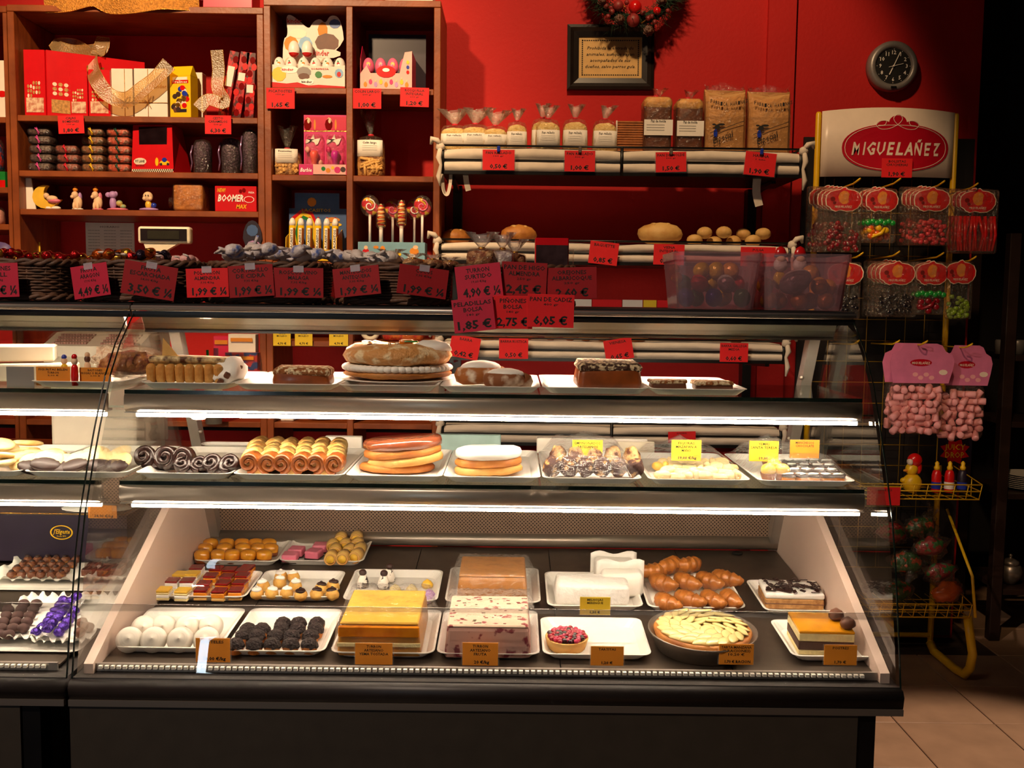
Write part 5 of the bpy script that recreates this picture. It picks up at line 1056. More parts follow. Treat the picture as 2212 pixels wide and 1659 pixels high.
# ------------------------------------------------------------------ two plastic tubs of foil balls
def tub(label, x0, x1, pt, Yf, dep):
    a, b = W(x0, pt, Yf).x, W(x1, pt, Yf).x; w = b - a; h = W((x0 + x1) / 2, pt, Yf).z - ZC
    t = thing('plastic_tub', label, 'tub', ((a + b) / 2, Yf + dep / 2, ZC + .001), (0, 0, 0), 'frosted plastic tubs')
    def rg(k, z, q=0): return [(p[0], p[1], z) for p in rrect(w * k - q, dep * k - q, .02)]
    mb = MB().shade(False); mb.loft([rg(.86, 0), rg(.97, h * .86), rg(1.0, h * .86), rg(1.0, h), rg(.975, h), rg(.965, h * .86), rg(.85, .004)], (True, True)); part('tub_body', mb, m_tub, t); return t, w, h
def rrect(w, d, r, k=3):
    o = []
    for qx, qy, a0 in ((1, 1, 0), (-1, 1, 90), (-1, -1, 180), (1, -1, 270)):
        for j in range(k + 1):
            a = math.radians(a0 + 90 * j / k); o.append((qx * (w / 2 - r) + r * math.cos(a), qy * (d / 2 - r) + r * math.sin(a)))
    return o
t1, w1, h1 = tub('frosted plastic tub of red, green and blue foil eggs', 1458, 1652, 545, 2.185, .20)
t2, w2, h2 = tub('frosted plastic tub of gold foil balls and two santa lollies', 1653, 1846, 549, 2.185, .20)
m_ff = {}
for nm, c_ in (('red', 'C01818'), ('green', '1A7A34'), ('blue', '2038A0'), ('yellow', 'C8A018'), ('gold', 'D09038'), ('silver', 'B0A8A0')): m_ff[nm] = mat('ball_foil_' + nm, c_, .25, .2, nz=.25, ns=60, bump=.35, bs=80)
rr = random.Random(5)
_bm = {}
def ball(label, x, y, z, r, c, e=1.0, group='foil balls'):
    if (r, c, e) not in _bm: _bm[(r, c, e)] = MB().shade().ell((0, 0, 0), (r, r, r * e), 14, 10, amp=.05, fr=80).mesh('foil_ball', [m_ff[c]])
    return tag(link('foil_ball', _bm[(r, c, e)], None, (x, y, z), (rr.uniform(-.5, .5), rr.uniform(-1, 1), rr.uniform(0, 3))), label, 'foil sweet', group)
cols = ['blue', 'green', 'blue', 'yellow', 'green']
for i in range(5): ball('blue, green or yellow foil egg on the bottom of the first tub', t1.location.x - w1 * .32 + i * w1 * .16, 2.235 + .05 * (i % 2), ZC + .027, .019, cols[i], 1.15, 'foil eggs')
for i in range(5): ball('red, green or yellow foil egg in the middle of the first tub', t1.location.x - w1 * .31 + i * w1 * .155, 2.25 + .035 * ((i + 1) % 2), ZC + .058, .019, ['green', 'red', 'yellow', 'silver', 'red'][i], 1.15, 'foil eggs')
for i in range(3): ball('yellow or gold foil egg on top of the first tub heap', t1.location.x - w1 * .12 + i * w1 * .17, 2.27, ZC + .088, .018, ['yellow', 'yellow', 'gold'][i], 1.1, 'foil eggs')
for i in range(2): ball('gold foil ball against the near side of the first tub', t1.location.x - w1 * .40, 2.27 + .04 * i, ZC + .07 + .02 * i, .013, 'gold', 1, 'foil eggs')
o = ball('large speckled silver egg lying across the second tub', t2.location.x - w2 * .08, 2.235, ZC + .064, .027, 'silver', 1.35); o.rotation_euler = (.2, 1.1, .1)
for i, (u, v, zz) in enumerate(((-.36, 0, .022), (-.2, .03, .022), (-.02, -.01, .022), (.14, .02, .022), (.3, 0, .022), (-.38, .02, .055), (.22, .0, .056), (.35, .02, .052), (.16, .03, .084))): ball('gold foil ball heaped in the second tub', t2.location.x + u * w2, 2.25 + v, ZC + zz, .0195, 'gold', 1.0)
for i, (px, lb) in enumerate(((1686, 'santa lolly with red cap in the second tub, next to the first tub'), (1728, 'santa lolly with red cap in the second tub, the other one'))):
    Y = 2.325; zt_ = W(px, 532, Y).z; zb_ = ZC + .006; H = zt_ - zb_
    t = thing('santa_lolly', lb, 'lolly', (W(px, 560, Y).x, Y, zb_), (0, 0, 0), 'santa lollies')
    part('stick', MB().shade().tube([(0, 0, 0), (0, 0, H * .45)], .003, 6), m_stick, t); part('coat', MB().shade().ell((0, 0, H * .45), (.016, .009, .022), 10, 8), m_ff['yellow'], t)
    part('beard', MB().shade().ell((0, -.004, H * .70), (.017, .008, .017), 10, 8), m_wp, t); part('face', MB().shade().ell((0, -.006, H * .79), (.011, .008, .008), 10, 6), m_skin, t)
    part('cap', MB().shade().lathe([(.014, H * .84), (.0135, H * .9), (.009, H * .97), (.001, H)], 10, sy=.55), m_red, t); part('cap_trim', MB().shade().ell((0, 0, H * .84), (.016, .009, .005), 10, 6), mat('blue_grey_fur', '7A7A8A', .8), t)
# ------------------------------------------------------------------ trays and cakes on the two glass shelves
def tray_mesh(w, d, h=.014, fl=.90, rim=.004):
    k = ('tray', round(w, 3), round(d, 3), h)
    if k not in _MC:
        def rg(a, b, z): return [(x, y + d / 2, z) for x, y in rrect(a, b, .018)]
        f = .016
        _MC[k] = MB().shade(False).loft([rg(w - 2 * f, d - 2 * f, 0), rg(w - .004, d - .004, h - .001), rg(w, d, h - .001), rg(w, d, h), rg(w - .008, d - .008, h), rg(w - 2 * f - .004, d - 2 * f - .004, .0022)]).mesh('tray_body', [m_tray])
    return _MC[k]
def tray(label, x, y, z, w, d, rot=(0, 0, 0), h=.014, m=None):
    me = tray_mesh(w, d, h)
    if m: me = me.copy(); me.materials[0] = m
    return tag(link('pastry_tray', me, None, (x, y, z), rot), label, 'tray', 'pastry trays')
def shelf_tray(label, x0, x1, zs, Yf, dep, pf, m=None):
    a, b = W(x0, pf, Yf).x, W(x1, pf, Yf).x
    return tray(label, (a + b) / 2, Yf, zs + .0008, b - a, dep, m=m)
T1, T2 = SH1 + .0008, SH2 + .0008; FL = .0046                     # shelf top, tray floor
YF1, YF2 = 2.035, 2.0
def at1(px, py, dz=0): q = Z(px, py, T1 + FL + dz); return q
# upper shelf, right case
for x0, x1, lb, d in ((300, 500, 'white tray under the ladyfinger roll on the upper glass shelf', .32), (502, 726, 'white tray under the small almond cake on the upper glass shelf', .34), (728, 945, 'white tray under the large cream roscon', .34), (950, 1168, 'white tray under the sugared buns', .32), (1172, 1404, 'white tray under the crusty almond loaf', .33), (1406, 1618, 'white tray with two small cakes at the end of the upper shelf', .31)):
    shelf_tray(lb, x0, x1, SH1, YF1, d, 846)
z = T1 + FL
def px_at(px, Y, zz): return W(px, 830, Y).x
# ladyfinger roll
Y = 2.10; cx = (px_at(314, Y, z) + px_at(500, Y, z)) / 2; w = px_at(500, Y, z) - px_at(314, Y, z)
t = thing('ladyfinger_roll', 'ladyfinger cake roll with toasted cream top and a biscuit triangle', 'cake', (cx + .008, Y, z + .002))
n = 8
for i in range(n):
    a = -w * .46 + w * .78 * i / (n - 1); mb = MB().shade(); mb.rbox(0, 0, .021, w * .105, .022, .042, .010, 3, 3); mb.rough(0, .0015, 90, i)
    part('ladyfinger', mb, mat('ladyfinger_sponge', 'C8873C', .6, col2='E8B868', thr=(.4, .65), ns=30, bump=.3, bs=90), t, (a, -.004, 0), (.12, 0, 0))
mb = MB().shade(); mb.rbox(-w * .07, .045, .024, w * .84, .085, .046, .018, 3, 3); mb.rough(0, .004, 45, 2); part('cake_body', mb, m_sponge, t)
mb = MB().shade(); mb.rbox(-w * .07, .04, .050, w * .86, .085, .012, .005, 2, 3); mb.rough(0, .005, 70, 5); part('toasted_cream', mb, mat('toasted_cream', 'F0D498', .5, col2='5A2E14', thr=(.42, .56), ns=38, bump=.5), t)
mb = MB().shade(); mb.ell((w * .40, .03, .024), (.032, .05, .030), 14, 10, amp=.35, fr=45); part('cream_end', mb, m_icing, t)
part('biscuit_triangle', MB().prism([(-.018, 0), (.022, 0), (-.01, .05)], -.003, .003), m_bread, t, (-w * .30, .03, .045), (0, -.1, .1))
for dx, dy, dz in ((.36, -.02, .006), (.47, .0, .018), (.52, .02, .034), (.44, -.022, .02)): part('chocolate_chunk', MB().rbox(0, 0, 0, .012, .01, .012, .002, 1, 1), m_chocm, t, (w * dx, dy, dz), (.3, .5, dx))
# generic loaf-like cake
def loaf(label, x0, x1, pt, Y, dep, z, m_body, m_top, topk=.3, sd=1.0, taper=.12, nm='almond_cake', cat='cake', yaw=0.0):
    a, b = px_at(x0, Y, z), px_at(x1, Y, z); w = b - a; h = W((x0 + x1) / 2, pt, Y + .02).z - z
    t = thing(nm, label, cat, ((a + b) / 2, Y, z), (0, 0, yaw))
    mb = MB().shade(); mb.rbox(0, dep / 2, h * .46, w, dep, h * .92, min(.02, h * .3), 4, 4, taper=taper); mb.rough(0, .0022, 40, sd, .002); part('cake_body', mb, m_body, t)
    mb = MB().shade(); mb.rbox(0, dep / 2 + .0, h * (1 - topk * .5), w * (1 - taper * .55) + .004, dep * (1 - taper * .55) + .004, h * topk, min(.014, h * topk * .45), 4, 6, taper=taper * .6); mb.rough(0, .004, 120, sd + 3); mb.rough(0, .003, 50, sd + 7)
    part('crumb_topping', mb, m_top, t); return t
loaf('small brown cake with sugared almond flakes on the upper shelf', 583, 713, 793, 2.075, .075, z, m_caramel, m_almond, .42, 1)
loaf('tall loaf cake crusted with sugar, the biggest loaf on the upper shelf', 1243, 1392, 783, 2.075, .13, z, m_caramel, mat('dark_sugar_crust', 'E8D0A8', .7, col2='4A2A18', thr=(.42, .5), ns=110, bump=1, bs=120), .32, 2)
for x0, x1, lb in ((1408, 1484, 'small chocolate-drizzled cake, nearer the loaf'), (1504, 1586, 'small chocolate-drizzled cake at the end of the upper shelf')):
    loaf(lb, x0, x1, 822, 2.085, .06, z, m_chocm, m_almond, .35, x0 * .01, .04, 'small_cake')
# roscon
Y = 2.09; a, b = px_at(722, Y, z), px_at(972, Y, z); w = b - a; cx = (a + b) / 2
t = thing('roscon', 'huge ring cake filled with cream and topped with almonds and candied fruit', 'cake', (cx, Y + .10, z + .0115)); t.scale.z = .88
part('doily', MB().prismz([(w * .5 * math.cos(q * PI / 24) * (1 + .012 * (q % 2)), .12 * math.sin(q * PI / 24) * (1 + .012 * (q % 2))) for q in range(48)], 0, .001), m_paper, t)
def ringcake(nm, z0, h, k, m, amp, sd):
    mb = MB().shade(); n = 40; rings = []
    for j in range(n):
        A = 2 * PI * j / n; cxx, cyy = w * .30 * math.cos(A), .062 * math.sin(A); rg = []
        for i in range(12):
            B = 2 * PI * i / 12; rr_ = w * .19 * k * math.cos(B); ry = .060 * k * math.cos(B)
            rg.append((cxx + rr_ * math.cos(A), cyy + ry * math.sin(A), z0 + h / 2 + h / 2 * math.sin(B) * (1 + .12 * math.sin(3 * A))))
        rings.append(rg)
    rings.append(rings[0]); mb.loft(rings, (False, False)); mb.rough(0, amp, 26, sd); return part(nm, mb, m, t)
ringcake('bread_base', .001, .027, .98, m_crust, .003, 1); ringcake('bread_top', .030, .056, 1.03, mat('sugared_crust', 'D89A58', .5, col2='F4DCB0', thr=(.5, .62), ns=34, bump=.6, bs=120), .006, 4)
mb = MB().shade()
for i in range(26):
    A = PI + PI * i / 25 if i < 26 else 0; mb.ell((w * .448 * math.cos(A), .108 * math.sin(A), .029), (.013, .012, .009), 8, 6)
part('whipped_cream', mb, m_icing, t, stuff=True)
rr = random.Random(9); mb = MB().shade()
for i in range(110):
    A = rr.uniform(0, 2 * PI); q = rr.uniform(.7, 1.25); mb.ell((w * .30 * q * math.cos(A), .062 * q * math.sin(A), .079 + .008 * math.sin(3 * A) - .03 * abs(q - 1) ** 1.2 + rr.uniform(-.003, .004)), (rr.uniform(.004, .009), rr.uniform(.004, .008), .0035), 6, 4, amp=.4, fr=90, sd=i)
part('sugar_almonds', mb, mat('sugar_flakes', 'FBF0DC', .6, nz=.06), t, stuff=True)
for x, y, m, nm in ((.12, -.05, m_cherry, 'candied_cherry'), (-.22, -.04, m_cherry, 'candied_cherry'), (.28, -.02, m_cherry, 'candied_cherry'), (.02, .0, m_cherry, 'candied_cherry')): part(nm, MB().shade().ell((w * x, y - .005, .081), (.009, .008, .007), 10, 8), m, t)
part('candied_strip', MB().shade().rbox(w * .13, -.02, .092, .03, .008, .004, .0015, 1, 2), m_green, t); part('candied_strip', MB().shade().rbox(w * .08, .0, .09, .03, .03, .012, .004, 2, 2), m_glaze, t)
mb = MB().shade(); mb.ell((w * .30, -.01, .078), (.045, .04, .018), 14, 8, amp=.3, fr=50); part('sugar_mound', mb, m_icing, t)
# sugared buns: spirals
def ensaimada(label, px, Y, wpx, h, yaw, dz=0, m=None):
    w_ = S(wpx, Y); t = thing('sugared_bun', label, 'bun', (px_at(px, Y, z), Y + w_ * .30, z + dz), (0, 0, yaw), 'sugared spiral buns')
    pts = []; rs = []
    for k in range(44):
        f = k / 43; A = f * 2.6 * 2 * PI; q = w_ * .36 * (1 - f * .92); pts.append((q * math.cos(A), q * .62 * math.sin(A), h * (.36 + .26 * f))); rs.append(w_ * .15 * (1 - .35 * f) * (h / w_ / .33) ** .5)
    part('spiral_dough', MB().shade().tube(pts, rs, 8), m or mat('dusted_bun', 'B06A30', .7, col2='F4E6D0', thr=(.46, .6), ns=26, bump=.15, bs=120), t)
    mb = MB().shade(); mb.ell((0, 0, h * .72), (w_ * .36, w_ * .24, h * .26), 16, 8, amp=.1, fr=40); part('icing_sugar', mb, m_icing, t); return t
ensaimada('large sugar-dusted spiral bun behind, beside the roscon', 1037, 2.12, 130, .056, .3); ensaimada('sugar-dusted spiral bun in front, seen edge on', 1092, 2.06, 118, .044, -.2, m=mat('brown_bun', '8A5028', .7, col2='E8D4BC', thr=(.5, .68), ns=30, bump=.15))
part('bun_end', MB().shade().ell((0, 0, 0), (.001, .001, .001), 4, 3), m_bread, None) if False else None
# upper shelf, left case
shelf_tray('white tray with two orange tags at the end of the left upper shelf', 62, 262, SH1, YF1, .22, 846)
for k, (px, Y, yaw, lb, py) in enumerate(((45, 2.24, .35, 'cream cardboard sleeve lying on top of another at the left', 790), (90, 2.20, .25, 'cream cardboard sleeve lying under the other', 812))):
    solo('card_sleeve', MB().rbox(0, 0, .0, .20, .09, .035, .003, 1, 1), m_cream, lb, 'box', (W(px, py, Y).x - .03, Y, T1 + (.058 if k == 0 else .0195)), (0, 0, yaw), 'cream card sleeves')
for x0, x1, y0, y1, ti, lb in ((78, 152, 792, 833, ['FIGURITAS BELEN', 'TURRON'], 'orange tag on the upper shelf of the left case, nearer the edge'), (172, 240, 794, 833, ['BASTONES', 'ROSAS O BLANCAS'], 'orange tag on the upper shelf of the left case, beside the glass joint')):
    sign(lb, x0, x1, y0, y1, 2.05, ti, '2,00 €', '', m_orange, name='price_tag', group='orange price tags', th=.11, cat='price tag')
sign('grey back of a price tag at the far left of the upper shelf', 14, 74, 792, 838, 2.08, [], '', '', m_grey, name='price_tag', group='orange price tags', cat='price tag')
for px, Y, hh, m, lb in ((162, 2.042, .062, m_red, 'red and white candy figure between the orange tags'), (140, 2.13, .055, m_ylw, 'yellow and red candy figure behind the first orange tag'), (190, 2.14, .06, m_skin, 'small brown candy figure standing behind the second orange tag')):
    t = thing('candy_figure', lb, 'candy figure', (W(px, 830, Y).x, Y, T1 + FL), (0, 0, 0), 'candy figures')
    part('figure_body', MB().shade().lathe([(.006, 0), (.008, hh * .3), (.007, hh * .6), (.004, hh * .7)], 8), m, t); part('figure_head', MB().shade().ell((0, 0, hh * .8), (.007, .007, .008), 8, 6), m_skin if m != m_skin else m_chocm, t); part('figure_hat', MB().shade().ell((0, 0, hh * .95), (.006, .006, .006), 8, 6), m_blue if m == m_ylw else m, t)
t = thing('sweet_bag', 'crinkled cellophane bag of sweets lying at the end of the left upper shelf', 'sweet bag', (W(262, 815, 2.12).x, 2.15, T1 + .016))
mb = MB().shade(); mb.ell((0, 0, .028), (.06, .045, .026), 14, 10, amp=.4, fr=40); part('sweets', mb, mat('orange_sweet_mix', 'C88848', .5, col2='8A3A2A', thr=(.4, .6), ns=60, bump=.8), t)
mb = MB().shade(); mb.ell((0, 0, .031), (.072, .052, .036), 18, 12, amp=.5, fr=55, sd=2); part('film_bag', mb, m_cello, t)
# ------------------------------------------------------------------ lower glass shelf
z = T2 + FL
for x0, x1, lb, d, m in ((-150, 42, 'white tray under the pale cookies at the left edge', .36, None), (47, 272, 'white tray of half-dipped chocolate cookies', .36, None), (288, 497, 'white tray of chocolate palmiers', .36, None), (500, 742, 'white tray of golden palmiers in rows', .36, None), (745, 955, 'white tray under the chocolate-coated palmier', .36, None), (957, 1168, 'white tray under the white-iced pastry', .36, None), (1172, 1388, 'film-covered tray of nut chocolates', .35, None), (1402, 1624, 'film-covered tray of marzipan figures', .35, None), (1640, 1852, 'film-covered tray of egg-yolk sweets and chocolate squares', .35, None)):
    shelf_tray(lb, x0, x1, SH2, YF2, d, 1032, m)
def w2(px, Y): return W(px, 1015, Y).x
def palmier(label, px, Y, w_, h, m_face, m_side, dep, rot=(0, 0, 0), dz=0, group=None):
    """heart-shaped double spiral, standing upright, axis along Y"""
    t = thing('palmier', label, 'palmier', (w2(px, Y), Y, z + dz), rot, group)
    mb = MB().shade(); r = h * .5
    for s in (-1, 1):
        pts = []
        for k in range(26):
            f = k / 25; A = -PI / 2 + f * 1.75 * 2 * PI; q = r * .74 * (1 - .78 * f); pts.append((s * (w_ * .245 - q * math.cos(A) * .95 + 0), q * math.sin(A) + r * 1.03))
        for i, (xx, zz) in enumerate(pts): pass
        n = len(pts); rings = []
        for i, (xx, zz) in enumerate(pts):
            a = pts[max(i - 1, 0)]; b = pts[min(i + 1, n - 1)]; tx, tz = b[0] - a[0], b[1] - a[1]; L = math.hypot(tx, tz) or 1; nx, nz_ = -tz / L, tx / L; tw = r * .20
            rings.append([(xx + nx * tw, 0.004, zz + nz_ * tw), (xx + nx * tw, dep, zz + nz_ * tw), (xx - nx * tw, dep, zz - nz_ * tw), (xx - nx * tw, 0.004, zz - nz_ * tw), (xx - nx * tw * .55, -.003, zz - nz_ * tw * .55), (xx + nx * tw * .55, -.003, zz + nz_ * tw * .55)])
        mb.loft(rings)
    lo = min(v.z for v in mb.v)
    for v in mb.v: v.z -= lo
    mb.rough(0, .0012, 90, px * .03); part('spiral_pastry', mb, m_face, t)
    part('pastry_core', MB().prism([(-w_ * .42, r * .5), (-w_ * .2, r * .22), (0, r * .12), (w_ * .2, r * .22), (w_ * .42, r * .5), (w_ * .40, r * 1.2), (w_ * .24, r * 1.5), (0, r * .9), (-w_ * .24, r * 1.5), (-w_ * .40, r * 1.2)], .004, dep - .002), m_side, t); return t
m_pal = mat('palmier_face', '8A4216', .35, col2='B0662A', thr=(.3, .7), ns=30, coat=.3); m_palside = mat('palmier_layers', 'F4D080', .6, col2='D8923C', thr=(.4, .65), ns=50, bump=.3)
for col, px in enumerate((556, 628, 700)):
    for k in range(6):
        palmier('golden palmier %s' % (('at the front of the %s row' % ORD[col]) if k == 0 else 'in the %s row, %s behind the front one' % (ORD[col], ORD[k - 1])), px + (4 - col * 1) * k * .9, 2.03 + k * .046, S(88, 2.03), S(58, 2.03) if k == 0 else S(58 + 3 * math.sin(k * 2 + col), 2.03), m_pal if k == 0 else m_palside, m_palside, .042, (0, R(-.05, .05), 0), group='golden palmiers')
m_chocg = mat('glossy_chocolate', '2A1410', .34, nz=.25, coat=.22)
for k, (px, Y, wp_, hp, tilt, yaw, lb) in enumerate(((330, 2.08, 96, 66, -.5, .1, 'large chocolate palmier leaning at the near end of its tray'), (372, 2.06, 84, 64, -.25, -.15, 'chocolate palmier standing behind the leaning one'), (408, 2.04, 78, 54, -.8, .1, 'small chocolate palmier in the middle of its tray'), (468, 2.035, 88, 62, -.75, -.1, 'glossy chocolate palmier at the far end of its tray'))):
    palmier(lb, px, Y, S(wp_, Y), S(hp, Y), m_chocg, m_choc, .022, (tilt, 0, yaw), .004, 'chocolate palmiers')
# coated palmier: stacked slabs with bean outline
def bean(w_, d, pinch=.25, n=28):
    o = []
    for j in range(n):
        A = 2 * PI * j / n; q = 1 - pinch * max(0, math.sin(A)) ** 3 + .03 * math.sin(5 * A); o.append((w_ / 2 * math.cos(A) * (1 + .06 * math.sin(A)), d / 2 * math.sin(A) * q))
    return o
def slab(t, nm, poly, z0, z1, m, tilt=0.0, bulge=.93, amp=.0018, sd=0):
    mb = MB().shade(); h = z1 - z0
    mb.loft([[(x * k, y * k, z0 + h * f + tilt * x) for x, y in poly] for f, k in ((0, bulge - .03), (.2, .99), (.6, 1.0), (.88, bulge + .03), (1.0, bulge - .12))]); mb.rough(0, amp, 60, sd); return part(nm, mb, m, t)
t = thing('coated_palmier', 'thick palmier coated in milk chocolate on two pastry layers', 'palmier', (w2(866, 2.09), 2.12, z)); w_ = S(172, 2.09)
slab(t, 'lower_pastry', [(x - .012, y) for x, y in bean(w_ * .98, .10)], 0, .016, m_crust, .0, sd=1); slab(t, 'middle_pastry', [(x + .006, y) for x, y in bean(w_ * .98, .11)], .014, .034, m_bread, .10, sd=2); slab(t, 'upper_pastry', bean(w_, .115), .032, .052, m_crust, .08, sd=3)
slab(t, 'chocolate_coat', bean(w_ * 1.02, .12, .35), .048, .072, mat('milk_choc_glaze', '7A4028', .15, nz=.15, coat=.8), .07, sd=4); part('icing_smear', MB().shade().ell((-.005, -.045, .062), (.04, .010, .006), 12, 6, amp=.4, fr=60), m_icing, t)
t = thing('iced_pastry', 'long pastry topped with thick white icing', 'pastry', (w2(1054, 2.07), 2.10, z)); w_ = S(150, 2.07)
slab(t, 'lower_pastry', bean(w_, .085, .3), 0, .018, m_bread, .05, sd=6); slab(t, 'middle_pastry', bean(w_ * .99, .09, .3), .017, .034, m_crust, .04, sd=7); slab(t, 'white_icing', bean(w_ * .98, .10, .3), .033, .056, m_icing, .02, sd=8)
# cookies on the left shelf
def disc(label, cat, nm, x, y, zz, r, h, mats, rot, group, half=False, sq=1.0):
    t = thing(nm, label, cat, (x, y, zz), rot, group); mb = MB().shade(); mb.ell((0, 0, h / 2), (r, r * sq, h / 2), 16, 8, pw=.55); part('cookie', mb, mats[0], t)
    if half: mb = MB().shade(); mb.ell((-r * .02, -r * sq * .36, h / 2), (r * .98, r * sq * .68, h * .56), 14, 8, pw=.55); part('chocolate_dip', mb, mats[1], t)
    return t
m_cook = mat('pale_cookie', 'F4DCA0', .6, col2='E0B060', thr=(.45, .7), ns=20, bump=.2); rr = random.Random(21)
for i in range(14):
    lv = i // 6; px = (8, 50, 88, 20, 70, 112, 0, 40, 82, 14, 58, 30, 4, 60)[i]; Y = (2.03, 2.05, 2.10, 2.12, 2.14, 2.2, 2.05, 2.09, 2.13, 2.15, 2.18, 2.08, 2.12, 2.2)[i]
    disc('pale buttery cookie in the pile at the left edge of the lower shelf', 'cookie', 'butter_cookie', w2(px, Y), Y, z + .004 + .013 * lv + .01 * (i % 3 == 0), S(36, 2.05), .013, (m_cook,), (rr.uniform(-.2, .2), rr.uniform(-.2, .2), rr.uniform(0, 3)), 'pale butter cookies', sq=.75)
for i, (px, Y, dz) in enumerate(((66, 2.03, .0), (95, 2.025, .008), (128, 2.03, 0), (160, 2.03, .006), (188, 2.04, .01), (215, 2.035, .004), (245, 2.04, .004), (100, 2.10, 0), (200, 2.10, .006), (250, 2.10, .008))):
    disc('round cookie half dipped in dark chocolate, %s from the left on its tray' % ORD[min(i, 6)] if i < 7 else 'round half-dipped cookie in the back row, %s from the left' % ORD[i - 7], 'cookie', 'dipped_cookie', w2(px, Y), Y + .02, z + dz + .0115, S(34, 2.04), .013, (m_cook, m_choc), (.55, rr.uniform(-.25, .25), rr.uniform(-.3, .3)), 'half-dipped cookies', True)
# film-covered trays
m_nutch = mat('nut_chocolate', '40201A', .7, col2='C89858', thr=(.54, .68), ns=60, bump=.5, bs=70)
for r_, n in ((0, 6), (1, 5)):
    for i in range(n):
        t = thing('nut_chocolate', 'round nut chocolate under film, %s from the left in the %s row' % (ORD[i], 'front' if r_ == 0 else 'back'), 'chocolate', (w2(1192 + (36 if r_ == 0 else 40) * i + r_ * 12, 2.06 + .07 * r_), 2.06 + .075 * r_, z), (0, 0, i), 'nut chocolates')
        mb = MB().shade(); mb.ell((0, 0, .022 + .006 * r_), (.019, .019, .0215 + .006 * r_), 12, 8, amp=.25, fr=80, sd=i); part('chocolate_body', mb, m_nutch if r_ == 0 else mat('almond_chocolate', 'D0A870', .5, col2='5A2E1A', thr=(.42, .6), ns=50, bump=.5), t)
rr = random.Random(4); m_marz = mat('marzipan', 'F4DC9C', .55, col2='E0B468', thr=(.5, .75), ns=14)
k = 0
for row in range(4):
    for i in range(6 - (row % 2)):
        Y = 2.035 + .058 * row; px = 1432 + 30 * i + 14 * (row % 2) + row * -3
        t = thing('marzipan_figure', 'pale marzipan figure under film, %s from the left in row %s from the front' % (ORD[i], ORD[row]), 'marzipan', (w2(px, Y), Y, z), (0, 0, rr.uniform(-.6, .6)), 'marzipan figures'); kind = k % 3; k += 1
        mb = MB().shade()
        if kind == 0: mb.ell((0, 0, .011), (.019, .014, .011), 12, 8)
        elif kind == 1: mb.tube([(.013 * math.cos(a * PI / 7), .010 * math.sin(a * PI / 7), .008) for a in range(14)], .0075, 6, closed=True)
        else: mb.ell((-.006, 0, .010), (.013, .012, .010), 10, 7).ell((.011, 0, .012), (.008, .008, .010), 10, 7)
        part('marzipan_body', mb, m_marz if kind != 2 else m_yolk if k % 4 == 0 else m_marz, t)
for i, (px, Y, dz) in enumerate(((1660, 2.05, 0), (1690, 2.05, 0), (1672, 2.11, .0), (1662, 2.17, .004))):
    t = thing('yolk_sweet', 'round yellow egg-yolk sweet in a paper cup, %s from the front of its tray' % ORD[i], 'sweet', (w2(px, Y), Y, z + dz), (0, 0, 0), 'egg-yolk sweets')
    part('paper_cup', MB().lathe([(.012 + .001 * 0, 0), (.017, .016), (.0165, .0165), (.0115, .001)], 16, caps=(True, False)), mat('brown_paper_cup', '8A5030', .8), t); part('yolk', MB().shade().ell((0, 0, .022), (.016, .016, .014), 12, 8), m_yolk, t)
rr = random.Random(8)
for row in range(4):
    for i in range(4 if row else 5):
        Y = 2.035 + .06 * row; px = 1722 + 27 * i - row * 6 + (0 if row else -18)
        t = thing('chocolate_square', 'chocolate square drizzled with white icing, %s from the left in row %s from the front' % (ORD[i], ORD[row]), 'chocolate', (w2(px, Y), Y, z), (0, 0, rr.uniform(-.5, .5)), 'chocolate squares')
        part('sponge_base', MB().rbox(0, 0, .006, .026, .026, .011, .002, 1, 1), m_glaze if row == 0 else m_caramel, t); part('chocolate_top', MB().rbox(0, 0, .014, .027, .027, .005, .002, 1, 1), m_choc, t)
        part('icing_drizzle', MB().shade().tube([(-.010, -.008, .0175), (.008, -.004, .018), (-.009, .0, .018), (.009, .005, .018), (-.006, .009, .0175)], .0015, 4), m_icing, t)
def film(label, x0, x1, zf_, Yf, dep, hgt, peak=None, pf=1032):
    a, b = W(x0, pf, Yf).x, W(x1, pf, Yf).x; w = b - a
    def fn(u, v):
        e = min(1, 6 * min(u, 1 - u)) * min(1, 6 * min(v, 1 - v)); hh = .006 + hgt * e + .004 * noise.noise(Vec((u * 14, v * 9, w * 30))) * e
        if peak: hh += peak[1] * max(0, 1 - abs(v - peak[2]) * 5) * max(0, 1 - abs(u - peak[0]) * 3.2)
        return (-w / 2 + w * u, dep * v, hh)
    o = solo('cling_film', MB().shade().sheet(fn, 26, 20), m_film, label, 'cling film', ((a + b) / 2, Yf, zf_ + .010), group='cling film covers'); return o
film('clear film stretched over the nut chocolates, hanging over the shelf edge', 1172, 1388, T2, YF2, .35, .046, (.5, .02, .6))
film('clear film stretched over the marzipan figures', 1402, 1624, T2, YF2, .35, .030, (.45, .03, .6)); film('clear film stretched over the yolk sweets and chocolate squares', 1640, 1852, T2, YF2, .35, .036, (.35, .03, .6))
a = W(1190, 1050, 1.98); o = solo('cling_film', MB().shade().sheet(lambda u, v: (-.04 + .085 * u, .012 * math.sin(9 * u) * (1 - v) - .004, -.028 * (1 - v) * (1 - .7 * u) + .006 * math.sin(14 * u) * (1 - v) - .0), 14, 6), m_cello, 'crumpled flap of film hanging from the tray of nut chocolates', 'cling film', (W(1190, 1040, 1.978).x, 1.980, T2 + .006), group='cling film covers')
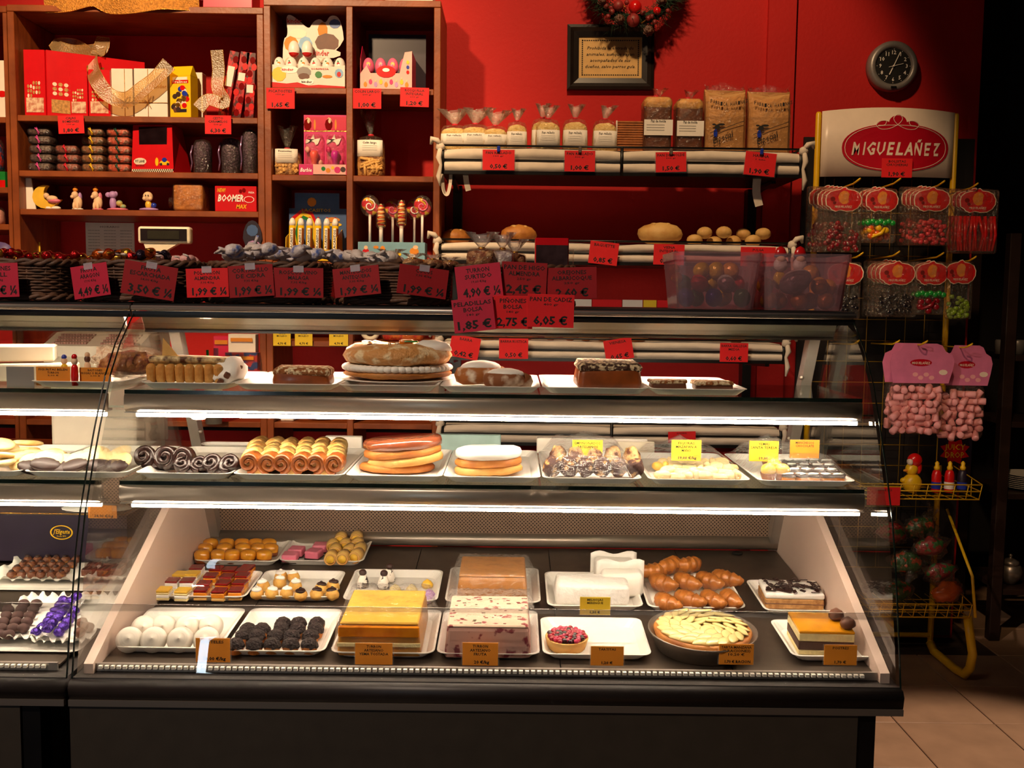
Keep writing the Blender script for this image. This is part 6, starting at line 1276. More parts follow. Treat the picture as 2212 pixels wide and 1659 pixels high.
for x0, x1, y0, y1, Y, ti, pr, m, lb in ((1236, 1302, 950, 996, 2.13, ['EMPIÑONADOS', 'ARTESANOS'], '32,00 €/kg', m_yellow, 'yellow tag on the nut chocolates'), (1450, 1515, 950, 996, 2.13, ['FIGURAS', 'MAZAPAN A', 'MANO'], '19,00 €/kg', m_yellow, 'yellow tag on the marzipan figures'), (1618, 1682, 952, 997, 2.13, ['YEMAS', 'SANTA TERESA'], '19,00', m_yellow, 'yellow tag behind the yolk sweets'), (1706, 1770, 950, 990, 2.12, ['MANCHEGOS', 'CHOCOLATE'], '', m_orange, 'orange tag behind the chocolate squares')):
    sign(lb, x0, x1, y0, y1, Y, ti, '', pr, m, name='price_tag', group='yellow price tags', th=.12, ph=.12, cat='price tag', holder=True)
# goods behind the lower shelf (standing at the back of the case)
YB = 2.40
for x0, x1, yt, m, lb, hh in ((940, 1082, 940, mat('pale_blue_carton', '9AB8B4', .6), 'pale blue carton behind the coated palmier', .03), (1160, 1400, 948, m_white, 'white carton stack behind the nut chocolates', .03), (1330, 1412, 952, m_cream, 'cream folded card behind the marzipan', .03), (700, 780, 944, m_white, 'white paper bag behind the golden palmiers', .03)):
    aa, b = W(x0, yt, YB).x, W(x1, yt, YB).x; zt_ = W((x0 + x1) / 2, yt, YB).z
    solo('back_carton', MB().rbox(0, .015, (zt_ - T2) / 2, b - aa, .022 if yt != 952 else .008, zt_ - T2, .002, 1, 1), m, lb, 'carton', ((aa + b) / 2, YB - (.03 if yt == 952 else 0), T2 + .0004))
tray('white tray standing behind the chocolate palmiers', W(515, 945, 2.39).x, 2.385, T2 + .0004, S(170, 2.39), .05)
# ------------------------------------------------------------------ trays and cakes on the sloping deck, right case
def deck_tray(label, x0, x1, yf, yb, h=.016, yaw=0.0, m=None):
    """front edge spans pixels x0..x1 at row yf, rear rim seen at row yb; returns the tray and a placer"""
    a, b = D(x0, yf), D(x1, yf); q = D((x0 + x1) / 2, yb, h); cx = (a.x + b.x) / 2; y = (a.y + b.y) / 2
    return tray(label, cx, y, deckz(y) + .001, b.x - a.x, (q.y - y) / math.cos(DKA), (DKA, 0, yaw), h, m)
DF = .0054
def dk(px, py, dz=0.0):                     # where a pixel meets the tray floors
    return D(px, py, DF + dz)
BACK = {'yolk_cake': 17, 'pink_square': 15, 'pastry_roll': 17, 'cream_puff': 14, 'muffin': 18, 'shell_cake': 24, 'tartlet': 42, 'meringue_cone': 14, 'meringue_drop': 13, 'chocolate': 11, 'truffle': 13, 'foil_sweet': 12, 'chocolate_bar': 14}
def put(name, label, cat, px, py, group=None, yaw=0.0, dz=0.0):
    q = dk(px, py); b = S(BACK.get(name, 0), q.y); return thing(name, label, cat, (q.x, q.y + b, q.z + dz + b * DKS), (DKA, 0, yaw), group), q.y
def putdup(p, label, px, py, yaw=0.0, dz=0.0, group=None):
    q = dk(px, py); b = S(BACK.get(p.name.split('.')[0], 0), q.y); o = dup(p, (q.x, q.y + b, q.z + dz + b * DKS), (DKA, 0, yaw), label)
    if group: o['group'] = group
    return o
TRAYS = [('white tray of glazed egg-yolk cakes at the back of the deck', 416, 600, 1226, 1164), ('white tray of pink squares and yellow rolls at the back of the deck', 600, 785, 1226, 1164), ('white tray of layered cake squares in the middle row', 344, 532, 1304, 1232), ('white tray of cream puffs in the middle row', 535, 722, 1304, 1232), ('white tray of small cones half hidden behind the yellow nougat', 738, 945, 1312, 1230),
         ('white tray of white iced shell cakes at the front', 244, 475, 1417, 1312), ('white tray of dark chocolate muffins at the front', 482, 702, 1424, 1314), ('film-covered tray of the yellow nougat block', 712, 938, 1428, 1316), ('film-covered tray of the fruit nougat block', 942, 1166, 1430, 1318), ('film-covered tray of the brown nougat block', 960, 1168, 1316, 1226), ('white tray of the meringue slices', 1182, 1390, 1325, 1236), ('white tray of croissants', 1400, 1612, 1328, 1238), ('white tray of the berry tartlet, nearly empty', 1172, 1408, 1432, 1334), ('white tray of the chocolate-topped cake slice', 1652, 1818, 1335, 1254), ('white tray of the yellow-topped cake slice', 1712, 1900, 1436, 1340)]
for lb, a, b, yf, yb in TRAYS: deck_tray(lb, a, b, yf, yb)
def proto(name, build): return build
# glazed yolk cakes
m_yolkc = mat('glazed_yolk_cake', 'E29A28', .22, col2='B8661A', thr=(.4, .75), ns=30, coat=.6)
p = None; k = 0
for row, (py, xs) in enumerate(((1219, (432, 466, 497, 531, 566)), (1205, (438, 480, 520, 553, 580)), (1194, (450, 485, 518, 548, 576)))):
    for i, px in enumerate(xs):
        lb = 'glazed golden egg-yolk cake, %s from the left in the %s row of its tray' % (ORD[i], ('front', 'middle', 'back')[row])
        if p is None:
            t, yy = put('yolk_cake', lb, 'cake', px, py, 'egg-yolk cakes'); r = S(17.5, yy)
            part('cake_body', MB().shade().lathe([(r * .86, 0), (r * .96, r * .5), (r, r * .9), (r * .97, r * 1.25), (r * .7, r * 1.5), (r * .3, r * 1.58), (.0005, r * 1.6)], 18), m_yolkc, t); part('baked_foot', MB().shade().lathe([(r * .9, 0), (r * .99, r * .45), (r * .99, r * .5), (r * .5, r * .55)], 18), m_caramel, t); p = t
        else: putdup(p, lb, px, py, R(0, 3))
# pink squares, yellow rolls
p = None
for i, (px, py) in enumerate(((624, 1217), (638, 1205), (676, 1210), (690, 1196))):
    lb = 'pink sponge square dipped in chocolate, %s from the left' % ORD[i]
    if p is None:
        t, yy = put('pink_square', lb, 'cake', px, py, 'pink sponge squares'); s_ = S(33, yy); part('sponge_body', MB().shade(False).rbox(0, 0, .011, s_, s_, .021, .004, 2, 2), m_pinkcake, t); part('chocolate_foot', MB().rbox(0, 0, .002, s_ * 1.02, s_ * 1.02, .004, .001, 1, 1), m_choc, t); p = t
    else: putdup(p, lb, px, py, R(-.3, .3))
m_roll = mat('glazed_roll', 'D8B060', .35, col2='B8782C', thr=(.45, .75), ns=30, coat=.4); p = None
for i, (px, py, yaw) in enumerate(((713, 1222, .2), (739, 1223, 0), (768, 1220, -.2), (722, 1208, .1), (752, 1209, 0), (775, 1206, -.1), (716, 1197, .1), (744, 1196, 0), (770, 1194, 0), (734, 1188, 0), (768, 1186, 0))):
    lb = 'small yellow glazed pastry roll, %s of the heap counted from the front' % ORD[i]
    if p is None:
        t, yy = put('pastry_roll', lb, 'pastry', px, py, 'yellow pastry rolls'); r = S(15, yy)
        mb = MB().shade(); mb.tube([(0, -.018, r * .9), (0, 0, r * .95), (0, .022, r * .9)], [r * .9, r, r * .85], 12); part('roll_body', mb, m_roll, t); part('roll_filling', MB().shade().tube([(0, -.020, r * .9), (0, -.016, r * .9)], r * .58, 12), m_yolk, t); part('roll_ring', MB().shade().tube([(r * .8 * math.cos(a * PI / 7), -.0185, r * .9 + r * .8 * math.sin(a * PI / 7)) for a in range(14)], r * .13, 5, closed=True), m_bread, t); p = t
    else: putdup(p, lb, px, py, yaw, .002 + .008 * (i > 8))
# layered squares
def square(name, label, px, py, wpx, hgt, lay, group, yaw=0.0):
    t, yy = put(name, label, 'cake', px, py, group, yaw); s_ = S(wpx, yy); zz = 0
    for nm, f, m in lay: part(nm, MB().rbox(0, s_ / 2, zz + hgt * f / 2, s_, s_, hgt * f - .0004, .0015, 1, 1), m, t); zz += hgt * f
    return t
LY = [('sponge_layer', .25, m_sponge), ('cream_layer', .3, m_icing), ('sponge_layer', .2, m_sponge), ('yolk_top', .25, m_yolk)]; LC = [('sponge_layer', .25, m_sponge), ('cream_layer', .55, m_icing), ('jelly_top', .2, m_cherry)]; LO = [('base_layer', .3, m_bread), ('orange_layer', .45, m_glaze), ('jelly_top', .25, m_cherry)]
yel = red = org = None
for kind, L in (('yellow', ((350, 1298), (390, 1300), (385, 1263), (412, 1262))), ('white', ((368, 1278), (402, 1278), (422, 1249))), ('orange', ((432, 1298), (470, 1300), (507, 1298), (438, 1284), (478, 1283), (514, 1282), (452, 1266), (486, 1268), (520, 1266), (464, 1251), (493, 1253), (520, 1256), (530, 1248)))):
    for i, (px, py) in enumerate(L):
        lb = {'yellow': 'little cream square with a yellow yolk top, %s from the front', 'white': 'little cream square with a dark red jelly top, %s from the front', 'orange': 'little orange square with a red jelly top, %s counted from the front left'}[kind] % (ORD[i] if i < 12 else 'last')
        lay = {'yellow': LY, 'white': LC, 'orange': LO}[kind]; old = {'yellow': yel, 'white': red, 'orange': org}[kind]
        if old is None:
            t = square('layered_square', lb, px, py, 30, .024, lay, kind + ' layered squares')
            if kind == 'yellow': yel = t
            elif kind == 'white': red = t
            else: org = t
        else: putdup(old, lb, px, py, R(-.12, .05))
# cream puffs
m_puff = mat('choux_puff', 'E0B058', .55, col2='C08030', thr=(.4, .7), ns=30, bump=.4, bs=70); pw = pc = None
for kind, L in (('white', ((552, 1300), (583, 1300), (616, 1300), (566, 1283), (600, 1276), (634, 1282), (605, 1262), (632, 1264))), ('chocolate', ((647, 1303), (680, 1302), (717, 1302), (690, 1290), (716, 1284)))):
    for i, (px, py) in enumerate(L):
        lb = 'choux puff with %s cap, %s from the front left' % ('a white icing' if kind == 'white' else 'a dark chocolate', ORD[i]); old = pw if kind == 'white' else pc
        if old is None:
            t, yy = put('cream_puff', lb, 'cream puff', px, py, kind + ' cream puffs'); r = S(15, yy)
            mb = MB().shade(); mb.ell((0, 0, r * .9), (r, r, r * .9), 14, 10, amp=.12, fr=120); part('puff_body', mb, m_puff, t)
            mb = MB().shade(); mb.ell((0, -r * .1, r * 1.62), (r * .78, r * .78, r * .35), 12, 8, amp=.15, fr=90).ell((0, 0, r * 1.95), (r * .25, r * .25, r * .2), 8, 6); part('icing_cap', mb, m_icing if kind == 'white' else m_choc, t)
            if kind == 'white': pw = t
            else: pc = t
        else: putdup(old, lb, px, py, R(0, 6))
# cones behind the yellow nougat
p = None
for i, (px, py) in enumerate(((782, 1272), (826, 1274), (838, 1260), (858, 1272))):
    lb = 'black and white meringue cone, %s from the left behind the yellow nougat' % ORD[i]
    if p is None:
        t, yy = put('meringue_cone', lb, 'meringue', px, py, 'black and white cones'); part('cone_body', MB().shade().lathe([(.014, 0), (.015, .008), (.011, .02), (.009, .026), (.0, .036)], 12), mat('two_tone_cone', 'F0E8DC', .5, col2='2A1814', thr=(.48, .52), ns=55), t); part('chocolate_tip', MB().shade().ell((0, 0, .034), (.009, .009, .008), 10, 8), m_choc, t); p = t
    elif px < 850: putdup(p, lb, px, py, i)
for i, (px, py, m) in enumerate(((852, 1283, m_sponge), (888, 1283, m_sponge), (922, 1272, m_yolk), (926, 1294, m_lilac), (918, 1305, m_lilac))):
    t, yy = put('meringue_drop', 'small pale or lilac meringue drop, %s counted from the cones' % ORD[i], 'meringue', px, py, 'meringue drops'); part('drop_body', MB().shade().lathe([(.013, 0), (.014, .006), (.009, .013), (.0005, .019)], 12), m, t)
# white shell cakes
m_shell = mat('white_shell_icing', 'F0E8DA', .45, nz=.03); p = None
for i, (px, py, yaw) in enumerate(((270, 1414, .25), (322, 1414, .12), (380, 1414, .08), (436, 1414, 0), (302, 1388, .25), (344, 1386, .15), (396, 1386, .1), (446, 1385, 0))):
    lb = 'white iced shell-shaped cake, %s from the left in the %s row' % (ORD[i % 4], 'front' if i < 4 else 'back')
    if p is None:
        t, yy = put('shell_cake', lb, 'cake', px, py, 'white shell cakes', yaw); r = S(28, yy)
        part('bun', MB().shade().ell((0, .010, r * .62), (r * .92, r * .62, r * .62), 16, 10), m_bread, t)
        mb = MB().shade(); prof = []
        for k in range(9):
            f = k / 8; rr_ = r * (1.06 * max(0, 1 - f ** 2.2) ** .5); prof += [(max(rr_, .0004), f), (max(rr_ - r * .08, .0002), f + .05)]
        mb.lathe([(r * .9, -.002)] + [(q, .0 + f * r * .62) for q, f in prof], 24); mb.xf(0, Matrix.Translation((0, .006, r * .80)) @ Matrix.Rotation(.95, 4, 'X') @ Matrix.Translation((0, 0, -r * .16)))
        part('shell_icing', mb, m_shell, t); p = t
    else: putdup(p, lb, px, py, yaw)
# chocolate muffins
p = None
rows = ((1417, (505, 545, 583, 623, 664), 'front'), (1398, (520, 552, 590, 626, 668), 'second'), (1383, (530, 562, 603, 640, 678), 'third'), (1370, (608, 642, 682), 'back'))
for py, xs, rn in rows:
    for i, px in enumerate(xs):
        lb = 'chocolate-crumbed muffin, %s from the left in the %s row' % (ORD[i], rn)
        if p is None:
            t, yy = put('muffin', lb, 'muffin', px, py, 'chocolate muffins'); r = S(19.5, yy)
            part('muffin_cup', MB().shade(False).lathe([(r * .78, 0), (r * .98, r * .75), (r * .98, r * .8)], 20), mat('orange_cup', 'B8702C', .6, nz=.15), t)
            mb = MB().shade(); mb.ell((0, 0, r * .85), (r * 1.02, r * 1.02, r * .85), 20, 12, zmin=-.2); mb.rough(0, .0022, 190, 1); part('chocolate_dome', mb, m_crumb, t); p = t
        else: putdup(p, lb, px, py, R(0, 6))
# nougat blocks
def block(name, label, x0, x1, yf, yt0, m, top, dep, m_top=None):
    a, b = dk(x0, yf), dk(x1, yf); y = (a.y + b.y) / 2; w = b.x - a.x; h = (W((x0 + x1) / 2, yt0, y + .012).z - a.z)
    t = thing(name, label, 'nougat', ((a.x + b.x) / 2, y, a.z), (DKA, 0, 0), 'nougat blocks')
    mb = MB().shade(False); mb.rbox(0, dep / 2, h / 2, w, dep, h, .008, 2, 3, taper=.07); mb.rough(0, .0012, 30, x0 * .01); part('nougat_body', mb, m, t)
    if m_top: part('nougat_top', MB().shade(False).rbox(0, dep / 2, h + .001, w * .925, dep * .92, .006, .0025, 1, 2), m_top, t)
    return t, w, h
m_ny = mat('toasted_yolk_nougat', 'C08428', .3, col2='96581C', thr=(.5, .8), ns=10, coat=.3); m_nyt = mat('toasted_yolk_top', 'E0B444', .25, col2='C89634', thr=(.5, .85), ns=12, coat=.3)
t, w, h = block('nougat_block', 'yellow toasted-yolk nougat block in film, at the front', 726, 910, 1420, 1346, m_ny, None, .19, m_nyt)
part('pale_layer', MB().rbox(0, -.0002, h * .40, w * .985, .004, h * .12, .001, 1, 1), m_sponge, t); part('toasted_edge', MB().rbox(0, .003, h * .80, w * .955, .006, h * .34, .002, 1, 1), m_glaze, t)
m_nf = mat('fruit_nougat', 'C89A8C', .4, col2='7A2430', thr=(.56, .64), ns=45); m_nft = mat('fruit_nougat_top', 'E6CDB4', .4, col2='9A3038', thr=(.60, .68), ns=50)
t, w, h = block('nougat_block', 'pale fruit nougat block with red pieces in film, at the front', 958, 1148, 1424, 1352, m_nf, None, .17, m_nft)
rr = random.Random(2); mb = MB()
for i in range(46): mb.rbox(rr.uniform(-.44, .44) * w, .012 + rr.random() * .145, h + .0038, rr.uniform(.004, .009), .0035, .0016, .0004, 1, 1)
part('fruit_pieces', mb, mat('candied_fruit', '8A2428', .4, col2='4A4A20', thr=(.5, .55), ns=30), t, stuff=True)
m_nb = mat('brown_nougat', 'B47838', .45, col2='8A5222', thr=(.5, .75), ns=35); m_nbt = mat('brown_nougat_top', 'C08444', .45, col2='9A6430', thr=(.55, .8), ns=30)
block('nougat_block', 'brown chocolate-almond nougat block in film, behind the fruit one', 985, 1140, 1300, 1244, m_nb, None, .14, m_nbt)
def wrap(label, x0, x1, yf, yb, bx0, bx1, hgt, dep):
    a, b = D(x0, yf), D(x1, yf); y = (a.y + b.y) / 2; w = b.x - a.x; q = D((x0 + x1) / 2, yb, .016); d = q.y - y; u0 = (dk(bx0, yf).x - a.x) / w; u1 = (dk(bx1, yf).x - a.x) / w; v0 = .02; v1 = min(.97, dep / d + .03)
    def sm(t_): t_ = max(0, min(1, t_)); return t_ * t_ * (3 - 2 * t_)
    def fn(u, v):
        e = sm((u - .01) / max(u0 - .01, .01)) * sm((.99 - u) / max(.99 - u1, .01)) * sm(v / .08) * sm((1 - v) / max(1 - v1, .02))
        return (-w / 2 + w * u, d * v, .019 + (hgt - .009) * e + .0035 * noise.noise(Vec((u * 22, v * 16, x0 * .1))) * (.3 + e))
    return solo('cling_film', MB().shade().sheet(fn, 34, 26), m_film, label, 'cling film', ((a.x + b.x) / 2, y, deckz(y) + .001), (DKA, 0, 0), 'cling film covers')
_h = lambda x, yf, yt0: W(x, yt0, dk(x, yf).y + .012).z - dk(x, yf).z + .009
wrap('film wrapped over the yellow nougat block', 712, 938, 1428, 1316, 726, 910, _h(818, 1420, 1346), .19); wrap('film wrapped over the fruit nougat block', 942, 1166, 1430, 1318, 958, 1148, _h(1050, 1424, 1352), .17); wrap('film wrapped over the brown nougat block', 960, 1168, 1316, 1226, 985, 1140, _h(1060, 1300, 1244), .14)
# meringue slices in paper
t, yy = put('meringue_slice', 'white wrapped meringue slice lying in front on its tray', 'meringue', 1292, 1314, 'meringue slices')
mb = MB().shade(); mb.rbox(-.012, .045, .026, .165, .085, .050, .012, 3, 3); mb.rough(0, .004, 40, 2, .004); part('paper_wrap', mb, mat('glossy_white_wrap', 'F6F2EC', .3, nz=.03, bump=.6, bs=40), t)
for i, (px, py, lb) in enumerate(((1330, 1268, 'white meringue slice standing at the rear of its tray, upper one'), (1345, 1296, 'white meringue slice beside the wrapped one'))):
    t, yy = put('meringue_slice', lb, 'meringue', px, py, 'meringue slices'); mb = MB().shade(); mb.rbox(0, .03, .029, .095, .05, .056, .012, 3, 3); mb.rough(0, .004, 45, 4 + i, .004); part('meringue_body', mb, m_merin, t)
    part('paper_back', MB().shade().sheet(lambda u, v: (-.055 + .11 * u, .064 + .01 * math.sin(3 * u), .002 + (.066 if i else .058) * v + .005 * math.sin(u * 9) * v), 10, 4, .0008), m_paper, t)
# croissants
m_cro = mat('croissant_crust', 'B8702C', .4, col2='8A4A1A', thr=(.4, .7), ns=28, bump=.3, bs=70, coat=.25); p = None
for i, (px, py, yaw, dz) in enumerate(((1438, 1318, -1.15, 0), (1486, 1312, -.95, 0), (1535, 1312, -1.25, 0), (1575, 1310, -1.45, 0), (1428, 1280, -1.0, .006), (1480, 1278, -1.1, .006), (1528, 1274, -1.1, .004), (1566, 1268, -.9, .003), (1412, 1264, .3, .016), (1448, 1256, .9, .022), (1486, 1252, .5, .018))):
    lb = 'golden croissant, %s counted from the front of the heap' % ORD[i]
    if p is None:
        t, yy = put('croissant', lb, 'croissant', px, py, 'croissants', yaw, dz); mb = MB().shade(); pts = []; rs = []
        for k in range(29):
            f = k / 28; a = (f - .5) * 1.5; e = 1 - abs(2 * f - 1) ** 2.2; st = 1.08 - .30 * (((k % 5) / 5)); pts.append((.050 * math.sin(a * 1.15) * 1.1, .050 * (1 - math.cos(a * 1.15)), .0175)); rs.append(max(.003, .0195 * e ** .6 * st))
        mb.tube(pts, rs, 10); mb.rough(0, .0012, 60); part('croissant_body', mb, m_cro, t); p = t
    else: putdup(p, lb, px, py, yaw, dz)
# berry tartlet
t, yy = put('tartlet', 'berry tartlet with crimped crust at the front of its tray', 'tartlet', 1226, 1414); r = S(48, yy)
def crimp(r0, r1, h, n=26, nm='crust', m=m_crust):
    mb = MB().shade()
    rings = []
    for q, zz in ((r0, 0), (r1, h), (r1 * .93, h * 1.04), (r1 * .88, h * .8)): rings.append([(q * (1 + .025 * (j % 2)) * math.cos(PI * j / n), q * (1 + .025 * (j % 2)) * math.sin(PI * j / n), zz) for j in range(2 * n)])
    return mb.loft(rings)
part('crust', crimp(r * .86, r, .022), m_bread, t); rr = random.Random(6)
m_ber = [mat('red_currant', 'A01428', .15, nz=.3, coat=.7), mat('dark_berry', '3A0A18', .15, nz=.3, coat=.7), mat('pink_berry', 'C83858', .2, nz=.2, coat=.6)]
_bs = [MB().shade().ell((0, 0, 0), (.0055, .0055, .005), 8, 6).mesh('berry', [m]) for m in m_ber]
for i in range(70):
    a = i * 2.4; q = r * .88 * math.sqrt((i + .5) / 70); part('berry', _bs[rr.choice((0, 0, 1, 2))], None, t, (q * math.cos(a), q * math.sin(a), .0225 + .005 * (1 - q / r) + rr.uniform(0, .002)))
# apple tart in its pan
t, yy = put('apple_tart', 'large apple tart in a round metal pan', 'tart', 1516, 1392); t.location.z -= DF - .0015; r = (dk(1632, 1392).x - dk(1400, 1392).x) / 2
part('tart_pan', MB().shade().lathe([(r * .84, 0), (r * .98, .034), (r, .036), (r, .038), (r * .97, .037), (r * .83, .003)], 40), m_steel, t); part('crust', MB().shade().lathe([(r * .80, .004), (r * .90, .036), (r * .86, .041), (r * .80, .038), (.001, .036)], 40), m_crust, t)
part('custard', MB().shade().lathe([(r * .83, .034), (r * .82, .038), (.001, .039)], 32), m_yolk, t)
mb = MB().shade()
for k in range(11):
    a = .09 * r; mb.ell((0, 0, 0), (.001,) * 3, 4, 3) if False else None
_sl = MB().shade(); _sl.ell((0, 0, 0), (.026, .011, .0035), 12, 6); 
for v in _sl.v: v.y += -.28 * (v.x ** 2) / .026 * 1.2; v.z += .10 * v.y
m_apple = mat('apple_slice', 'F0DC96', .3, col2='E0BC62', thr=(.5, .8), ns=40, coat=.4); _slm = _sl.mesh('apple_slice', [m_apple])
for rad, n, off in ((.70, 22, 0), (.50, 15, .1), (.31, 9, .2), (.14, 4, .4)):
    for j in range(n):
        a = 2 * PI * j / n + off; part('apple_slice', _slm, None, t, (r * rad * math.cos(a), r * rad * math.sin(a), .0425 + .0015 * (j % 2)), (.32 * math.sin(a * 0) + .18, .10, a + PI / 2 + .2), label=None)
# cake slices
t, yy = put('cake_slice', 'square cake slice with cream and dark chocolate shavings', 'cake', 1716, 1318, yaw=-.06); w_ = S(128, yy)
part('sponge_layer', MB().rbox(0, .045, .013, w_, .09, .025, .003, 1, 2), mat('mocha_sponge', 'B88850', .7, col2='966838', thr=(.4, .6), ns=70, bump=.3), t); part('filling_line', MB().rbox(0, .045, .0135, w_ * 1.005, .091, .003, .001, 1, 1), m_chocm, t); part('cream_layer', MB().shade().rbox(0, .045, .031, w_ * 1.01, .092, .013, .004, 2, 2), m_icing, t)
rr = random.Random(12); mb = MB().shade(False)
for i in range(90):
    k = len(mb.v); mb.rbox(0, 0, 0, rr.uniform(.008, .02), rr.uniform(.004, .008), .002, .0007, 1, 1); mb.xf(k, Matrix.Translation((rr.uniform(-.46, .46) * w_, .045 + rr.uniform(-.46, .46) * .09, .0395 + rr.uniform(0, .003))) @ Matrix.Rotation(rr.uniform(0, 6), 4, 'Z') @ Matrix.Rotation(rr.uniform(-.5, .5), 4, 'X'))
part('chocolate_shavings', mb, m_chocg, t, stuff=True)
t, yy = put('cake_slice', 'cake slice with shiny orange top and two chocolate truffles', 'cake', 1784, 1416, yaw=-.04); w_ = S(122, yy)
for nm, z0, z1, m in (('sponge_base', 0, .010, m_sponge), ('chocolate_layer', .010, .028, mat('dark_mousse', '4A281A', .6, nz=.2)), ('cream_layer', .028, .044, m_sponge), ('orange_glaze', .044, .050, mat('orange_mirror', 'E29A1C', .12, col2='D08410', thr=(.4, .7), ns=20, coat=.6))): part(nm, MB().rbox(0, .05, (z0 + z1) / 2, w_, .10, z1 - z0, .0015, 1, 1), m, t)
for x, y in ((.30, .062), (.40, .018)):
    mb = MB().shade(); mb.ell((w_ * x, y, .061), (.015, .015, .012), 12, 8, amp=.25, fr=120, sd=x); part('truffle', mb, m_chocm, t)
# price tags on the deck
for x0, x1, y0, y1, Y, ti, sm, pr, m, lb in ((422, 498, 1377, 1432, 1.872, ['PASTELES'], '', '20,00 €/kg', m_orange, 'orange tag before the white shell cakes'), (766, 849, 1388, 1437, 1.868, ['TURRON', 'ARTESANO', 'YEMA TOSTADA'], '', '', m_orange, 'orange tag before the yellow nougat'), (998, 1077, 1387, 1439, 1.868, ['TURRON', 'ARTESANO', 'FRUTA'], '', '20 €/kg', m_orange, 'orange tag before the fruit nougat'), (1252, 1319, 1289, 1329, 1.985, ['MILHOJAS', 'MERENGUE'], '', '1,30 €', m_yellow, 'yellow tag before the meringue slices'), (1275, 1348, 1395, 1439, 1.868, ['TARTITAS'], '', '1,20 €', m_orange, 'orange tag beside the berry tartlet'), (1552, 1629, 1390, 1437, 1.868, ['TARTA MANZANA', '(8 RACIONES)', '10,20 €'], '', '1,70 € RACION', m_orange, 'orange tag before the apple tart'), (1779, 1852, 1392, 1438, 1.868, ['POSTRES'], '', '1,70 €', m_orange, 'orange tag before the orange-topped slice')):
    sign(lb, x0, x1, y0, y1, Y, ti, sm, pr, m, name='price_tag', group='price tags on the deck', th=.12, ph=.13, cat='price tag', holder=True)
q = D(1592, 1196); solo('drain_plug', MB().shade().lathe([(.014, 0), (.014, .003), (.010, .004), (.009, .002), (.0005, .002)], 20), m_black, 'round black drain plug on the deck at the back', 'drain plug', (q.x, q.y, q.z + .0006), (DKA, 0, 0))

# ------------------------------------------------------------------ left case: black boxes, chocolates on doilies
XL = XM0 - .03
def doily(label, x0, x1, yf, yb, wav=.006):
    a, b = D(x0, yf), D(x1, yf); y = (a.y + b.y) / 2; w = b.x - a.x; d = D((x0 + x1) / 2, yb).y - y; wz = .02
    def fn(u, v):
        e = max(0, abs(2 * u - 1) - .75) * 4; g = max(0, abs(2 * v - 1) - .8) * 5; r_ = max(e, g)
        return (-w / 2 + w * u + .003 * math.sin(v * 50) * e, d * v + .003 * math.sin(u * 60) * g, .006 + r_ * (.012 + wav * math.sin(u * 40 + v * 30)))
    return solo('paper_doily', MB().shade().sheet(fn, 36, 30), m_paper, label, 'paper doily', ((a.x + b.x) / 2, y, deckz(y) + .004), (DKA, 0, 0), 'paper doilies')
doily('white paper doily under the nut-topped chocolates', -30, 178, 1270, 1182); doily('white paper doily under the chocolate bars beside the dividing panel', 182, 290, 1270, 1182); doily('white paper doily under the brown truffles at the left edge', -60, 98, 1398, 1302); doily('white paper doily under the purple foil sweets', 60, 190, 1406, 1300)
for x0, x1, yf, yb, lb in ((-40, 268, 1279, 1180, 'white tray under the back doilies in the left case'), (-60, 172, 1412, 1300, 'white tray under the front doilies in the left case')): deck_tray(lb, x0, x1, yf, yb, .004)
def pebble(name, label, cat, px, py, r, m, group, dz=0, top=None, sq=1.0):
    t, yy = put(name, label, cat, px, py, group, R(0, 3), .006 + dz); mb = MB().shade(); mb.ell((0, 0, r * .75), (r, r * .9, r * .8 * sq), 12, 8, amp=.18, fr=110, sd=px); part('sweet_body', mb, m, t)
    if top: part('nut_top', MB().shade().ell((0, 0, r * 1.45), (r * .6, r * .5, r * .35), 8, 6, amp=.4, fr=150, sd=py), top, t)
    return t
rr = random.Random(31); m_nutc = mat('nut_chocolate_cluster', '6A3A20', .5, col2='B87A30', thr=(.55, .7), ns=60, bump=.4); m_nutt = mat('dark_nut_top', '38201A', .5, nz=.3)
base = None
for row in range(7):
    for i in range(6):
        px = 22 + i * 21 + row * 11 + rr.uniform(-2, 2); py = 1258 - row * 11
        if px > 168: continue
        lb = 'nut-topped chocolate on the back doily, %s from left, row %s from front' % (ORD[i], ORD[row])
        if base is None: base = pebble('chocolate', lb, 'chocolate', px, py, S(11.5, 2.2), m_nutc, 'nut-topped chocolates', top=m_nutt)
        else: putdup(base, lb, px, py, rr.uniform(0, 6), .006)
for i, (px, py) in enumerate(((188, 1252), (222, 1252), (252, 1250), (200, 1240), (236, 1238), (264, 1236), (218, 1212), (244, 1208), (270, 1204))):
    t, yy = put('chocolate_bar', 'small chocolate bar on the doily beside the dividing panel, %s from the front' % ORD[i], 'chocolate', px, py, 'small chocolate bars', -.1, .006); part('bar_body', MB().rbox(0, 0, .009, .028, .03, .018, .004, 2, 2), m_chocm, t); part('bar_ridges', MB().rbox(-.007, 0, .0185, .007, .028, .003, .001, 1, 1).rbox(.004, 0, .0185, .007, .028, .003, .001, 1, 1), m_choc, t, stuff=True)
base = None; k = 0; m_truf = mat('cocoa_truffle', '4E3430', .75, nz=.2, ns=90)
for row, (py, xs) in enumerate(((1392, (-5, 12)), (1378, (-2, 22, 44)), (1364, (2, 28, 52)), (1350, (8, 32, 58)), (1336, (12, 40, 66)), (1324, (46, 72)))):
    for i, px in enumerate(xs):
        lb = 'dusted cocoa truffle at the left edge, %s in row %s from the front' % (ORD[i], ORD[row])
        if base is None: base = pebble('truffle', lb, 'truffle', px, py, S(13.5, 2.0), m_truf, 'cocoa truffles')
        else: putdup(base, lb, px, py, i, .006)
base = None
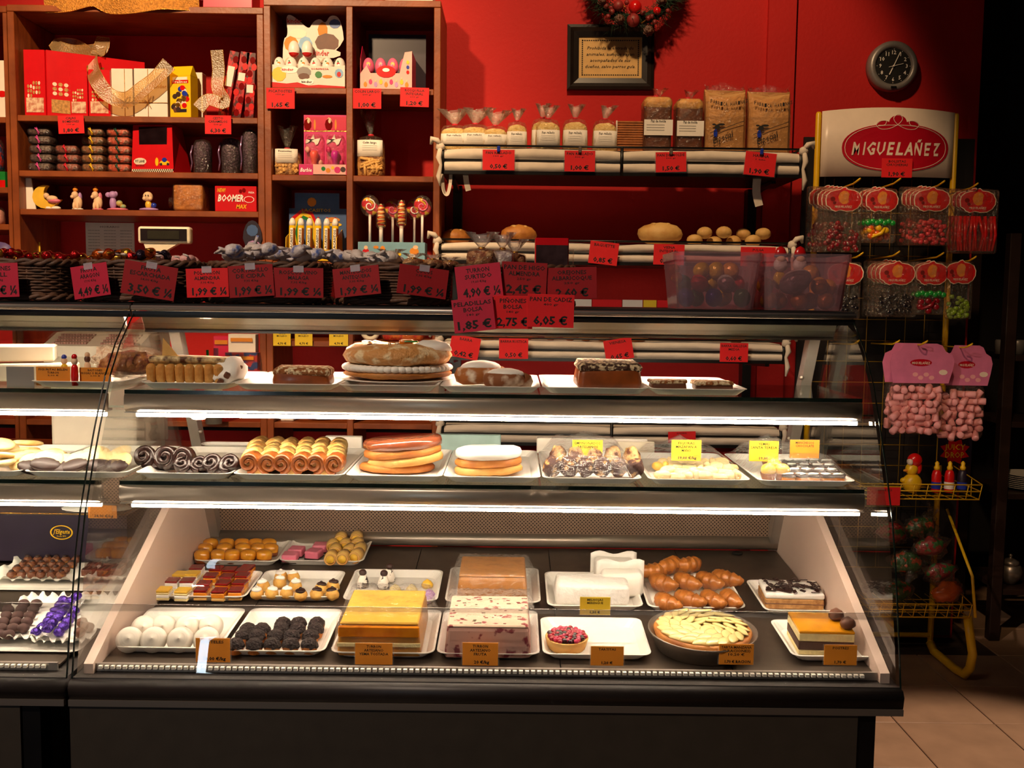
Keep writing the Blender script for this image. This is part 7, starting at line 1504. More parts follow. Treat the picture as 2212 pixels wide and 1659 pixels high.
for row, (py, xs) in enumerate(((1386, (72, 98, 122)), (1374, (86, 108, 132)), (1362, (98, 120, 142)), (1350, (106, 128, 150)), (1338, (116, 136, 156)), (1326, (124, 146)), (1315, (132, 160)))):
    for i, px in enumerate(xs):
        lb = 'shiny purple foil sweet, %s from the left in row %s from the front' % (ORD[i], ORD[row])
        if base is None: base = pebble('foil_sweet', lb, 'sweet', px, py, S(13, 2.0), m_purple, 'purple foil sweets')
        else: putdup(base, lb, px, py, i + row, .006 + (.008 if i == 1 else 0))
for i, (px, py) in enumerate(((166, 1388), (184, 1376), (172, 1366))): pebble('truffle', 'brown truffle beside the glass joint, %s from the front' % ORD[i], 'truffle', px, py, S(14, 2.0), m_chocm, 'brown truffles')
# black presentation boxes
def blackbox(label, x0, x1, yt, yb, Y, dep, logo, zb=None):
    a, b = W(x0, yt + 30, Y).x, W(x1, yt + 30, Y).x; zt_, z0 = W((x0 + x1) / 2, yt, Y).z, (zb if zb is not None else deckz(Y) + .001)
    t = thing('presentation_box', label, 'box', ((a + b) / 2, Y, z0), (0, 0, 0), 'black presentation boxes'); w, h = b - a, zt_ - z0
    part('box_body', MB().rbox(0, dep / 2, h / 2, w, dep, h, .001, 1, 1), m_navy, t)
    g = m_gold
    mb = MB()
    for yy in (.012, dep - .012): mb.box(0, yy, h + .0006, w * .94, .0018, .001)
    for xx in (-w * .47, w * .47): mb.box(xx, dep / 2, h + .0006, .0018, dep - .024, .001)
    part('gold_border', mb, g, t, stuff=True)
    if logo:
        lx, lz = W(logo[0], logo[1], Y).x - (a + b) / 2, W(logo[0], logo[1], Y).z - z0; rx, rz = S(25, Y), S(16, Y); m2 = MB(); n = 28
        m2.loft([[(lx + rx * k * math.cos(2 * PI * j / n), yy, lz + rz * k * math.sin(2 * PI * j / n)) for j in range(n)] for k, yy in ((1, -.0004), (1, -.0012), (.88, -.0012), (.88, -.0004))], (False, False)); part('oval_emblem', m2, m_ylw, t)
        letter(t, [("J'Eligeste", lx, lz - .003, .011, rx * 1.5, .02, .3), ('Desde 1890', lx, lz - .011, .004, rx * .8)], m_ylw, -.0012)
        m3 = MB(); m3.loft([[(lx + .03 + .05 * k * math.cos(2 * PI * j / n), dep * .55 + .05 * k * math.sin(2 * PI * j / n), h + zz) for j in range(n)] for k, zz in ((1, .0003), (1, .0011), (.9, .0011), (.9, .0003))], (False, False)); part('oval_emblem', m3, m_ylw, t)
    return t, h, z0
bt, bh, bz = blackbox('long black box with yellow oval emblem at the back of the left case', -90, 275, 1112, 1180, 2.40, .15, (133, 1150), deckz(2.55) + .0015)
sign('orange tag reading 24,00 €/kg in front of the black box', 190, 253, 1091, 1120, 2.36, [], '', '24,00 €/kg', m_orange, name='price_tag', group='price tags on the deck', ph=.2, cat='price tag', holder=True)
c = W(250, 1105, 2.42)
o = solo('paper_doily', MB().shade().prismz([(.085 * math.cos(q * PI / 20) * (1 + .03 * (q % 2)), .05 * math.sin(q * PI / 20) * (1 + .03 * (q % 2))) for q in range(40)], 0, .002), m_paper, 'white scalloped doily on top of the black box', 'paper doily', (W(205, 1105, 2.46).x, 2.475, bz + bh + .0015), (0, 0, 0), 'paper doilies')
# till scale seen behind the left case
a = W(90, 745, 2.85); b = W(300, 745, 2.85); w = b.x - a.x; zk = W(195, 748, 2.85).z
t = thing('till', 'cream till with slanting keyboard seen through the left case', 'till', ((a.x + b.x) / 2, 2.85, .93))
part('keyboard_housing', MB().prismx([(0, zk - .93 - .03), (0, zk - .93), (.10, zk - .93 + .035), (.26, zk - .93 + .04), (.26, zk - .93 - .06), (.02, zk - .93 - .06)], -w / 2, w / 2), m_cream, t)
mb = MB()
for (u0, n, m_) in ((-.40, 12, 4), (.10, 6, 4), (.30, 5, 4)):
    for i in range(n):
        for j in range(m_): mb.box(w * (u0 + .030 * i), .018 + .020 * j, zk - .93 + .0075 + .007 * j, w * .024, .015, .006)
part('keys', mb, mat('brown_keys', 'A07060', .5, nz=.3, ns=300), t, stuff=True); part('till_body', MB().rbox(0, .13, (zk - .93 - .06) / 2, w * .9, .24, zk - .93 - .062, .01, 2, 2), m_cream, t)
struct('trim_3', MB().bx(-3.3, W(560, 800, 3.0).x, 2.80, 3.3, .86, .93), m_wood)
# bits standing on the desk between case and shelves, seen through the glass
for x0, x1, yt, yb, Y, m, lb, nm in ((492, 551, 722, 762, 3.79, m_white, 'pale printed carton beside the post, behind the upper glass shelf', 'carton'), (460, 495, 726, 770, 3.80, m_crimbox, 'dark red carton behind the ladyfinger roll', 'carton'), (485, 555, 762, 800, 3.75, mat('sweets_box_print', 'B03028', .4, col2='2A3A6A', thr=(.45, .55), ns=40), 'red and blue sweets carton behind the ladyfinger roll', 'carton')):
    aa, b_ = W(x0, yt, Y).x, W(x1, yt, Y).x; z0, z1 = W((x0 + x1) / 2, yb, Y).z, W((x0 + x1) / 2, yt, Y).z
    t = thing('carton', lb, 'carton', ((aa + b_) / 2, Y, z0)); part('box_body', MB().rbox(0, .03, (z1 - z0) / 2, b_ - aa, .05, z1 - z0, .001, 1, 1), m, t); patch(t, 'printed_band', 0, (z1 - z0) * .7, (b_ - aa) * .8, (z1 - z0) * .2, m_orange)
t = thing('pen_cup', 'white cup with pens behind the ladyfinger roll', 'cup', (W(460, 780, 3.74).x, 3.74, .931)); part('cup_body', MB().shade().lathe([(.03, 0), (.036, W(460, 772, 3.74).z - .931), (.033, W(460, 772, 3.74).z - .931), (.028, .004)], 16), m_cream, t)
part('pen', MB().shade().tube([(-.01, 0, .02), (-.02, 0, W(460, 756, 3.74).z - .931)], .005, 6), m_green, t); part('pen', MB().shade().tube([(.01, 0, .02), (.012, 0, W(460, 752, 3.74).z - .931)], .009, 8), m_pink, t)
for x0, x1, lb in ((590, 628, 'yellow tag on the low shelf, nearest the post'), (637, 675, 'yellow tag on the low shelf, in the middle'), (711, 752, 'yellow tag on the low shelf, beside the divider')):
    sign(lb, x0, x1, 715, 747, 3.795, ['CAFE', 'MOLIDO'], '', '4,70 €', m_yellow, name='price_tag', group='yellow tags on the low shelf', ph=.14, cat='price tag')
mb = MB().shade(); mb.tube([(.030 * math.cos(a * PI / 10), -.0, .030 * math.sin(a * PI / 10)) for a in range(20)], .009, 8, closed=True)
q = W(800, 735, 3.85); solo('tape_roll', mb, m_cream, 'roll of cream tape on the low shelf behind the roscon', 'tape roll', (q.x, 3.85, CZ[3] + .0395))
q = W(870, 728, 3.86); t = thing('sweet_bag', 'bag of red and orange sweets on the low shelf beside the bread rack', 'sweet bag', (q.x, 3.88, CZ[3] + .001)); part('sweets', MB().shade().rbox(0, 0, .028, .16, .06, .055, .02, 3, 3), mat('redorange_mix', 'C82A20', .35, col2='E07828', thr=(.45, .55), ns=45, bump=.6), t); part('film_bag', MB().shade().rbox(0, 0, .031, .175, .07, .06, .022, 3, 3), m_cello, t)
q = W(690, 910, 3.88); solo('bread_roll', MB().shade().ell((0, 0, 0), (.06, .05, .035), 14, 8, amp=.08, fr=30), m_crust, 'round bread on the lowest shelf behind the golden palmiers', 'bread', (q.x, 3.90, CZ[4] + .0365))
q = W(622, 908, 3.86); solo('small_box', MB().rbox(0, 0, .03, .05, .05, .06, .002, 1, 1), m_white, 'small white box on the lowest shelf beside the round bread', 'box', (q.x, 3.87, CZ[4] + .001))
# ------------------------------------------------------------------ yellow sweets rack at the end of the case
YP = 3.95
xl, xr = W(1763, 400, YP).x, W(2058, 400, YP).x; rcx = (xl + xr) / 2; zt = W(1763, 242, YP).z
t = thing('sweets_rack', 'tall yellow wire sweets rack with oval red brand sign on top', 'display rack', (rcx, YP, 0))
def RP(n, mb, m, **k): return part(n, mb, m, t, (-rcx, -YP, 0), **k)
for x in (xl, xr): RP('pole', MB().shade().tube([(x, YP, .045), (x, YP, zt - .008), (x, YP, zt)], [.0115, .0115, .008], 10), m_ylw)
RP('back_board', MB().bx(xl - .035, xr + .105, YP + .06, YP + .075, .06, W(1763, 296, YP + .06).z), mat('black_board', '0E0808', .6, nz=.2))  # black board, widened on the right over wall that is only shaded
mb = MB().shade(); z0, z1 = .35, W(1900, 690, YP).z
for i in range(8): x = xl + (xr - xl) * i / 7; mb.tube([(x, YP + .02, z0), (x, YP + .02, zt - .25)], .0018, 4)
z = z0
while z < zt - .26: mb.tube([(xl, YP + .022, z), (xr, YP + .022, z)], .0018, 4); z += .083
RP('wire_grid', mb, mat('shaded_yellow_wire', '8A6A14', .5, nz=.15), stuff=True)  # yellow wire, darkened in colour for the dim lower region
# sign board, bent slightly towards the front
zs0, zs1 = W(1900, 384, YP).z, W(1900, 243, YP).z; sw = xr - xl - .02
def bend(u): return -.028 * (1 - (2 * u - 1) ** 2)
sg = RP('sign_board', MB().shade().sheet(lambda u, v: (xl + .01 + sw * u, YP - .012 + bend(u), zs0 + (zs1 - zs0) * v + .012 * v * (1 - (2 * u - 1) ** 2)), 20, 2, .003), mat('ivory_board', 'F0DCC8', .35, nz=.03))
cxs, czs = xl + .01 + sw * .55, zs0 + (zs1 - zs0) * .44
def bp(x, z, off): u = (x - xl - .01) / sw; return (x, YP - .012 + bend(u) - .0035 - off, z)
def plate(nm, pts, off, m):
    """bent flat shape: fan of strips following the board"""
    mb = MB(); c = (sum(p[0] for p in pts) / len(pts), sum(p[1] for p in pts) / len(pts)); n = len(pts); K = 4
    vs = [bp(c[0], c[1], off)] + [bp(c[0] + (p[0] - c[0]) * k / K, c[1] + (p[1] - c[1]) * k / K, off) for k in range(1, K + 1) for p in pts]; fs = [(0, 1 + j, 1 + (j + 1) % n) for j in range(n)]
    for k in range(K - 1): fs += [(1 + k * n + j, 1 + (k + 1) * n + j, 1 + (k + 1) * n + (j + 1) % n, 1 + k * n + (j + 1) % n) for j in range(n)]
    mb.add(vs, fs); return part(nm, mb, m, sg)
rx, rz = sw * .405, (zs1 - zs0) * .36; m_logo = mat('logo_red', 'B80A24', .35, nz=.04); m_ivory = mat('ivory_print', 'F0DCC8', .4, nz=.03)
el = lambda k, ox=0, oz=0, a=rx, b=rz: [(cxs + ox + a * k * math.copysign(abs(math.cos(q)) ** .85, math.cos(q)), czs + oz + b * k * math.copysign(abs(math.sin(q)) ** .9, math.sin(q))) for q in [2 * PI * j / 40 for j in range(40)]]
plate('oval_rim', el(1.0), .0004, m_logo)
for ox, r_ in ((-.052, .030), (0, .034), (.052, .030)): plate('scroll_back', [(cxs + ox + r_ * math.cos(2 * PI * j / 20), czs + rz * .92 + (.014 if ox == 0 else -.004) + r_ * .75 * math.sin(2 * PI * j / 20)) for j in range(20)], .0003, m_logo)
def ring2(nm, pts, wd, off, closed=True): part(nm, MB().shade().tube([bp(x, z_, off) for x, z_ in pts], wd, 4, closed=closed), m_ivory, sg)
ring2('oval_line', el(.945), .0014, .0006)
sp = [(cxs - .075, czs + rz * .93), (cxs - .05, czs + rz * .95), (cxs - .045, czs + rz * 1.12), (cxs - .07, czs + rz * 1.1), (cxs - .082, czs + rz * .95), (cxs - .065, czs + rz * .78), (cxs - .03, czs + rz * .8), (cxs + .004, czs + rz * 1.0), (cxs + .017, czs + rz * 1.24), (cxs, czs + rz * 1.4), (cxs - .017, czs + rz * 1.24), (cxs - .004, czs + rz * 1.0), (cxs + .03, czs + rz * .8), (cxs + .065, czs + rz * .78), (cxs + .082, czs + rz * .95), (cxs + .07, czs + rz * 1.1), (cxs + .045, czs + rz * 1.12), (cxs + .05, czs + rz * .95), (cxs + .075, czs + rz * .93)]
fine = []
for i in range(len(sp) - 1):
    p0, p1, p2, p3 = sp[max(i - 1, 0)], sp[i], sp[i + 1], sp[min(i + 2, len(sp) - 1)]
    for k in range(4):
        u = k / 4; fine.append(tuple(.5 * (2 * p1[a] + (p2[a] - p0[a]) * u + (2 * p0[a] - 5 * p1[a] + 4 * p2[a] - p3[a]) * u * u + (3 * p1[a] - p0[a] - 3 * p2[a] + p3[a]) * u ** 3) for a in (0, 1)))
ring2('scroll_line', fine, .0013, .0007, False)
NAME = 'MIGUELAÑEZ'
_wd = [1.25 if c == 'M' else .34 if c == 'I' else .98 if c in 'EL' else 1.12 for c in NAME]; _tot = sum(_wd) + .22 * 9; _x = 0
for k, ch in enumerate(NAME):
    x = cxs - rx * .82 + rx * 1.64 * (_x + _wd[k] / 2) / _tot; u = (x - xl - .01) / sw
    TEXTS.append((sg, [(ch, x, czs - rz * .30, rz * .52, rx * 1.64 * _wd[k] / _tot * (1.1 if ch != 'I' else 1.3), .03, .22)], m_ivory, YP - .012 + bend(u) - .0048, 'name_letter', None)); _x += _wd[k] + .22
sign('red tag reading 1,90 € taped to the brand sign of the sweets rack', 1905, 1970, 343, 383, 3.90, ['BOLSITAS', 'CHUCHERIAS'], '', '1,90 €', m_redcard, group='sweets rack tags')
# hooks and hanging bags
ONI = [(-.48, .02), (-.46, .2), (-.36, .34), (-.22, .40), (-.1, .43), (-.02, .5), (.05, .52), (.12, .43), (.28, .40), (.42, .30), (.49, .1), (.48, -.1), (.40, -.28), (.26, -.40), (.08, -.42), (-.06, -.37), (-.2, -.43), (-.32, -.36), (-.36, -.28), (-.46, -.2)]
def hook(px, py, Yf, Yb):
    a, b = W(px, py, Yf), W(px - 3, py + 6, Yf); x = a.x
    RP('hook', MB().shade().tube([(x - .012, YP + .02, a.z - .012), (x - .004, Yf + .02, a.z - .006), (x, Yf, a.z), (x + .006, Yf - .012, a.z + .007), (x + .012, Yf - .004, a.z + .010), (x + .012, Yf + .008, a.z + .006), (x + .004, Yf + .016, a.z)], .0032, 6), m_ylw)
def candybag(label, px, cy, wpx, bt, bb, bw, Y, kind, mats, group, first=None):
    c = W(px, cy, Y); w, hh = S(wpx, Y), S(52, Y); o = thing('candy_bag', label, 'candy bag', (c.x, Y, c.z), (0, 0, 0), group)
    part('card_border', MB().prism([(x * w * 1.06, z_ * hh * 1.07) for x, z_ in ONI], -.0005, .0005), m_ivory, o)
    part('header_card', MB().prism([(x * w, z_ * hh) for x, z_ in ONI], -.0014, .0012), mat('bag_card_red', 'D0161A', .3, nz=.06, coat=.3), o)
    prints(o, 'printed_fruit', [(w * .02, hh * .12, w * .17, hh * .28, m_orange), (w * .2, hh * .0, w * .07, hh * .3, m_red), (-w * .3, hh * .05, w * .07, hh * .1, m_cherry), (-w * .25, -hh * .1, w * .05, hh * .07, m_cherry)], y=-.0017)
    letter(o, [('MIGUELAÑEZ', 0, -hh * .30, hh * .09, w * .48)], m_ivory, -.0028)
    zt_, zb_ = W(px, bt, Y).z - c.z, W(px, bb, Y).z - c.z; W_ = S(bw, Y); H = zt_ - zb_
    part('film_bag', MB().shade().rbox(0, .006, (hh * .5 + zb_) / 2, W_, .022, hh * .5 - zb_, .009, 2, 3), m_cello, o)
    rr = random.Random(px)
    mb = MB().shade()
    if kind == 'round':
        for i in range(34): mb.mi(i % len(mats)).ell((rr.uniform(-.4, .4) * W_, rr.uniform(0, .01), zb_ + .008 + rr.random() * H * .9), (.010, .007, .010), 8, 6)
    elif kind == 'veg':
        for i in range(7): mb.mi(0).ell((-.4 * W_ + W_ * .13 * i, 0, zt_ - .012 + .006 * (i % 2)), (.012, .008, .011), 8, 6)
        for i in range(8): mb.mi(1 + i % 2).ell((rr.uniform(-.35, .35) * W_, 0, zb_ + .012 + rr.random() * H * .5), (.013, .008, .012), 8, 6)
        mb.mi(2).tube([(-.3 * W_, -.006, zb_ + .02), (0, -.008, zb_ + .035), (.12 * W_, -.006, zb_ + .055)], [.004, .008, .004], 6)
    elif kind == 'strings':
        for i in range(12): x = (-.4 + .072 * i) * W_; mb.mi(0).tube([(x, rr.uniform(-.002, .008), zb_ + .01), (x + rr.uniform(-.01, .01), rr.uniform(-.003, .008), zb_ + H * .5), (x + rr.uniform(-.02, .01), 0, zt_)], .006, 6)
    else:
        for i in range(42): mb.mi(i % len(mats)).rbox(rr.uniform(-.4, .4) * W_, rr.uniform(-.002, .009), zb_ + .008 + rr.random() * H * .9, .017, .012, .015, .004, 1, 1)
    part('sweets', mb, mats, o, stuff=True); return o
m_jr = mat('dark_red_jelly', '8A1020', .25, nz=.25, coat=.5); m_jg = mat('green_jelly', '1E9A3A', .25, nz=.15, coat=.5); m_jo = mat('orange_jelly', 'E0641A', .25, nz=.15, coat=.5); m_jp = mat('pink_jelly', 'D8404C', .35, nz=.25, coat=.3); m_jd = mat('black_jelly', '141018', .2, nz=.4, coat=.7); m_jl = mat('lime_jelly', '7A9A20', .3, nz=.2, coat=.4)
for px, cy, wpx, bt, bb, bw, n, kind, mats, hx, hy, lb in ((1822, 433, 76, 480, 545, 84, 5, 'round', [m_jr], 1850, 392, 'bag of dark red sweets on the hook under the brand sign, nearest the left pole'), (1905, 434, 68, 475, 525, 66, 3, 'veg', [m_jg, m_jo, m_ylw], 1937, 392, 'bag of green and orange vegetable sweets on the second hook'), (2013, 433, 76, 475, 530, 86, 4, 'lump', [m_jp], 2032, 397, 'bag of pink jelly lumps on the third hook'), (2112, 436, 76, 467, 548, 92, 3, 'strings', [m_red], 2104, 402, 'bag of red liquorice strings on the outer hook'),
    (1826, 592, 76, 640, 690, 70, 1, 'lump', [m_jd], 1856, 552, 'bag with only its red card showing behind the plastic tub'), (1938, 592, 76, 630, 685, 90, 4, 'round', [m_jd], 1935, 549, 'bag of shiny black sweets on the second row'), (2013, 592, 68, 630, 680, 70, 2, 'veg', [m_jg, m_jr, m_jr], 2030, 552, 'dim bag of red and green sweets on the second row'), (2075, 590, 64, 640, 690, 56, 1, 'lump', [m_jl], 2100, 560, 'dim bag of lime sweets at the outer end of the second row')):
    hook(hx, hy, 3.70, 3.9)
    for k in range(n):
        candybag(lb if k == 0 else ' '.join(lb.replace('bag of', 'bag behind, of').split()[:12]).rstrip(',') + ', %s in line' % ORD[k], px - 9 * k, cy - 1 * k, wpx, bt, bb, bw, 3.72 + .034 * k, kind, mats, 'hanging sweets bags')
# marshmallow bags
m_pcard = mat('pink_header_card', 'D878A0', .4, nz=.08)
_mm = MB().shade().lathe([(.0005, -.019), (.011, -.0185), (.0127, -.016), (.0127, .016), (.011, .0185), (.0005, .019)], 10).mesh('marshmallow', [m_mallow])
def mallows(label, cx_, y0, y1, wpx, bx0, bx1, yb, Y, n):
    c = W(cx_, (y0 + y1) / 2, Y); w, h = S(wpx, Y), S(y1 - y0, Y); o = thing('marshmallow_bag', label, 'marshmallow bag', (c.x, Y, c.z), (0, 0, 0), 'marshmallow bags')
    part('header_card', MB().prism([(x * w, z_ * h) for x, z_ in ((-.44, -.5), (.42, -.5), (.47, -.2), (.5, .05), (.46, .22), (.36, .3), (.30, .45), (.22, .5), (-.28, .5), (-.34, .32), (-.46, .24), (-.5, .0), (-.47, -.25))], -.001, .001), m_pcard, o)
    blob(o, 'logo_oval', -w * .02, h * .02, w * .17, h * .09, m_logo, -.0018); letter(o, [('MIGUELAÑEZ', -w * .02, -h * .02, h * .06, w * .28)], m_ivory, -.0026)
    prints(o, 'printed_mallows', [(-w * .1 + .02 * i, -h * (.28 + .08 * (i % 2)), .010, .008, m_mallow) for i in range(4)] + [(w * .33, -h * .22, .016, .010, m_ivory)], y=-.0016)
    x0_, x1_ = W(bx0, y1 + 40, Y).x - c.x, W(bx1, y1 + 40, Y).x - c.x; zb_ = W(cx_, yb, Y).z - c.z; H = -h / 2 - zb_
    part('film_bag', MB().shade().rbox((x0_ + x1_) / 2, .012, zb_ + H / 2, x1_ - x0_, .05, H, .018, 2, 3), m_cello, o)
    rr = random.Random(n)
    cols_ = max(4, int((x1_ - x0_) / .030)); rows_ = int(H / .026)
    for r_ in range(rows_):
        for q_ in range(cols_): part('marshmallow', _mm, None, o, (x0_ + (x1_ - x0_) * (q_ + .5 + .3 * (r_ % 2)) / (cols_ + .3), rr.uniform(-.008, .012), zb_ + .015 + .025 * r_ + rr.uniform(-.003, .003)), (rr.uniform(0, 3), rr.choice((0, 1.57, .6, 1.2)), rr.uniform(-.8, .8)))
    return o
hook(1995, 742, 3.62, 3.9); hook(2092, 748, 3.66, 3.9)
mallows('bag of pink marshmallows with pink card, front one of its hook', 1992, 742, 828, 140, 1925, 2035, 938, 3.66, 1); mallows('bag of pink marshmallows hanging behind, partly hidden', 1966, 741, 826, 120, 1912, 1990, 925, 3.73, 2); mallows('bag of pink marshmallows on the outer hook of the rack', 2090, 746, 833, 108, 2030, 2126, 948, 3.72, 3)
for px, py in ((1935, 741), (1848, 741)): hook(px, py, 3.75, 3.9)
# wire baskets of the rack
def wbasket(label, px0, px1, yt, yb, Yf, Yb, flare):
    a, b = W(px0, yt, Yf).x, W(px1, yt, Yf).x; zt_, zb_ = W(px1, yt, Yf).z, W(px1, yb, Yf).z; mb = MB().shade(); r_ = .0026
    for z_, k in ((zt_, 0), ((zt_ + zb_) / 2 + .003, .01), (zb_, .02)): mb.tube([(a, Yb, z_), (a, Yf + k, z_), (b, Yf + k, z_), (b, Yb, z_ + (.0 if z_ != zt_ else .04))], r_, 5)
    n = 9
    for i in range(n + 1): x = a + (b - a) * i / n; mb.tube([(x, Yf, zt_), (x, Yf + .02, zb_), (x, Yb, zb_)], .0018, 4)
    for i in range(1, 4): y = Yf + (Yb - Yf) * i / 4; mb.tube([(b, y, zt_ + .04 * i / 4), (b, y, zb_)], .0018, 4); mb.tube([(a, y, zb_), (b, y, zb_)], .0018, 4)
    RP('wire_basket', mb, m_ylw, stuff=False); return a, b, zt_, zb_
a, b, zt_, zb_ = wbasket('', 1860, 2122, 1048, 1082, 3.60, 3.94, 0)
mb = MB().shade()
c = W(1975, 1040, 3.70); t2 = thing('toy_duck', 'yellow toy duck with a red santa hat in the upper wire basket', 'toy duck', (c.x, 3.72, zb_ + .0035)); H = W(1975, 978, 3.72).z - zb_
part('duck_body', MB().shade().ell((0, 0, H * .24), (.036, .03, H * .24), 14, 10).ell((-.028, 0, H * .30), (.018, .014, .012), 8, 6), m_ylw, t2); part('duck_head', MB().shade().ell((-.004, 0, H * .58), (.023, .022, .024), 14, 10), m_ylw, t2); part('beak', MB().shade().ell((-.028, -.006, H * .55), (.010, .008, .005), 8, 6), m_orange, t2)
part('santa_hat', MB().shade().ell((.006, 0, H * .80), (.027, .024, .026), 14, 10).ell((.022, -.002, H * .62), (.011, .010, .024), 10, 8), m_red, t2); part('hat_trim', MB().shade().ell((-.013, -.004, H * .76), (.010, .02, .014), 10, 8), m_cloth, t2)
for i, (px, m, lb) in enumerate(((2022, m_red, 'red candy bottle with a yellow top, next to the duck'), (2050, m_red, 'red and white candy bottle with a yellow top, in the middle of the basket'), (2078, m_navy, 'dark candy bottle with a yellow top at the outer side of the basket'))):
    c = W(px, 1050, 3.74); t2 = thing('candy_bottle', lb, 'candy bottle', (c.x, 3.74, zb_ + .0035), (0, 0, 0), 'candy bottles'); H = W(px, 998, 3.74).z - zb_
    part('bottle_body', MB().shade().lathe([(.016, 0), (.018, .01), (.018, H * .55), (.014, H * .68), (.009, H * .72)], 12), m, t2); part('bottle_label', MB().shade().lathe([(.0184, H * .12), (.0184, H * .34)], 12, caps=(False, False)), m_white if i == 1 else m_blue, t2); part('bottle_top', MB().shade().lathe([(.010, H * .72), (.011, H * .8), (.007, H * .86), (.008, H * .94), (.002, H)], 10), m_ylw, t2)
c = W(2062, 975, 3.86); w, h = S(75, 3.86), S(62, 3.86); t2 = solo('header_card', MB().rbox(0, 0, 0, w, .002, h, .0008, 1, 1), m_navy, 'dark blue card with a red star, standing behind the candy bottles', 'display card', (c.x, 3.86, c.z)); part('red_star', MB().prism([(w * (.46 if k % 2 else .30) * math.cos(k * PI / 8), h * (.48 if k % 2 else .34) * math.sin(k * PI / 8)) for k in range(16)], -.0022, -.001), m_red, t2); letter(t2, [('JUICY', 0, h * .06, h * .2, w * .6), ('DROP', 0, -h * .22, h * .2, w * .55)], m_ylw, -.003)
part('card_foot', MB().bx(-.01, .01, -.001, .001, zb_ - c.z + .004, -h / 2), m_navy, t2)
sign('red tag hanging below the upper wire basket of the rack', 1872, 1945, 1052, 1092, 3.585, ['CHUPETES'], '', '', m_redcard, group='sweets rack tags')
a, b, zt2, zb2 = wbasket('', 1880, 2100, 1306, 1338, 3.62, 3.94, 0)
rr = random.Random(77); m_mix = [mat('candy_mix_red', '8A1C1C', .3, col2='2E6A30', thr=(.5, .56), ns=36, bump=.6, coat=.4), mat('candy_mix_green', '2A5A2C', .3, col2='B04A2A', thr=(.52, .58), ns=36, bump=.6, coat=.4)]
for i, (px, py, Y, r_, lb) in enumerate(((1925, 1150, 3.86, .05, 'crinkled bag of mixed sweets hanging behind the side glass'), (1990, 1140, 3.86, .055, 'crinkled bag of green sweets at the top of the heap'), (2010, 1180, 3.80, .05, 'crinkled bag of sweets in the middle of the heap'), (1960, 1215, 3.82, .055, 'dark bag of sweets in the lower heap'), (2030, 1235, 3.82, .05, 'dark bag of sweets near the slanting yellow rod'), (1940, 1275, 3.78, .05, 'bag of sweets lying low beside the glass'), (2045, 1278, 3.72, .052, 'bag of orange sweets lying on the lower wire basket'))):
    c = W(px, py, Y); t2 = thing('loose_sweet_bag', lb, 'sweet bag', tuple(c), (0, rr.uniform(-.3, .3), rr.uniform(-.3, .3)), 'heaped sweets bags')
    part('sweets', MB().shade().ell((0, 0, 0), (r_ * 1.15, r_ * .6, r_ * .75), 14, 10, amp=.3, fr=50, sd=i), m_mix[i % 2] if i < 6 else m_jo, t2); mb = MB().shade(); mb.ell((0, 0, 0), (r_ * 1.3, r_ * .72, r_ * .9), 16, 12, amp=.5, fr=45, sd=i + 9); part('film_bag', mb, m_cello, t2)
    mb = MB().shade(); ruffle(mb, (0, 0, r_ * .8), .006, .028, .05, lean=(.02 * (-1) ** i, 0)); part('gathered_top', mb, m_cello, t2, rot=(0, .9 if i % 2 else -.6, 0))
# slanting rods and tubular feet
for x, s in ((xr, 1), (xl, -1)):
    p = W(2010, 1100, 3.9); q = W(2068, 1245, 3.68)
    xs = x - .0
    RP('side_rod', MB().shade().tube([(xs + .02 * s, 3.90, p.z), (xs + .03 * s, 3.68, q.z), (xs + .03 * s, 3.64, zb2)], .006, 6), m_ylw)
    RP('foot_tube', MB().shade().tube([(xs, YP, .05), (xs + .005 * s, 3.92, .022), (xs + .012 * s, 3.74, .018), (xs + .016 * s, 3.67, .024), (xs + .02 * s, 3.64, .06), (xs + .02 * s, 3.625, .12), (xs + .015 * s, 3.64, .18), (xs + .01 * s, 3.66, zb2)], .0165, 10), m_ylw)
for z_ in (.08,): RP('cross_tube', MB().shade().tube([(xl, YP, z_), (xr, YP, z_)], .010, 8), m_ylw)
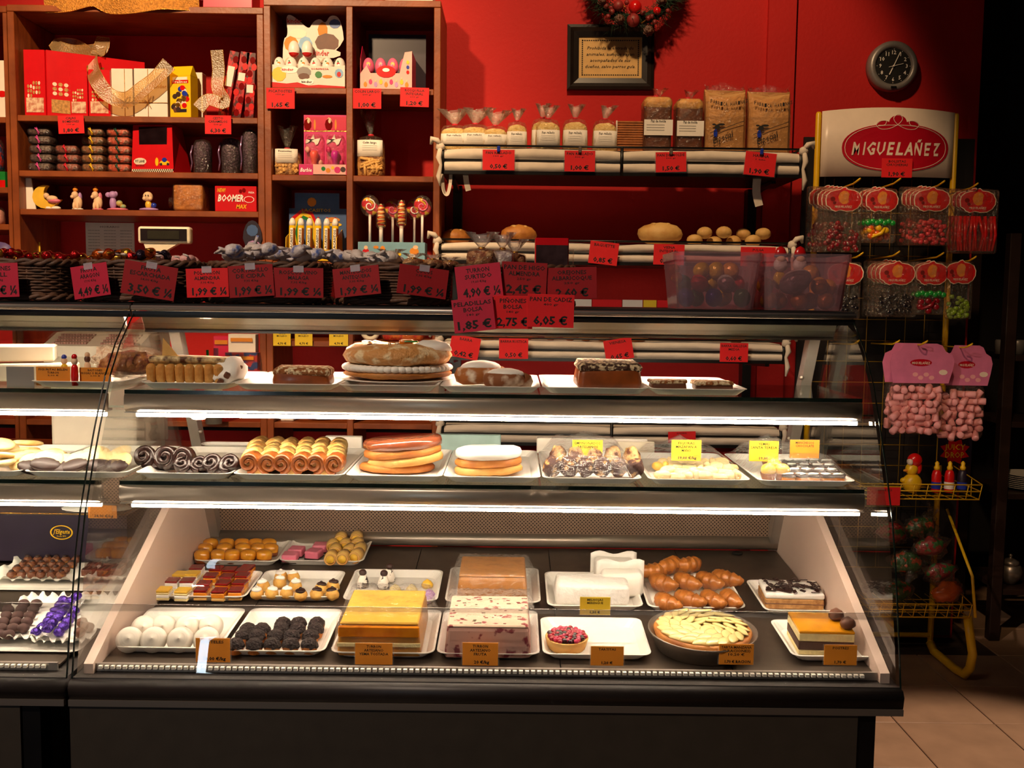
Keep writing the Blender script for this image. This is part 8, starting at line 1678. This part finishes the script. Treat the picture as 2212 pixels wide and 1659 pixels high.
# ------------------------------------------------------------------ dark shelves in the next room
m_dw = mat('dark_walnut', '2A1810', .5, nz=.3, ns=12); YD = 4.12
x0 = W(2152, 1300, YD).x; t = thing('dark_shelves', 'dark wooden shelves in the unlit room beside the sweets rack', 'shelving', (x0, YD, 0))
for xx in (0, .72): part('post', MB().rbox(xx, .02, .85, .045, .045, 1.70, .003, 1, 1), m_dw, t); part('post', MB().rbox(xx, .36, .85, .045, .045, 1.70, .003, 1, 1), m_dw, t)
ds = [W(2190, y, YD).z for y in (768, 912, 1068, 1275)]
for z_ in ds: part('shelf_board', MB().rbox(.36, .19, z_ - .012, .66, .36, .024, .002, 1, 1), m_dw, t)
p = None
for k in range(8):
    lb = 'white plate in the stack on the dark shelves, %s from the bottom' % ORD[k]
    if p is None: p = solo('dinner_plate', MB().shade().lathe([(.05, 0), (.055, .003), (.10, .011), (.102, .0125), (.098, .0125), (.054, .006), (.0005, .0055)], 28), m_white, lb, 'plate', (x0 + .17, YD + .13, ds[2] + .001), group='stacked plates')
    else: dup(p, (x0 + .17, YD + .13, ds[2] + .001 + .0078 * k), None, lb)
t = thing('sugar_bowl', 'round shiny metal sugar bowl on the lowest dark shelf', 'bowl', (W(2181, 1240, YD + .1).x, YD + .1, ds[3] + .001)); part('bowl_body', MB().shade().lathe([(.02, 0), (.025, .004), (.046, .03), (.05, .055), (.042, .08), (.036, .084)], 24), m_steel, t); part('lid', MB().shade().lathe([(.038, .085), (.034, .098), (.016, .108), (.006, .112), (.006, .118), (.009, .124), (.0005, .13)], 20), m_steel, t)
for px, yt, lb in ((2168, 596, 'dark tin with a pale rim on top of the dark shelves'), (2200, 640, 'pale narrow jar on top of the dark shelves')):
    H = W(px, yt, YD + .1).z - 1.70
    solo('storage_tin', MB().shade().lathe([(.03, 0), (.03, max(.06, min(H, .25)) * .9), (.026, max(.06, min(H, .25))), (.0005, max(.06, min(H, .25)))], 18), m_silv, lb, 'tin', (W(px, 700, YD + .1).x, YD + .1, ds[0] + .001))
finish_text()
